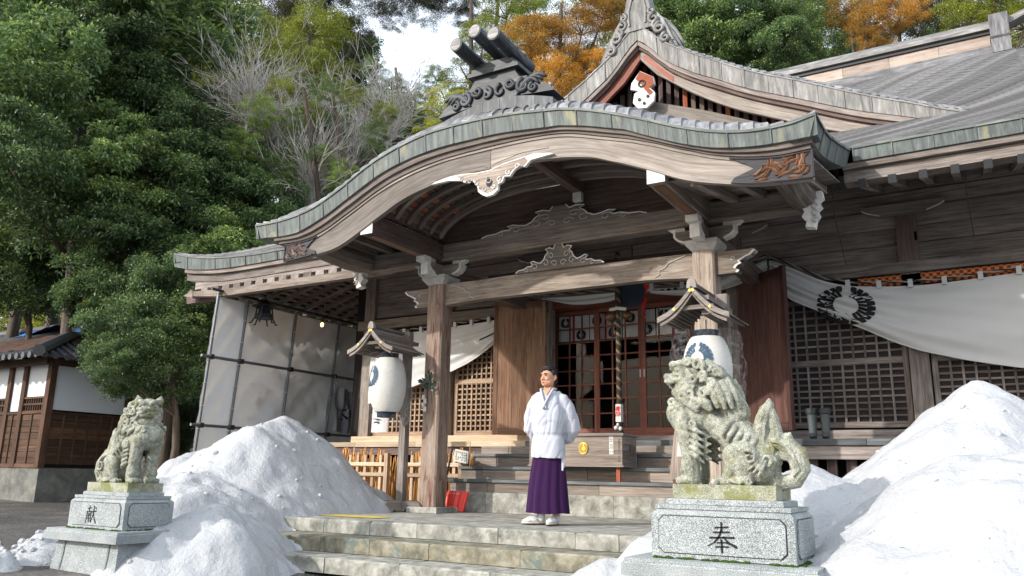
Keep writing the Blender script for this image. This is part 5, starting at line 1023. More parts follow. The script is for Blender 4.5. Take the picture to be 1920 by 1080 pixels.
# evergreen sprig on the left post
sp = thing('evergreen_sprig', 'dark green sacred sprig tied to the left porch post with white paper', 'sprig', (-6.84, 9.18, 1.72)); rr = random.Random(3)
st = MB(); st.tube([(-6.86, 9.15, 1.5), (-6.85, 9.14, 1.7), (-6.80, 9.1, 1.9)], .008, 6); obj('stem', st, BARK, sp)
LEAFS = plain('dark_sprig_leaf', (.015, .04, .03), .35, .5)
for k in range(24):
    a = rr.uniform(0, 6.28); e = rr.uniform(-.3, 1.2); d = Vector((math.cos(a)*math.cos(e), -abs(math.sin(a))*math.cos(e)*.7, math.sin(e))); p = Vector((-6.84+rr.uniform(-.05, .06), 9.12, 1.66+rr.uniform(-.03, .17))); L = rr.uniform(.08, .12); sd = d.cross(Vector((.2, 1, .1))).normalized()*.024; q = p+d*.03
    m = MB(); m.add([q, q+d*L*.5+sd, q+d*L, q+d*L*.5-sd, q+d*L*.5+Vector((0, .008, 0))], [(0, 1, 4), (1, 2, 4), (2, 3, 4), (3, 0, 4)], tuple(d)); obj('leaf', m, LEAFS, sp)
m = MB(); z = 1.60
for i in range(4): m.box(-6.93+.03*(i % 2), -6.88+.03*(i % 2), 9.12, 9.123, z-.07, z); z -= .055
obj('folded_paper', m, PAPERW, sp)
# ================================================================ fence with canes under the veranda
fe = thing('picket_fence', 'low pale picket fence guarding bundles of dry canes under the veranda', 'fence', (-8.4, 10.3, 0))
for k in range(21):
    x = -10.2+.16*k
    if abs(x+8.3) < .09: continue
    obj('picket', MB().box(x-.025, x+.025, 10.29, 10.32, .06, .80), W_PALE, fe)
for x in (-8.46, -8.14, -7.02, -10.3): obj('fence_post', MB().box(x-.035, x+.035, 10.255, 10.325, 0, .83), W_ORANGE, fe)
for x0, x1 in ((-10.3, -8.5), (-8.1, -6.98)):
    for z in (.47, .63, .03): obj('rail', MB().box(x0, x1, 10.262, 10.285, z, z+.055), W_PALE, fe)
cn = thing('cane_bundle', 'orange-brown dry canes standing upright behind the picket fence', 'canes', (-8.4, 10.5, 0)); rr = random.Random(5); c0 = None
for k in range(285):
    x = -10.0+3.05*k/285+rr.uniform(-.02, .02)
    if -8.42 < x < -8.22: continue
    h = rr.uniform(.72, .94) if x < -8.8 or x > -8.0 else rr.uniform(.55, .9); m = MB(); lx = rr.uniform(-.09, .09); y = 10.36+rr.uniform(0, .16); m.tube([(x, y, 0), (x+lx*.5, y+.03, h*.6), (x+lx, y+.05, h)], [.013, .012, .008], 5); obj('cane', m, W_BAMB, cn)
sg = MB(); sg.beam((-7.06, 10.16, .80), (-6.78, 10.12, .76), .012, .18); s_ = tag(obj('paper_notice', sg, PAPERW), 'tilted white notice card with rows of small writing, left of the porch steps', 'notice')
ink('ink_mark', 0, 0, .24, .14, 6, 4, 0, BLACK, s_, lambda a, b, d: Vector((-6.92+a, 10.137-a*.14-.008, .78+b-a*.14)), 9)
# red snow scoop
sh = thing('snow_shovel', 'bright red plastic snow scoop leaning beside the left porch post', 'shovel', (-6.8, 9.75, 0))
m = MB(); n = 14
def scoop(a, b): w_ = .20+.035*b; x = -6.76+w_*(2*a-1); return Vector((x, 9.70-.10*(1-(2*a-1)**2)*.5+.07*b+.012*math.sin(a*math.pi*9), .005+.27*b+.015*math.sin(a*math.pi)))
m.grid(scoop, n*2, 8); m.grid(lambda a, b: scoop(1-a, b)+Vector((0, .012, 0)), n*2, 8); s1 = obj('scoop_blade', m, REDP, sh, smooth=True)
m = MB(); m.tube([(-6.98, 9.78, .25), (-6.955, 9.86, .6), (-6.94, 9.93, .92)], .014, 8); obj('handle', m, IRON, sh); m = MB(); m.box(-7.0, -6.96, 9.66, 9.8, .0, .28); obj('scoop_side', m, REDP, sh)
ink('white_lettering', 0, 0, .26, .035, 7, 1, 0, PAPERW, s1, lambda a, b, d: scoop(.5+a/.42, .86+b*3)+Vector((0, -.012, 0)), 2)
# A-board notice and blocks, boots
ab = thing('notice_board', 'grey leaning notice board with a white paper, half hidden behind the right lion dog', 'notice board', (-3.3, 10.1, .46))
m = MB(); P = [(-3.60, .50), (-3.08, .50), (-3.14, 1.24), (-3.52, 1.24)]; m.prism(P, lambda a, b, d: Vector((a, 9.88+.1*(b-.5)+d, b)), .03, (0, 0, 1)); o = obj('board', m, W_STEP, ab); ob2 = MB(); ob2.prism([(-3.50, .78), (-3.27, .78), (-3.30, 1.17), (-3.47, 1.17)], lambda a, b, d: Vector((a, 9.874+.1*(b-.5)-d, b)), .002); p_ = obj('paper_sheet', ob2, PAPERW, o); ink('ink_mark', 0, 0, .13, .3, 4, 9, 0, BLACK, p_, lambda a, b, d: Vector((-3.385+a, 9.866+.1*(.475+b), .975+b)), 8)
for x in (-3.56, -3.15): obj('leg', MB().box(x, x+.04, 9.9, 9.94, .458, .50), CARVO, ab)
for i, (x, w_, h) in enumerate(((-6.02, .1, .075), (-5.86, .13, .06), (-5.7, .09, .07))): m = chamfer_block(MB(), x, x+w_, 10.95, 11.07, 1.04, 1.04+h, .006); tag(obj('wood_block', m, W_PALE), ['pale squared wood block on the veranda edge, leftmost beside the board door', 'pale wood block on the veranda edge, middle of three', 'small pale wood block nearest behind the priest on the veranda edge'][i], 'block', 'wood blocks on the veranda')
for i, x in enumerate((-2.06, -1.90)):
    m = MB(); m.lathe([(.045, 1.04), (.05, 1.10), (.052, 1.2), (.062, 1.36), (.064, 1.37)], (x, 11.02, 0), 14); m.lathe([(.066, 1.355), (.072, 1.36), (.072, 1.42), (.064, 1.42)], (x, 11.02, 0), 14); m.ell((x, 10.96, 1.075), (.046, .10, .038)); bt = tag(obj('rubber_boot', m, plain('grey_green_rubber', (.07, .085, .085), .4, .5) if i == 0 else MATS['grey_green_rubber'], smooth=True), ['rubber boot standing on the right veranda, the left one of the pair', 'rubber boot standing on the right veranda, the right one of the pair'][i], 'boot', 'pair of rubber boots')
    c = MB(); c.lathe([(.072, 1.35), (.077, 1.36), (.077, 1.425), (.06, 1.425)], (x, 11.02, 0), 14); obj('black_cuff', c, IRON, bt)
# ================================================================ tarpaulin screen on scaffold poles
SXX = -12.4
sf = thing('scaffold_frame', 'steel pipe scaffold frame holding up the pale tarpaulin screen left of the hall', 'scaffold', (SXX, 11, -.3))
YP = [9.84, 10.54, 11.83, 13.12, 14.5]
for y in YP: m = MB(); m.tube([(SXX+.06-.075*4.1, y, -.3), (SXX+.06, y, 3.84)], .027, 10); obj('upright_pole', m, STEEL, sf)
for z in (.1, 1.31, 2.56, 3.8): m = MB(); xq = SXX+.115-.075*(3.8-z); m.tube([(xq, 9.62, z), (xq, 15.2, z)], .027, 10); obj('cross_pole', m, STEEL if z < 3 else IRON, sf)
for y in YP:
    for z in (1.31, 2.56): m = MB(); xq = SXX-.075*(3.8-z); m.box(xq+.05, xq+.15, y-.04, y+.04, z-.045, z+.045); m.tube([(xq+.1, y-.08, z-.02), (xq+.1, y+.08, z-.02)], .012, 6); obj('clamp', m, IRON, sf)
    for k in range(9): z = .35+.42*k; m = MB(); m.tube([Vector((SXX-.075*(3.8-z)+.06+.04*math.cos(t), y+.04*math.sin(t), z+.01*t)) for t in [i*.9 for i in range(8)]], .006, 4); obj('white_cord_tie', m, PAPERW, sf)
m = MB(); m.tube([(-12.3, 9.9, 3.84), (-10.6, 9.9, 3.84)], .02, 6); 
tp = thing('tarpaulin_screen', 'tall pale grey tarpaulin sheets stretched over scaffold poles left of the hall', 'tarpaulin', (SXX, 11, 0))
for (ya, yb) in zip(YP+[], YP[1:]+[15.3]):
    for (za, zb) in ((-.2, 1.3), (1.32, 2.55), (2.57, 3.72)):
        def tf(a, b, ya=ya, yb=yb, za=za, zb=zb):
            y = ya+(yb-ya)*a; z = za+(zb-za)*b; e = math.sin(math.pi*a)*math.sin(math.pi*b)
            d = .08*e+.035*math.sin((a*1.3+(1-b)*1.1)*9+ya*3)*e**.5+.03*noise.noise(Vector((y*3, z*3, 2)))+.045*abs(noise.noise(Vector((y*3+z*3, z*1.2-y*1.2, 5)))); return Vector((SXX-.075*(3.8-z)-d, y, z))
        m = MB(); m.grid(tf, 22, 22, (0, 0, 1)); obj('tarpaulin_sheet', m, CL_TARP, tp, smooth=True)
m = MB(); m.grid(lambda a, b: Vector((-12.4+2.2*a, 15.3+.05*math.sin(a*9+b*5), -.2+3.9*b)), 16, 16); obj('tarpaulin_sheet', m, CL_TARP, tp, smooth=True)
bw = MB()
def bf(a, b): y = 12.95+1.15*a; sag = .16*math.sin(math.pi*a)*(1-b*.3)+.05*abs(math.sin(a*math.pi*3)); return Vector((SXX+.22+.05*math.sin(a*17+b*5)+.03*math.sin(a*40), y, 1.38+1.02*b-(sag if b > .5 else sag*.2)))
bw.grid(bf, 40, 20, (0, 0, 1)); bnn = tag(obj('cloth_banner', bw, CL_GREY, smooth=True), 'sagging grey cloth banner with dark characters tied to the scaffold pole', 'banner'); ink('ink_mark', 0, 0, .8, .5, 4, 2, 0, BLACK, bnn, lambda a, b, d: bf(.5+a/1.15, .45+b)+Vector((.015, 0, 0)), 6)
for a in (.02, .3, .6, .98): y = 12.95+1.15*a; m = MB(); m.tube([(SXX+.22, y-.03, 2.3), (SXX+.17, y, 2.55), (SXX+.24, y+.03, 2.3)], .012, 5); obj('hanging_loop', m, CL_GREY, bnn)
# hanging iron lantern
hl = thing('hanging_iron_lantern', 'black iron lantern with splayed feet hanging under the left eave', 'lantern', (-12.1, 10.75, 3.8)); LX, LY = -12.1, 10.75
m = MB(); m.lathe([(0, 3.80), (.05, 3.79), (.08, 3.74), (.16, 3.69), (.25, 3.65), (.25, 3.64), (0, 3.64)], (LX, LY, 0), 6); obj('lantern_roof', m, IRON, hl)
for k in range(6): a = math.pi/3*k; c, s_ = math.cos(a), math.sin(a); m = MB(); m.beam((LX+.14*c, LY+.14*s_, 3.64), (LX+.17*c, LY+.17*s_, 3.42), .025, .025); obj('corner_bar', m, IRON, hl); m = MB(); m.tube([(LX+.16*c, LY+.16*s_, 3.42), (LX+.2*c, LY+.2*s_, 3.38), (LX+.23*c, LY+.23*s_, 3.31), (LX+.27*c, LY+.27*s_, 3.31)], .014, 6); obj('curled_foot', m, IRON, hl)
m = MB(); m.lathe([(0, 3.41), (.19, 3.41), (.19, 3.44), (0, 3.44)], (LX, LY, 0), 6); m.lathe([(.165, 3.5), (.175, 3.5), (.18, 3.44), (.16, 3.44)], (LX, LY, 0), 6); obj('lantern_tray', m, IRON, hl); m = MB(); m.lathe([(.10, 3.45), (.12, 3.5), (.11, 3.62), (.06, 3.64)], (LX, LY, 0), 12); obj('inner_drum', m, CL_NAVY, hl); m = MB(); m.tube([(LX, LY, 3.8), (LX, LY, 4.2)], .008, 5); obj('chain', m, IRON, hl)
lb = thing('light_bulb', 'glowing bare bulb on a long wire under the left eave', 'light bulb', (-11.55, 11.8, 3.5)); BXp, BYp, BZ = -11.55, 11.78, 3.42
m = MB(); m.ell((BXp, BYp, BZ), (.034, .034, .045), n=16, m=10); obj('bulb_glass', m, bulbm, lb, smooth=True); m = MB(); m.tube([(BXp, BYp, BZ+.05), (BXp, BYp, BZ+.12)], .025, 8); obj('socket', m, IRON, lb); m = MB(); m.tube([(BXp, BYp, BZ+.12), (BXp, BYp, 4.35)], .004, 4); obj('wire', m, IRON, lb)
pl = bpy.data.lights.new('bulb_light', 'POINT'); pl.energy = .5; pl.color = (1, .6, .3); pl.shadow_soft_size = .05; po_ = bpy.data.objects.new('bulb_light', pl); COL.objects.link(po_); po_.location = (BXp, BYp, BZ-.12)
# wires from the right eave
for i, (x, z0) in enumerate(((-1.5, 3.28), (-.02, 3.45))): m = MB(); m.tube([(x, 11.0, z0), (x-.02, 10.5, 3.9 if i else 3.8), (x, 10.3, 4.15)], .007, 5); tag(obj('hanging_rod', m, IRON), ['thin black iron rod hanging from the eave beside the swung right door', 'thin black iron rod hooked from the eave above the big curtain'][i], 'rod', 'thin hanging rods')
# ================================================================ stone lion dogs
def V3(zx, zy, y=0.): return Vector(((540-zx)/790, y, (665-zy)/790))
def cap(m, a, b, ra, rb, n=10):
    a, b = Vector(a), Vector(b); k = 5; m.tube([a+(b-a)*i/k for i in range(k+1)], [ra+(rb-ra)*i/k for i in range(k+1)], n); m.ell(a, ra, n=10, m=7); m.ell(b, rb, n=10, m=7)
def spiral(m, c, r, th, nrm, t0=0, turns=1.3, sgn=1, n=16):
    nrm = Vector(nrm).normalized(); a = nrm.orthogonal().normalized(); b = nrm.cross(a)
    pts = []; rs = []
    for i in range(n+1): t = i/n; an = t0+sgn*t*turns*2*math.pi; rr = r*(1-.85*t); pts.append(Vector(c)+a*rr*math.cos(an)+b*rr*math.sin(an)+nrm*th*.5*t); rs.append(th*(1-.35*t))
    m.tube(pts, rs, 7)
def lion(open_mouth, yaw):
    m = MB()
    E_ = lambda c, r, rot=None: m.ell(c, r, rot, n=16, m=11)
    # chest, torso, rump
    E_(V3(385, 345), (.115, .135, .125)); E_(V3(345, 335), (.08, .115, .085)); E_(V3(440, 350), (.12, .13, .12)); cap(m, V3(440, 345), V3(650, 470), .105, .088, 14); cap(m, V3(540, 400), V3(680, 530), .085, .10, 14)
    cap(m, V3(640, 440), V3(720, 560), .09, .11); E_(V3(700, 590), (.12, .13, .11)); cap(m, V3(440, 300), V3(420, 220), .13, .125, 14)
    for s in (-1, 1):
        # front legs
        cap(m, V3(385, 370, s*.085), V3(405, 500, s*.09), .068, .05); cap(m, V3(405, 500, s*.09), V3(412, 570, s*.09), .05, .047); cap(m, V3(412, 570, s*.09), V3(418, 640, s*.09), .056, .05); E_(V3(405, 600, s*.09), (.055, .055, .05)); E_(V3(395, 648, s*.09), (.07, .055, .03))
        for k in range(4): E_(V3(358+abs(k-1.5)*6, 650, s*.09+(k-1.5)*.026), (.024, .014, .022))
        # haunch and hind foot
        E_(V3(655, 560, s*.10), (.105, .06, .115)); E_(V3(625, 535, s*.105), (.075, .05, .07)); cap(m, V3(620, 570, s*.11), V3(590, 630, s*.115), .05, .035); cap(m, V3(680, 645, s*.12), V3(550, 650, s*.12), .032, .024)
        for k in range(3): E_(V3(532+abs(k-1)*5, 653, s*.12+(k-1)*.026), (.024, .014, .02))
        spiral(m, V3(700, 545, s*.165), .045, .012, (0, s, 0), 0, 1.2, -s); spiral(m, V3(765, 555, s*.12), .035, .012, (0, s, 0), 2, 1.2, s)
        for k in range(3): m.tube([V3(690+20*k, 600+14*k, s*.15), V3(730+10*k, 570+14*k, s*.16), V3(750+8*k, 530+14*k, s*.13)], [.006, .012, .006], 6)
        m.tube([V3(700, 640, s*.14), V3(650, 655, s*.15), V3(600, 648, s*.15)], [.01, .014, .008], 6); spiral(m, V3(690, 648, s*.15), .022, .008, (0, s, 0))
        # flame tufts behind the front leg
        spiral(m, V3(440, 395, s*.15), .03, .013, (0, s, 0), 1, 1.3, s)
        for k in range(5): m.tube([V3(425, 410+28*k, s*.14), V3(460, 425+30*k, s*.155), V3(492, 440+33*k, s*.135)], [.012, .018, .004], 7)
        for k in range(4): m.tube([V3(470, 430+32*k, s*.10), V3(500, 455+32*k, s*.10), V3(520, 450+34*k, s*.10)], [.014, .016, .003], 6)
        # ribs
        for k in range(5): x, z = 590+27*k, 375+22*k; m.tube([V3(x+24, z-10, s*.03), V3(x+8, z+14, s*.085), V3(x-12, z+50, s*.112), V3(x-26, z+82, s*.10)], [.013, .018, .017, .005], 8)
        # mane: round curls on the cheek and neck, long locks lying close along the back
        for (x, z, r, y) in [(432, 252, .042, .125), (500, 255, .038, .138), (530, 205, .03, .128), (468, 118, .04, .108), (446, 182, .036, .122), (492, 170, .032, .128), (392, 268, .034, .12), (556, 160, .028, .10), (335, 292, .034, .105), (515, 128, .03, .09), (560, 250, .03, .118), (465, 300, .034, .135), (590, 215, .027, .085)]: spiral(m, V3(x, z, s*y), r, .0165, (.15, s, 0), x, 1.3, s)
        for (x0, z0, x1, z1, y0, y1) in [(520, 215, 560, 325, .13, .125), (548, 205, 592, 330, .12, .115), (572, 195, 622, 328, .10, .095), (590, 180, 650, 325, .07, .065), (440, 275, 530, 335, .132, .132), (395, 285, 470, 340, .125, .132), (345, 290, 405, 345, .108, .125), (490, 275, 530, 335, .135, .13)]: m.tube([V3(x0, z0, s*y0), V3((x0+x1)/2+4, (z0+z1)/2-4, s*(y0+y1)/2*1.03), V3(x1, z1, s*y1)], [.02, .025, .012], 8)
    for k in range(7): m.tube([V3(480+24*k, 88+33*k, 0), V3(505+24*k, 112+33*k, 0), V3(520+24*k, 150+33*k, 0)], [.022, .03, .014], 8)
    E_(V3(510, 185), (.10, .10, .105)); E_(V3(555, 250), (.08, .095, .085)); cap(m, V3(550, 240), V3(620, 340), .085, .08, 14)
    # tail: loop with rising flame tip
    pts = [V3(740, 640), V3(800, 655), V3(865, 640), V3(895, 590), V3(885, 530), V3(845, 490), V3(795, 478), V3(752, 490)]; m.tube(pts, [.046, .047, .048, .05, .05, .048, .042, .03], 12)
    m.tube([V3(775, 640), V3(765, 590), V3(772, 540), V3(790, 510)], [.04, .05, .05, .04], 10); m.tube([V3(800, 530), V3(850, 545), V3(870, 590)], [.03, .025, .03], 8)
    m.tube([V3(745, 500), V3(730, 460), V3(726, 420), V3(738, 375), V3(755, 330), V3(770, 300), V3(768, 276)], [.05, .055, .052, .048, .042, .026, .006], 10); m.tube([V3(790, 480), V3(792, 420), V3(780, 350), V3(770, 300)], [.05, .035, .028, .01], 9); m.tube([V3(830, 480), V3(848, 450), V3(853, 430)], [.03, .026, .006], 8); m.tube([V3(760, 480), V3(820, 460), V3(838, 432)], [.03, .026, .004], 8)
    for s in (-1, 1):
        spiral(m, V3(765, 505, s*.045), .04, .012, (0, s, 0), 0, 1.3, s); spiral(m, V3(778, 553, s*.05), .028, .011, (0, s, 0), 1, 1.2, s)
        for k in range(4): m.tube([V3(770+k*22, 470+k*4, s*.05), V3(830+k*12, 485+k*12, s*.055), V3(868+k*8, 540+k*18, s*.056), V3(880-k*6, 600+k*8, s*.055)], .006, 5)
        m.tube([V3(745, 470, s*.05), V3(752, 400, s*.045), V3(772, 320, s*.02)], .007, 5)
    # head, turned a little
    R = Matrix.Rotation(yaw, 3, 'Z'); pv = V3(420, 150); H = MB()
    def h(c, r, rot=None): H.ell(c, r, rot, n=18, m=12)
    h(V3(425, 145), (.10, .098, .09)); h(V3(375, 158), (.08, .078, .055)); h(V3(335, 166), (.062, .062, .034)); h(V3(300, 164), (.032, .046, .028)); h(V3(288, 160), (.02, .032, .02))
    h(V3(372, 118), (.055, .075, .034))
    if open_mouth: H.tube([V3(395, 225), V3(360, 236), V3(325, 238), V3(312, 232)], [.045, .034, .026, .014], 12); h(V3(340, 232), (.04, .04, .014)); h(V3(400, 195), (.03, .065, .05)); H.tube([V3(335, 238), V3(345, 262), V3(332, 275)], [.02, .016, .006], 8)
    else: h(V3(335, 198), (.062, .064, .034)); h(V3(375, 205), (.055, .068, .036))
    for s in (-1, 1):
        h(V3(356, 132, s*.05), (.03, .024, .026)); h(V3(346, 134, s*.06), (.017, .016, .018)); H.tube([V3(315, 126, s*.022), V3(338, 104, s*.052), V3(372, 98, s*.07), V3(400, 116, s*.085)], [.014, .022, .02, .01], 9)
        h(V3(292, 158, s*.028), (.02, .018, .018)); H.tube([V3(284, 182, s*.02), V3(312, 190, s*.052), V3(350, 184, s*.072), V3(385, 176, s*.084), V3(405, 160, s*.09)], [.012, .014, .014, .012, .01], 9); h(V3(385, 160, s*.075), (.035, .022, .035)); H.tube([V3(318, 150, s*.045), V3(345, 158, s*.066), V3(372, 150, s*.08)], [.008, .01, .007], 7)
        if open_mouth:
            H.tube([V3(308, 192, s*.034), V3(306, 218, s*.03)], [.012, .004], 8); H.tube([V3(330, 232, s*.03), V3(330, 214, s*.03)], [.01, .004], 7); h(V3(405, 98, s*.08), (.045, .028, .032)); spiral(H, V3(405, 98, s*.10), .03, .012, (0, s, .3)); h(V3(330, 105, s*.045), (.03, .024, .024))
        else: H.tube([V3(405, 115, s*.075), V3(410, 85, s*.092), V3(414, 55, s*.10)], [.042, .034, .006], 9); H.tube([V3(326, 190, s*.055), V3(350, 236, s*.09), V3(395, 255, s*.105)], [.014, .017, .013], 8)
        for (x, z, y) in [(400, 205, .094), (418, 235, .104), (438, 210, .112), (380, 238, .085)]: spiral(H, V3(x, z, s*y), .027, .013, (.1, s, 0), x, 1.2, s)
        H.tube([V3(398, 140, s*.098), V3(416, 165, s*.112), V3(425, 200, s*.115)], [.015, .02, .009], 8)
    if not open_mouth:
        for k in range(7): h(V3(300-abs(k-3)*-5, 196, .019*(k-3)), (.013, .0105, .015))
    else:
        for k in range(5): h(V3(294+abs(k-2)*6, 190, .017*(k-2)), (.009, .009, .014)); h(V3(318+abs(k-2)*6, 222, .015*(k-2)), (.007, .007, .011))
    H.v = [tuple(R @ (Vector(p)-pv)+pv) for p in H.v]; m.add(H.v, H.f, (0, 0, 1)); return m
def lion_thing(name_lab, loc, rz, open_mouth, yaw, sc_=1.0):
    t = thing('stone_lion_dog', name_lab, 'statue', loc, rz, 'guardian lion dog statues', local=True)
    me = remesh(lion(open_mouth, yaw), .0040, 1, .25); me.transform(Matrix.Scale(sc_, 4))
    n = len(me.vertices); co = np.empty(n*3); me.vertices.foreach_get('co', co); no = np.empty(n*3); me.vertices.foreach_get('normal', no); co = co.reshape(-1, 3); no = no.reshape(-1, 3)
    d = np.array([noise.noise(Vector(p)*45)*.0010+noise.noise(Vector(p)*110)*.0011 for p in co]); me.vertices.foreach_set('co', (co+no*d[:, None]).ravel()); put('carved_body', me, KOMA, t)
    m = MB()
    for s in (-1, 1):
        R = Matrix.Rotation(yaw, 3, 'Z'); pv = V3(420, 150)
        c = (R @ (V3(338, 134, s*.066)-pv)+pv)*sc_; m.ell(c, .0085*sc_)
    obj('pupil', m, GRANM, t, org=(0, 0, 0)); return t
def pedestal(x0, x1, yf, zs, label, char, charx, low):
    """zs: top height of the base slab"""
    cx = (x0+x1)/2; t = thing('granite_pedestal', label, 'pedestal', (cx, yf+.4, zs-.5), group='granite pedestals of the lion dogs'); W_ = x1-x0
    def ring(name, r0, r1, z0, z1, mat=GRAN, c=.012):   # insets r0 (bottom), r1 (top)
        m = MB(); vs = []
        for r, z in ((r0, z0), (r0, z1-c if r1 == r0 else z1), (r1+(c if r1 == r0 else 0), z1)): vs += [(x0+r, yf+r, z), (x1-r, yf+r, z), (x1-r, yf+.8-r, z), (x0+r, yf+.8-r, z)]
        m.add(vs, [(3, 2, 1, 0), (8, 9, 10, 11)]+[(4*i+k, 4*i+(k+1) % 4, 4*i+4+(k+1) % 4, 4*i+4+k) for i in range(2) for k in range(4)], (1, 0, 0)); return obj(name, m, mat, t)
    # flaring lower body with corner facets
    m = MB(); prof = [(.02, zs-.60), (.06, zs-.40), (.085, zs-.25), (.095, zs-.10)]; vs = []
    for r, z in prof: vs += [(x0+r, yf+r, z), (x1-r, yf+r, z), (x1-r, yf+.8-r, z), (x0+r, yf+.8-r, z)]
    m.add(vs, [(4*i+k, 4*i+(k+1) % 4, 4*i+4+(k+1) % 4, 4*i+4+k) for i in range(3) for k in range(4)], (0, 0, 1)); lb_ = obj('lower_body', m, GRAN, t)
    for fx in (.22, W_-.22): m = MB(); m.tube([(x0+fx, yf+r-.004, z) for r, z in prof], .012, 5); obj('carved_rib', m, GRAN, lb_)
    for fy in (.2, .6): m = MB(); m.tube([(x1-r+.004, yf+fy, z) for r, z in prof], .012, 5); obj('carved_rib', m, GRAN, lb_)
    ring('base_slab', 0, 0, zs-.10, zs-.02, c=.008); ring('base_slab_step', .012, .045, zs-.019, zs+.0)
    b0, bz = .14, zs+.005; ring('block', b0, b0, bz, bz+.275, c=.03)
    for (fx0, fx1, side) in ((x0+b0+.05, x1-b0-.05, 'f'), (yf+b0+.05, yf+.8-b0-.05, 'r')):
        z0, z1 = bz+.03, bz+.235; c = .03
        def fm(a, b, d, side=side): return Vector((a, yf+b0-.010+d, b)) if side == 'f' else Vector((x1-b0+.010-d, a, b))
        P = [(fx0+c, z0), (fx1-c, z0), (fx1, z0+c), (fx1, z1-c), (fx1-c, z1), (fx0+c, z1), (fx0, z1-c), (fx0, z0+c)]; m = MB(); m.prism(P, fm, .02, (1, 0, 0)); pn = obj('raised_panel', m, GRAN, t)
        g_ = MB(); Q = [(a+(.006 if a > (fx0+fx1)/2 else -.006), b+(.006 if b > (z0+z1)/2 else -.006)) for a, b in P]; g_.prism(Q, lambda a, b, d, fm=fm: fm(a, b, .0085+d*0), .0); g_.v = g_.v[:8]; g_.f = [g_.f[0]]; g_.g = g_.g[:1]; g_.uv = g_.uv[:1]; obj('panel_groove', g_, IRON, pn)
        if side == 'f': brush_char('carved_character', char, .165, lambda a, b, d: Vector((charx+a, yf+b0-.0105-d, bz+.05+b)), BLACK, pn)
    ring('cap_step', b0+.02, b0+.05, bz+.276, bz+.30); ring('cap_step', b0+.07, b0+.07, bz+.302, bz+.335, c=.006)
    m = MB(); m.box(x0+.25, x1-.25, yf+.22, yf+.60, bz+.337, bz+.42); obj('plinth', m, GRANM, t)
    mo = MB(); rr = random.Random(2)
    for k in range(90):
        if rr.random() < .6: a, b = rr.uniform(x0+b0, x1-b0), yf+b0-rr.uniform(-.005, .03)
        else: a, b = x1-b0+rr.uniform(-.005, .04), rr.uniform(yf+b0, yf+.8-b0)
        mo.ell((a, b, zs+.004), (rr.uniform(.008, .03), rr.uniform(.008, .02), rr.uniform(.004, .012)), n=6, m=4)
    o = obj('moss_tuft', mo, MOSSM, t); o['kind'] = 'stuff'
    return bz+.42
zt = pedestal(-1.985, -.874, 4.6, .055, 'granite pedestal carrying the larger, right-hand lion dog, carved with a dark character', '奉', -1.42, True)
lion_thing('open-mouthed stone lion dog in profile facing left on the right pedestal', (-1.478, 5.0, zt), math.pi, True, math.radians(9), 1.045)
zt = pedestal(-7.93, -6.80, 4.6, -.045, 'granite pedestal carrying the smaller-looking left lion dog, dirty snow banked around it', '献', -7.42, True)
lion_thing('closed-mouthed stone lion dog facing right with its chest towards the camera on the left pedestal', (-7.30, 5.0, zt), 0, False, math.radians(-42), 1.08)
# ================================================================ the priest
man = thing('person', 'man in white robe and purple pleated trousers standing with hands behind his back', 'person', (-4.27, 7.93, .004), math.radians(14), local=True)
hz = math.radians(-25); HR = Matrix.Rotation(hz, 3, 'Z'); hc = Vector((0, 0, 1.55))
def hp(x, y, z): return HR @ Vector((x, y, z-1.55))+hc
B_ = MB()
def he(x, y, z, r): B_.ell(hp(x, y, z), r, HR, n=18, m=12)
he(0, .018, 1.615, (.073, .09, .088)); he(0, -.015, 1.575, (.066, .078, .085)); he(0, -.045, 1.52, (.048, .045, .045)); he(0, -.072, 1.497, (.022, .018, .018)); he(-.045, -.015, 1.53, (.028, .05, .04)); he(.045, -.015, 1.53, (.028, .05, .04))
he(.034, -.068, 1.56, (.022, .018, .02)); he(-.034, -.068, 1.56, (.022, .018, .02)); he(0, -.085, 1.622, (.05, .014, .012))
B_.tube([hp(0, -.086, 1.605), hp(0, -.10, 1.575), hp(0, -.112, 1.556)], [.008, .011, .015], 8); he(.012, -.098, 1.552, (.009, .01, .008)); he(-.012, -.098, 1.552, (.009, .01, .008))
for s in (-1, 1): B_.tube([hp(s*.072, .012, 1.60), hp(s*.083, .028, 1.60), hp(s*.084, .03, 1.575), hp(s*.075, .015, 1.545)], [.009, .012, .011, .008], 7)
cap(B_, (0, .015, 1.52), (0, .03, 1.38), .052, .052, 14); B_.ell((0, .02, 1.24), (.14, .09, .15)); B_.ell((0, .02, 1.0), (.14, .10, .2))
for s in (-1, 1):
    cap(B_, (s*.135, .03, 1.33), (s*.21, .10, 1.10), .042, .038); cap(B_, (s*.21, .10, 1.10), (s*.06, .20, .93), .036, .028); cap(B_, (s*.08, .02, .92), (s*.085, .01, .5), .08, .055); cap(B_, (s*.085, .01, .5), (s*.09, .03, .10), .052, .036)
    B_.ell((s*.03, .215, .915), (.042, .018, .035))
    for k in range(4): cap(B_, (s*.0, .225+.006*k, .90+.018*k), (-s*.05, .235+.004*k, .885+.018*k), .009, .007, 6)
    cap(B_, (s*.04, .21, .945), (s*.0, .215, .965), .010, .008, 6)
me = remesh(B_, .0075, 2, .5); put('body', me, SKIN, man)
hb_ = MB(); hb_.ell(hp(0, .034, 1.64), (.081, .092, .083), HR, n=24, m=16); hb_.ell(hp(0, .06, 1.575), (.074, .06, .07), HR, n=18, m=12)
for k in range(11): a = (k-5)*.22; hb_.tube([hp(.07*math.sin(a), -.05*math.cos(a)-.02, 1.70), hp(.076*math.sin(a), -.068*math.cos(a)-.002, 1.682), hp(.079*math.sin(a*1.02), -.076*math.cos(a), 1.662-.008*(k % 3))], [.014, .010, .003], 6)
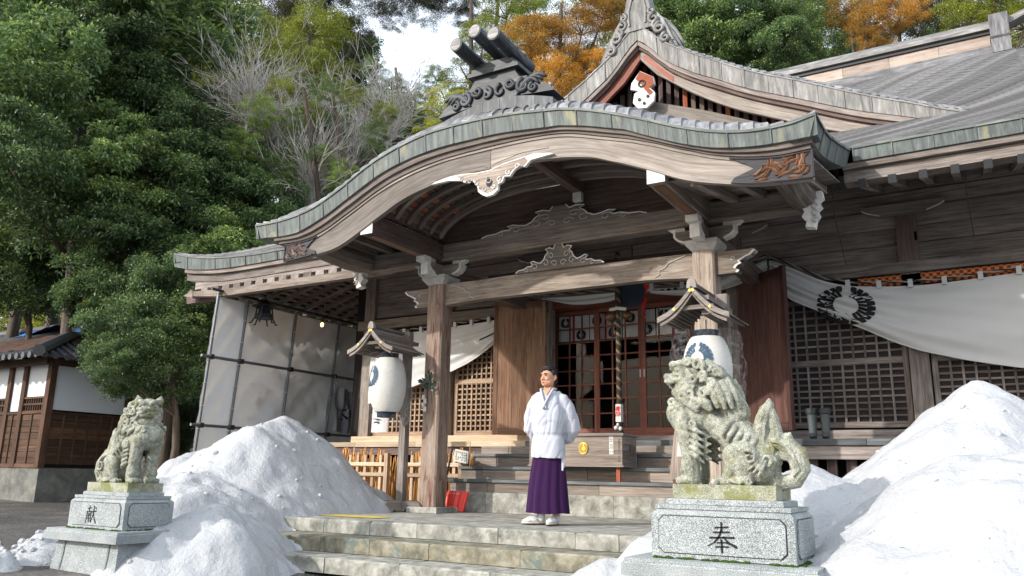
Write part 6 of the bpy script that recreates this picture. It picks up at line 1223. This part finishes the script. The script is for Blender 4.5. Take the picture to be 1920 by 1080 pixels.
for s in (-1, 1): hb_.tube([hp(s*.078, -.01, 1.66), hp(s*.08, -.005, 1.62), hp(s*.079, .0, 1.59)], [.014, .01, .004], 6)
# cut the hair shell away from the face
vs = hb_.v; me = remesh(hb_, .006, 1); put('hair', me, HAIR, man)
fc = MB()
for s in (-1, 1): fc.ell(hp(s*.031, -.086, 1.598), (.0135, .006, .0035), HR, n=10, m=6)
obj('eye', fc, EYEM, man, org=(0, 0, 0)); fc = MB()
for s in (-1, 1): fc.tube([hp(s*.013, -.099, 1.613), hp(s*.03, -.099, 1.620), hp(s*.052, -.086, 1.614)], [.003, .0042, .002], 6)
obj('eyebrow', fc, HAIR, man, org=(0, 0, 0)); fc = MB(); fc.ell(hp(0, -.092, 1.524), (.021, .008, .0035), HR, n=12, m=6); fc.ell(hp(0, -.09, 1.517), (.016, .008, .004), HR, n=12, m=6); obj('lips', fc, LIP, man, org=(0, 0, 0))
# robe
Rb = MB(); prof = [(.695, .195, .150), (.78, .192, .150), (.88, .182, .142), (.94, .170, .130), (1.0, .178, .135), (1.1, .195, .15), (1.2, .195, .148), (1.3, .185, .135), (1.36, .16, .115), (1.41, .115, .09), (1.45, .075, .068)]
n = 40; vs = []
for z, a, b in prof: vs += [(a*math.copysign(abs(math.cos(t))**.85, math.cos(t)), .012+b*math.copysign(abs(math.sin(t))**.85, math.sin(t)), z) for t in [2*math.pi*k/n for k in range(n)]]
Rb.add(vs, [tuple(range(n-1, -1, -1)), tuple((len(prof)-1)*n+k for k in range(n))]+[(i*n+k, i*n+(k+1) % n, (i+1)*n+(k+1) % n, (i+1)*n+k) for i in range(len(prof)-1) for k in range(n)])
for s in (-1, 1):
    x = 1.0 if s > 0 else .88
    Rb.tube([(s*.085, .015, 1.40), (s*.155*x, .02, 1.345), (s*.205*x, .04, 1.25), (s*.24*x, .07, 1.14), (s*.25*x, .11, 1.03), (s*.19*x, .16, .94), (s*.11, .20, .90)], [.05, .072, .082, .09, .098, .085, .06], 18)
    Rb.tube([(s*.235*x, .09, 1.10), (s*.25*x, .12, .99), (s*.235*x, .14, .92)], [.075, .072, .04], 14)
me = remesh(Rb, .0075, 6, .5); nV = len(me.vertices); co = np.empty(nV*3); me.vertices.foreach_get('co', co); no = np.empty(nV*3); me.vertices.foreach_get('normal', no); co = co.reshape(-1, 3); no = no.reshape(-1, 3)
def fold(p):
    x, y, z = p; q = Vector((x*5+z*2.2, y*4, z*2.2-x*1.5)); a = abs(noise.noise(q)); b = abs(noise.noise(Vector((x*11-z*3.5, y*7, z*3.5+x*2+3)))); w_ = math.exp(-((z-.93)/.09)**2)
    return -.011*(1-min(1, a*3))**2-.008*(1-min(1, b*3))**2-.008*math.exp(-((z-.945)/.02)**2)*(1 if abs(x) < .2 else 0)
d = np.array([fold(p) for p in co]); me.vertices.foreach_set('co', (co+no*d[:, None]).ravel()); put('robe', me, CL_ROBE, man)
for s in (-1, 1):
    m = MB(); n_ = 12; pts = []
    for t in [i/n_ for i in range(n_+1)]:
        a = math.pi*(.42-.92*t) if t < .5 else 0
        if t < .4: q = t/.4; ang = math.pi/2*(1-q*1.15); pts.append(Vector((s*.078*math.cos(ang), .03+.062*math.sin(ang), 1.475-.02*q)))
        else: q = (t-.4)/.6; zz = 1.455-.23*q; pts.append(Vector((s*(.074*(1-q))-(.026*q if s > 0 else -.012*q), interp([(1.2, -.137), (1.3, -.126), (1.36, -.106), (1.41, -.085), (1.455, -.045)], zz)-(.012 if s > 0 else .004), zz)))
    m.tube(pts, [.0125]*(n_+1), 8); m.v = [(x, y, z) for x, y, z in m.v]; obj('robe_collar', m, CL_ROBE, man, org=(0, 0, 0), smooth=True)
m = MB(); m.add([(-.045, -.040, 1.468), (.045, -.040, 1.468), (.03, -.086, 1.42), (.004, -.112, 1.372), (-.022, -.090, 1.415)], [(0, 4, 3, 2, 1)], (0, 0, 1)); obj('chest_opening', m, SKIN, man, org=(0, 0, 0))
# hakama with pleats
HK = MB(); nn = 120; hp_ = [(.74, .165, .12), (.66, .178, .128), (.55, .192, .138), (.4, .208, .15), (.25, .222, .16), (.12, .232, .168)]; vs = []
for j in range(25):
    q = j/24*(len(hp_)-1); i = min(int(q), len(hp_)-2); f = q-i; z, a, b = [hp_[i][k]*(1-f)+hp_[i+1][k]*f for k in range(3)]; amp = .004+.02*(j/24)
    for k in range(nn):
        t = 2*math.pi*k/nn; pl_ = (abs(((t*13/(2*math.pi)+.15*math.sin(z*6)) % 1)-.5)*2)**.6; cl = -.06*(j/24)*math.exp(-((t-1.5*math.pi)/.10)**2); rr_ = 1+(pl_-.6)*amp/a*1.6+cl; vs.append((a*rr_*math.cos(t), .02+b*rr_*math.sin(t), z-.006*math.sin(3*t)*(j/24)))
HK.add(vs, [((j+1)*nn+k, (j+1)*nn+(k+1) % nn, j*nn+(k+1) % nn, j*nn+k) for j in range(24) for k in range(nn)], (0, 0, 1)); obj('pleated_trousers', HK, CL_PURP, man, org=(0, 0, 0), smooth=True)
m = MB(); m.box(.165, .185, -.05, -.046, .57, .72); m.box(.178, .196, -.044, -.04, .60, .72); obj('white_tie_end', m, CL_ROBE, man, org=(0, 0, 0))
TABI = plain('white_tabi', (.66, .66, .66), .8); SOLE = plain('cream_sandal', (.62, .56, .45), .6)
for s, ang in ((-1, -62), (1, -12)):
    Rf = Matrix.Rotation(math.radians(ang), 3, 'Z'); c = Vector((s*.085, .03, 0)); f = MB()
    def fp(x, y, z): return tuple(Rf @ Vector((x, y, z))+c)
    for (y, z, r) in [(.0, .055, (.038, .05, .05)), (-.07, .05, (.042, .07, .038)), (-.14, .04, (.042, .055, .026)), (-.175, .035, (.03, .03, .02))]: f.ell(fp(0, y, z), r, Rf, n=14, m=9)
    f.tube([fp(0, .01, .05), fp(0, .01, .16)], [.042, .045], 12); me = remesh(f, .007, 2); put('tabi_sock', me, TABI, man)
    m = MB(); P = [(.042*math.cos(t)*(1.05 if math.sin(t) < 0 else .9), -.075+.135*math.sin(t)) for t in [2*math.pi*k/24 for k in range(24)]]; m.add([fp(a, b, .0) for a, b in P]+[fp(a, b, .012) for a, b in P], [tuple(range(23, -1, -1))]+[(k, (k+1) % 24, 24+(k+1) % 24, 24+k) for k in range(24)]+[tuple(range(24, 48))]); so = obj('sandal', m, IRON, man, org=(0, 0, 0))
    m = MB(); P = [(a*1.04, -.075+(b+.075)*1.02) for a, b in P]; m.add([fp(a, b, .0125) for a, b in P]+[fp(a, b, .024) for a, b in P], [tuple(range(23, -1, -1))]+[(k, (k+1) % 24, 24+(k+1) % 24, 24+k) for k in range(24)]+[tuple(range(24, 48))]); obj('sandal_edge', m, SOLE, so, org=(0, 0, 0))
    m = MB()
    for q in (-1, 1): m.tube([fp(0, -.15, .068), fp(q*.025, -.11, .082), fp(q*.046, -.06, .05), fp(q*.045, -.03, .02)], .007, 6)
    obj('sandal_strap', m, PAPERW, so, org=(0, 0, 0))
# ================================================================ side hut on the left
hut = thing('side_hut', 'low dark plank hut with white plaster panels and tiled roof, far left', 'hut', (-17.6, 9.9, 0)); HX, HY = -17.6, 9.9
def ub(name, x0, x1, y0, y1, z0, z1, mat, parent=hut, g=None): return obj(name, MB().box(x0, x1, y0, y1, z0, z1, g), mat, parent)
ub('foundation', HX-9, HX, HY, HY+2.05, -.5, .50, CONC)
FP = [0, .95, 1.55, 3.1, 3.9, 5.4, 7.2]
for d in FP: ub('corner_post' if d == 0 else 'wall_post', HX-d-.13, HX-d+.02, HY-.04, HY+.1, .5, 2.75, W_HUT)
for i, (a, b) in enumerate(zip(FP, FP[1:])):
    x0, x1 = HX-b+.02, HX-a-.13
    n = 8
    for k in range(n): z0 = .58+1.07*k/n; ub('wall_plank', x0, x1, HY+.0, HY+.03, z0, z0+1.07/n-.008, W_HUT)
    nb = max(2, int((x1-x0)/.27))
    for q in range(1, nb): x = x0+(x1-x0)*q/nb; ub('plank_batten', x-.018, x+.018, HY-.022, HY+.0, .58, 1.65, W_HUT)
    if i == 1 or (b-a) < .7: ub('plaster_panel', x0, x1, HY+.02, HY+.05, 1.72, 2.72, PLASTER)
    else:
        ub('plaster_panel', x0, x1, HY+.02, HY+.05, 2.03, 2.72, PLASTER); f = ub('slatted_window', x0, x1, HY+.02, HY+.05, 1.72, 2.0, DARKV)
        for q in range(1, 9): x = x0+(x1-x0)*q/9; ub('window_slat', x-.012, x+.012, HY-.005, HY+.018, 1.72, 2.0, W_HUT, f)
        for z in (1.70, 1.86, 2.0): ub('window_rail', x0, x1, HY-.02, HY+.018, z-.02, z+.02, W_HUT, f)
    ub('sill_beam', x0, x1, HY-.03, HY+.03, .50, .58, W_HUT); ub('middle_rail', x0, x1, HY-.03, HY+.03, 1.65, 1.70, W_HUT)
SP = [0, 1.9]
for d in SP[1:]: ub('wall_post', HX-.1, HX+.05, HY+d-.08, HY+d+.08, .5, 2.75, W_HUT)
for i, (a, b) in enumerate(zip(SP, SP[1:])):
    y0, y1 = HY+a+.1, HY+b-.08
    for k in range(8): z0 = .58+1.07*k/8; ub('wall_plank', HX-.03, HX+.005*(k % 2), y0, y1, z0, z0+1.07/8-.01, W_HUT)
    for q in range(1, 6): y = y0+(y1-y0)*q/6; ub('plank_batten', HX+.005, HX+.025, y-.018, y+.018, .58, 1.65, W_HUT)
    ub('plaster_panel', HX-.05, HX-.02, y0+.02, y1-.02, 1.74, 2.70, PLASTER); ub('middle_rail', HX-.02, HX+.03, y0, y1, 1.65, 1.70, W_HUT)
ub('wall_core', HX-9, HX-.06, HY+.06, HY+1.95, .5, 2.75, DARKV)
ub('eave_beam', HX-9, HX+.25, HY-.3, HY-.15, 2.68, 2.82, W_HUT); ub('eave_beam', HX+.1, HX+.25, HY-.14, HY+3.0, 2.68, 2.82, W_HUT)
# hipped tile roof: rows of round cover tiles
EO = .75; RZ = 1.15
def hr(x, y): d = min(HX+EO-x, y-(HY-EO)); return 2.78+.42*min(d, 3.4)
rf = MB(); rf.add([(HX+EO, HY-EO, 2.78), (HX+EO-3.4, HY-EO+3.4, 4.2), (HX-9, HY-EO+3.4, 4.2), (HX-9, HY-EO, 2.78)], [(0, 1, 2, 3)], (1, 0, 0)); rf.add([(HX+EO, HY-EO, 2.78), (HX+EO, HY+3.0, 2.78), (HX+EO-3.4, HY+3.0, 4.2), (HX+EO-3.4, HY-EO+3.4, 4.2)], [(0, 1, 2, 3)], (0, 1, 0)); rfo = obj('tile_bed', rf, TILE, hut)
k = 0
for i in range(36):
    x = HX+EO-.1-.25*i; L = min(3.4, HX+EO-x); m = MB(); P = [(x, HY-EO+L*t, 2.80+.42*L*t) for t in (0, .5, 1)]; m.tube(P, .055, 7); obj('cover_tile_row', m, TILE, hut); m = MB(); m.tube([(x, HY-EO-.02, 2.80), (x, HY-EO+.01, 2.80)], .07, 8); obj('eave_end_tile', m, TILE, hut)
for i in range(15):
    y = HY-EO+.1+.25*i; L = min(3.4, y-(HY-EO)); m = MB(); P = [(HX+EO-L*t, y, 2.80+.42*L*t) for t in (0, .5, 1)]; m.tube(P, .055, 7); obj('cover_tile_row', m, TILE, hut); m = MB(); m.tube([(HX+EO+.02, y, 2.80), (HX+EO-.01, y, 2.80)], .07, 8); obj('eave_end_tile', m, TILE, hut)
m = MB(); m.tube([(HX+EO+.05, HY-EO-.05, 2.86), (HX+EO-1.6, HY-EO+1.6, 3.58), (HX+EO-3.4, HY-EO+3.4, 4.34)], [.13, .12, .12], 8); obj('hip_ridge', m, TILE, hut); m = MB(); m.tube([(HX+EO-3.4, HY-EO+3.4, 4.3), (HX-9, HY-EO+3.4, 4.3)], .14, 8); m.tube([(HX+EO-3.4, HY-EO+3.4, 4.3), (HX+EO-3.4, HY+3.0, 4.3)], .14, 8); obj('top_ridge', m, TILE, hut)
def litter(u, v): x = HX-6+5.6*u; y = HY-.4+1.9*v; return Vector((x, y, hr(x, y)+.08+.06*noise.noise(Vector((x*4, y*4, 0)))))
m = MB(); m.grid(litter, 40, 14); o = tag(obj('leaf_litter', m, LITTER, hut), kind='stuff')
def tarpf(u, v): x = HX+EO-3.3-3.4*u; y = HY-EO+3.4-.7+1.3*v; return Vector((x, y, 4.36-.42*max(0, (HY-EO+3.4)-y)-.3*max(0, y-(HY-EO+3.4))+.12*abs(noise.noise(Vector((x*2, y*2, 3))))+.1*math.sin(u*5)))
m = MB(); m.grid(tarpf, 30, 12); tag(obj('blue_tarpaulin', m, BLUETARP, smooth=True), 'crumpled bright blue tarp lying over the ridge of the tiled hut roof', 'tarpaulin')
def tarpg(u, v): x = HX+EO-3.3+2.6*u; y = HY-EO+3.4-.2*v-2.5*u*0-.0+.0*v-2.35*u+.35*v; return Vector((x, y, 4.50-.40*2.5*u+.04*noise.noise(Vector((x*3, y*3, 1)))))
m = MB(); m.grid(tarpg, 40, 6); tag(obj('blue_tarpaulin', m, BLUETARP, smooth=True), 'long narrow blue tarp strip along the right-hand roof edge of the hut', 'tarpaulin')
# ================================================================ trees
def crown_mesh(name, seed, nclump, nleaf, leaf, mat, shape='round', droop=.2, flat=.8):
    """unit-radius crown: leaves spread over many small clumps inside an uneven volume"""
    rg = np.random.default_rng(seed); C = []
    while len(C) < nclump:
        p = rg.uniform(-1, 1, 3); r = np.linalg.norm(p)
        if shape == 'cone': ok = (p[2] > -1) and math.hypot(p[0], p[1]) < .62*(1-p[2])/2+.08
        else: ok = .45 < r < 1.0 and (p[2] > -.75)
        if ok: C.append(p*(.82+.25*rg.random()))
    C = np.array(C); cr = rg.uniform(.16, .30, nclump)*(1 if shape != 'cone' else .7)
    if shape == 'flatclump': C[:, 2] = np.round(C[:, 2]*3.2)/3.2+rg.normal(0, .05, nclump)
    idx = rg.integers(0, nclump, nleaf); d = rg.normal(size=(nleaf, 3)); d /= np.linalg.norm(d, axis=1)[:, None]; d[:, 2] = np.where(rg.random(nleaf) < .7, np.abs(d[:, 2]), d[:, 2])
    pos = C[idx]+d*cr[idx][:, None]*(rg.random(nleaf)[:, None]**.35)*np.array([1, 1, flat if shape != 'flatclump' else .45])
    # leaf frame
    a = rg.normal(size=(nleaf, 3))+d*1.0; a[:, 2] -= droop; a /= np.linalg.norm(a, axis=1)[:, None]; b = np.cross(a, rg.normal(size=(nleaf, 3))*.8+np.array([0, 0, 1.0])); b /= np.linalg.norm(b, axis=1)[:, None]+1e-9
    L = leaf[0]*rg.uniform(.6, 1.25, nleaf)[:, None]; Wd = leaf[1]*rg.uniform(.7, 1.2, nleaf)[:, None]
    V = np.stack([pos, pos+a*L*.5+b*Wd, pos+a*L-np.array([0, 0, 1])*L*.12, pos+a*L*.5-b*Wd], 1).reshape(-1, 3)
    me = bpy.data.meshes.new(name); n = nleaf; me.vertices.add(4*n); me.vertices.foreach_set('co', V.ravel()); me.loops.add(4*n); me.loops.foreach_set('vertex_index', np.arange(4*n)); me.polygons.add(n); me.polygons.foreach_set('loop_start', np.arange(n)*4)
    me.update(); me.validate(); me.materials.append(mat); at = me.attributes.new('rnd', 'FLOAT', 'FACE'); at.data.foreach_set('value', np.clip(rg.random(n)*.7+.3*(d[:, 2]*.5+.5), 0, 1)); return me  # besides random tone, clump tops are coloured lighter as if lit from above
CM = {
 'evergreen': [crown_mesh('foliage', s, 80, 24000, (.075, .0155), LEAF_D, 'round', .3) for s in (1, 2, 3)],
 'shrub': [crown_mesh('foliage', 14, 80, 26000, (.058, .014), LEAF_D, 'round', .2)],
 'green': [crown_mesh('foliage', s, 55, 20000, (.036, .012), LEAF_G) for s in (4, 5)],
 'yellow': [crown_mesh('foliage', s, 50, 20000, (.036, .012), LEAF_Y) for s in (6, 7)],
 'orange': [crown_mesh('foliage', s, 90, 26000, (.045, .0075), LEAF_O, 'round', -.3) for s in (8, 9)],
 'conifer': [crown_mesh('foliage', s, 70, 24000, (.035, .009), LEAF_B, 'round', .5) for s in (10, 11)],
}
KL = {'evergreen': ('evergreen_tree', 'dark glossy evergreen'), 'green': ('broadleaf_tree', 'mid green broadleaf tree'), 'yellow': ('yellow_green_tree', 'sunlit yellow-green tree'), 'orange': ('cedar_tree', 'rusty orange cedar'), 'conifer': ('conifer_tree', 'dusky brown-green conifer'), 'shrub': ('evergreen_shrub', 'dense dark evergreen shrub')}
TRN = {}
def raydir(u, v): d = F_*CAMF+R_*(u-960)-U_*(v-540); return d
def at(u, v, D): d = raydir(u, v); k = D/math.hypot(d.x, d.y); return Vector((0, 0, .51))+d*k
TR = random.Random(11)
def tree(kind, clumps, D, label, trunk=None, group=None, limbs=True, straight=False):
    """clumps: (u, v, radius_px, dd) positions of foliage masses seen from the forecourt, at distance D (+dd)"""
    nm, _ = KL[kind]; P = [(at(u, v, D+dd), r*(D+dd)/1700.) for u, v, r, dd in clumps]; c = sum((p for p, r in P), Vector())/len(P)
    if trunk: tp_ = at(trunk, 900, D)
    else: tp_ = Vector((c.x, c.y, 0))
    gz = ground_z(tp_.x, tp_.y); t = thing(nm, label, 'shrub' if kind == 'shrub' else 'tree', (tp_.x, tp_.y, gz), group=group)
    top = max(p.z for p, r in P); tr = .011*(top-gz)+.05; m = MB(); pts = [Vector((tp_.x, tp_.y, gz-.3))]; n = 7
    for i in range(1, n+1): q = i/n; pts.append(Vector((tp_.x+(0 if straight else (c.x-tp_.x)*q**2)+TR.uniform(-.1, .1), tp_.y+(0 if straight else (c.y-tp_.y)*q**2)+TR.uniform(-.1, .1), gz+(top-gz)*q)))
    m.tube(pts, [tr*(1.3 if i == 0 else 1-.75*i/n) for i in range(n+1)], 9); obj('trunk', m, BARK, t, smooth=True)
    for p, r in P:
        q = min(.8, max(.15, (p.z-r*.6-gz)/(top-gz+.01))); i = min(n-1, int(q*n)); s0 = pts[i]; mid_ = (s0+p)/2+Vector((0, 0, -.1*r)); lm = MB(); lm.tube([s0, mid_, p+Vector((0, 0, -.1*r))], [tr*.45, tr*.3, tr*.1], 6)
        for k in range(7): a = TR.uniform(0, 6.28); e = TR.uniform(-.1, 1); dv = Vector((math.cos(a)*math.cos(e), math.sin(a)*math.cos(e), math.sin(e)))*r*.8; lm.tube([p+Vector((0, 0, -.1*r)), p+dv*.5+Vector((0, 0, -.05*r)), p+dv], [tr*.12, tr*.07, tr*.03], 4, False)
        if limbs: obj('limb', lm, BARK, t, smooth=True)
        me = TR.choice(CM[kind]); o = bpy.data.objects.new('crown', me); COL.objects.link(o); o.parent = t; o.location = p-Vector(t.location); o.scale = (r*TR.uniform(.95, 1.1), r*TR.uniform(.95, 1.1), r*TR.uniform(.85, 1.0)); o.rotation_euler = (TR.uniform(-.2, .2), TR.uniform(-.2, .2), TR.uniform(0, 6.28))
    return t
# near evergreens on the left
tree('evergreen', [(60, 150, 150, 0), (180, 90, 130, 1), (20, 300, 120, -1), (240, 200, 130, 1.5), (120, 40, 110, 2)], 21, 'tall dark glossy evergreen filling the top left corner', 90)
tree('evergreen', [(330, 300, 140, 0), (250, 330, 120, -.5), (400, 370, 120, 1), (160, 390, 140, .5), (300, 210, 110, 2), (330, 420, 120, 0), (430, 300, 80, 1)], 21, 'broad dark evergreen with layered branches left of the porch roof', 250)
tree('evergreen', [(60, 430, 130, 0), (0, 400, 110, 1), (30, 520, 100, 0)], 24, 'evergreen at the left edge with lighter leaves in the middle height', 30)
tree('evergreen', [(420, 480, 120, 0), (480, 400, 100, .5), (350, 540, 110, 0), (250, 480, 120, 0), (200, 560, 80, 1)], 20, 'dark evergreen immediately behind the left eave corner', 300)
tree('shrub', [(290, 690, 100, 0), (350, 640, 100, .5), (230, 640, 90, .5), (310, 580, 110, 1), (380, 580, 80, 1), (220, 690, 55, -.3)], 17.6, 'dense dark glossy shrub overhanging the hut, just behind the left lion dog', 320)
tree('green', [(480, 210, 42, 0), (545, 225, 36, .5), (610, 170, 36, 0), (700, 250, 36, 0), (640, 330, 40, 0), (455, 275, 45, 0), (520, 330, 45, 0), (600, 290, 30, 0)], 20.3, 'light green leafy sprays mixed among the bare twigs', 600, limbs=False)
tree('yellow', [(660, 180, 34, 0), (720, 215, 34, 0), (585, 215, 34, 0), (525, 170, 34, 0)], 20.8, 'small yellow-green sprays in front of the bare twig tops', 690, limbs=False)
tree('shrub', [(300, 810, 70, 0), (370, 790, 70, 0), (340, 730, 60, 1), (240, 830, 50, 1)], 24, 'low dark shrubs in shade between the hut and the tarpaulin screen', 330)
tree('green', [(560, 340, 80, 0), (620, 250, 50, 0), (520, 270, 60, 1), (660, 340, 60, 0), (600, 400, 60, 0), (540, 420, 70, 0), (480, 330, 60, 1), (690, 290, 40, 0)], 22, 'mid green tree tangled with bare twigs left of the porch roof', 640)
tree('yellow', [(400, 110, 90, 0), (340, 150, 70, 1), (470, 150, 90, 1), (560, 130, 80, 0), (450, 60, 80, 2)], 34, 'rounded yellow-green tree top behind the dark evergreens', 430)
tree('yellow', [(590, 60, 80, 0), (520, 90, 70, 0), (620, 140, 60, 1), (520, 210, 70, -1), (610, 200, 60, 0)], 38, 'yellow-green crown below the brownish conifers at the top centre-left', 560)
tree('conifer', [(600, 20, 80, 0), (660, 70, 60, 0), (560, -10, 80, 1), (540, 40, 50, 0), (645, 130, 50, 0)], 46, 'brown-green conifer cut by the top edge left of the sky gap', 620)
tree('conifer', [(300, 20, 70, 0), (260, -10, 60, 1), (360, 10, 50, 0)], 46, 'brown conifer top peeping out above the upper left evergreens', 310)
tree('conifer', [(790, -25, 80, 0), (730, -10, 65, 0), (850, -5, 60, 0), (690, 0, 60, 1), (800, 25, 48, 0), (735, 38, 42, 0), (870, 30, 40, 0)], 36, 'conifer whose drooping branches hang across the top of the sky gap', 912, limbs=False, straight=True)
tree('green', [(730, 230, 75, 0), (680, 225, 70, 1), (780, 190, 45, 0), (735, 165, 36, 1), (700, 130, 34, 1), (820, 150, 34, 1)], 33, 'grey-green thin-leaved tree below the sky gap', 740)
tree('yellow', [(880, 150, 60, 0), (840, 200, 60, 0), (905, 80, 65, 1), (950, 30, 80, 2), (820, 260, 50, 0)], 31, 'bright yellow-green tree directly behind the log ornament', 880)
tree('orange', [(1040, 90, 90, 0), (1090, 60, 75, 1), (990, 80, 75, 0), (1030, 160, 75, -1), (1110, 130, 60, 0), (1130, 30, 60, 1), (960, 150, 50, 0)], 29, 'rusty orange cedar between the log ornament and the upper gable', 1050)
tree('evergreen', [(1180, -20, 90, 0), (1130, -30, 80, 0), (1240, 20, 80, 0)], 36, 'dark tree behind the gable peak, cut by the top edge', 1190)
tree('evergreen', [(1330, 90, 100, 0), (1400, 60, 100, 1), (1300, 20, 90, 0), (1460, 100, 80, 0)], 34, 'dark green tree behind the right slope of the upper gable', 1380)
tree('green', [(1480, 30, 90, 0), (1400, -20, 90, 1), (1540, 80, 70, 0), (1500, 110, 50, 0)], 36, 'mid green tree above the main ridge, left of the orange-tipped cedar', 1500)
tree('orange', [(1640, 40, 60, 0), (1690, 20, 60, 0), (1590, 20, 55, 1), (1640, 80, 40, 0)], 34, 'orange-tipped cedar above the main ridge', 1640)
tree('conifer', [(1760, 20, 70, 0), (1720, 60, 55, 0), (1590, 60, 60, 2)], 37, 'dusky conifer right of the orange-tipped cedar, above the ridge', 1740)
tree('yellow', [(1850, 10, 80, 0), (1900, -10, 80, 1), (1820, 40, 50, 0), (1920, 50, 50, 0)], 30, 'bright yellow-green tree at the top right corner', 1870)
tree('yellow', [(110, 610, 60, 0), (150, 560, 50, 0), (20, 600, 50, 1)], 40, 'sunlit yellow-green thicket glimpsed between the trunks beyond the hut', 120)
for i, (u, D, w_) in enumerate(((78, 26, .17), (100, 24, .14), (8, 27, .16))):
    b = at(u, 700, D); b.z = ground_z(b.x, b.y); m = MB(); lean = (.9 if i == 1 else .1); m.tube([b+Vector((0, 0, -.3)), b+Vector((lean*.4, 0, 4)), b+Vector((lean, .2, 8)), b+Vector((lean*1.2, .2, 13))], [w_*1.2, w_, w_*.85, w_*.6], 12); tr_ = thing('bare_trunk_tree', ['thick dark tall trunk behind the blue tarp, the left of two', 'slimmer sunlit leaning trunk behind the blue tarp, the right of two', 'dark trunk at the far left edge behind the hut'][i], 'tree', tuple(b)); obj('trunk', m, BARK, tr_, smooth=True); o = bpy.data.objects.new('crown', CM['evergreen'][i]); COL.objects.link(o); o.parent = tr_; o.location = (lean, 0, 13.5); o.scale = (3.2, 3.2, 2.4)
USED = set()
def wl_label(kind, u, row):
    t = wl0(kind, u, row)
    while t in USED: t += (', further right' if 'further' not in t else ' still')
    USED.add(t); return t
def wl0(kind, u, row):
    place = next(t for lim, t in ((80, 'at the far left edge'), (250, 'above the hut roof'), (400, 'behind the layered evergreens'), (560, 'behind the left eave corner'), (700, 'behind the bare twigs'), (860, 'below the sky gap'), (1000, 'behind the log ornament'), (1150, 'left of the gable peak'), (1300, 'behind the gable peak'), (1480, 'above the right gable slope'), (1640, 'over the left part of the main ridge'), (1800, 'over the right part of the main ridge'), (9999, 'at the far right edge')) if u < lim)
    return '%s in the %s woodland row %s' % (KL[kind][1], ('nearest', 'middle', 'farthest')[row], place.replace('the ', ''))
# dense background woodland rising up the slope
k = 0
for row, (D, n, vt) in enumerate(((48, 13, 150), (60, 14, 60), (75, 14, -30))):
    for i in range(n):
        u = -150+2300*(i+.5*(row % 2))/n+TR.uniform(-40, 40)
        if 630 < u < 930: vtt = max(vt, 205)
        else: vtt = vt
        kind = TR.choice(['evergreen', 'green', 'conifer', 'green', 'yellow']) if u < 1200 else TR.choice(['evergreen', 'evergreen', 'green', 'conifer']); r = TR.uniform(90, 120)*48/D*1.15
        tree(kind, [(u, vtt+60, r, 0), (u+TR.uniform(-50, 50), vtt+190, r*1.1, 1), (u+TR.uniform(-50, 50), vtt+340, r*1.1, 0)]+([(u, vtt+500, r*1.2, 0)] if row == 0 else []), D, wl_label(kind, u, row), None, 'woodland trees on the slope'); k += 1
# bare twiggy bushes
def twigs(u, v, rpx, D, label, seed):
    rg = random.Random(seed); c = at(u, v, D); r = rpx*D/1700; b = Vector((c.x, c.y, ground_z(c.x, c.y))); t = thing('bare_twig_tree', label, 'tree', tuple(b), group='bare twiggy trees'); m = MB(); s0 = c-Vector((0, 0, r*1.3))
    m.tube([b, (b+s0)/2+Vector((.2, 0, 0)), s0, c], [.07, .05, .035, .02], 7); obj('trunk', m, TWIG, t); m = MB()
    for k in range(100):
        a = rg.uniform(0, 6.28); e = rg.uniform(.1, 1.45); d = Vector((math.cos(a)*math.cos(e), math.sin(a)*math.cos(e), math.sin(e))); p = s0+Vector((0, 0, rg.uniform(0, r))); L = r*rg.uniform(.9, 2.0); q = p.copy(); pts = [p.copy()]
        for i in range(5): d = (d+Vector((rg.uniform(-.25, .25), rg.uniform(-.25, .25), rg.uniform(-.2, .2)))).normalized(); q = q+d*L/5; pts.append(q.copy())
        m.tube(pts, [.014, .012, .010, .008, .006, .004], 3, False)
        for j in range(7):
            i = rg.randint(1, 5); d2 = (d+Vector((rg.uniform(-1, 1), rg.uniform(-1, 1), rg.uniform(-.6, .9)))).normalized(); q2 = pts[i]; L2 = L*rg.uniform(.15, .35); m.tube([q2, q2+d2*L2*.5+Vector((0, 0, .03)), q2+d2*L2+Vector((rg.uniform(-.1, .1), 0, .06))], [.008, .006, .003], 3, False)
    obj('twigs', m, TWIG, t)
twigs(520, 190, 110, 22.5, 'pale bare twiggy tree top left of centre, in front of the yellow-green crown', 1); twigs(470, 150, 80, 21.5, 'pale bare twigs beside the big dark evergreen near the top', 2); twigs(660, 240, 110, 22, 'pale tangle of bare twigs right beside the porch roof slope', 3); twigs(730, 190, 90, 23, 'thin bare saplings below the sky gap', 4); twigs(590, 300, 90, 21, 'lower tangle of bare twigs above the left roof slope', 5)
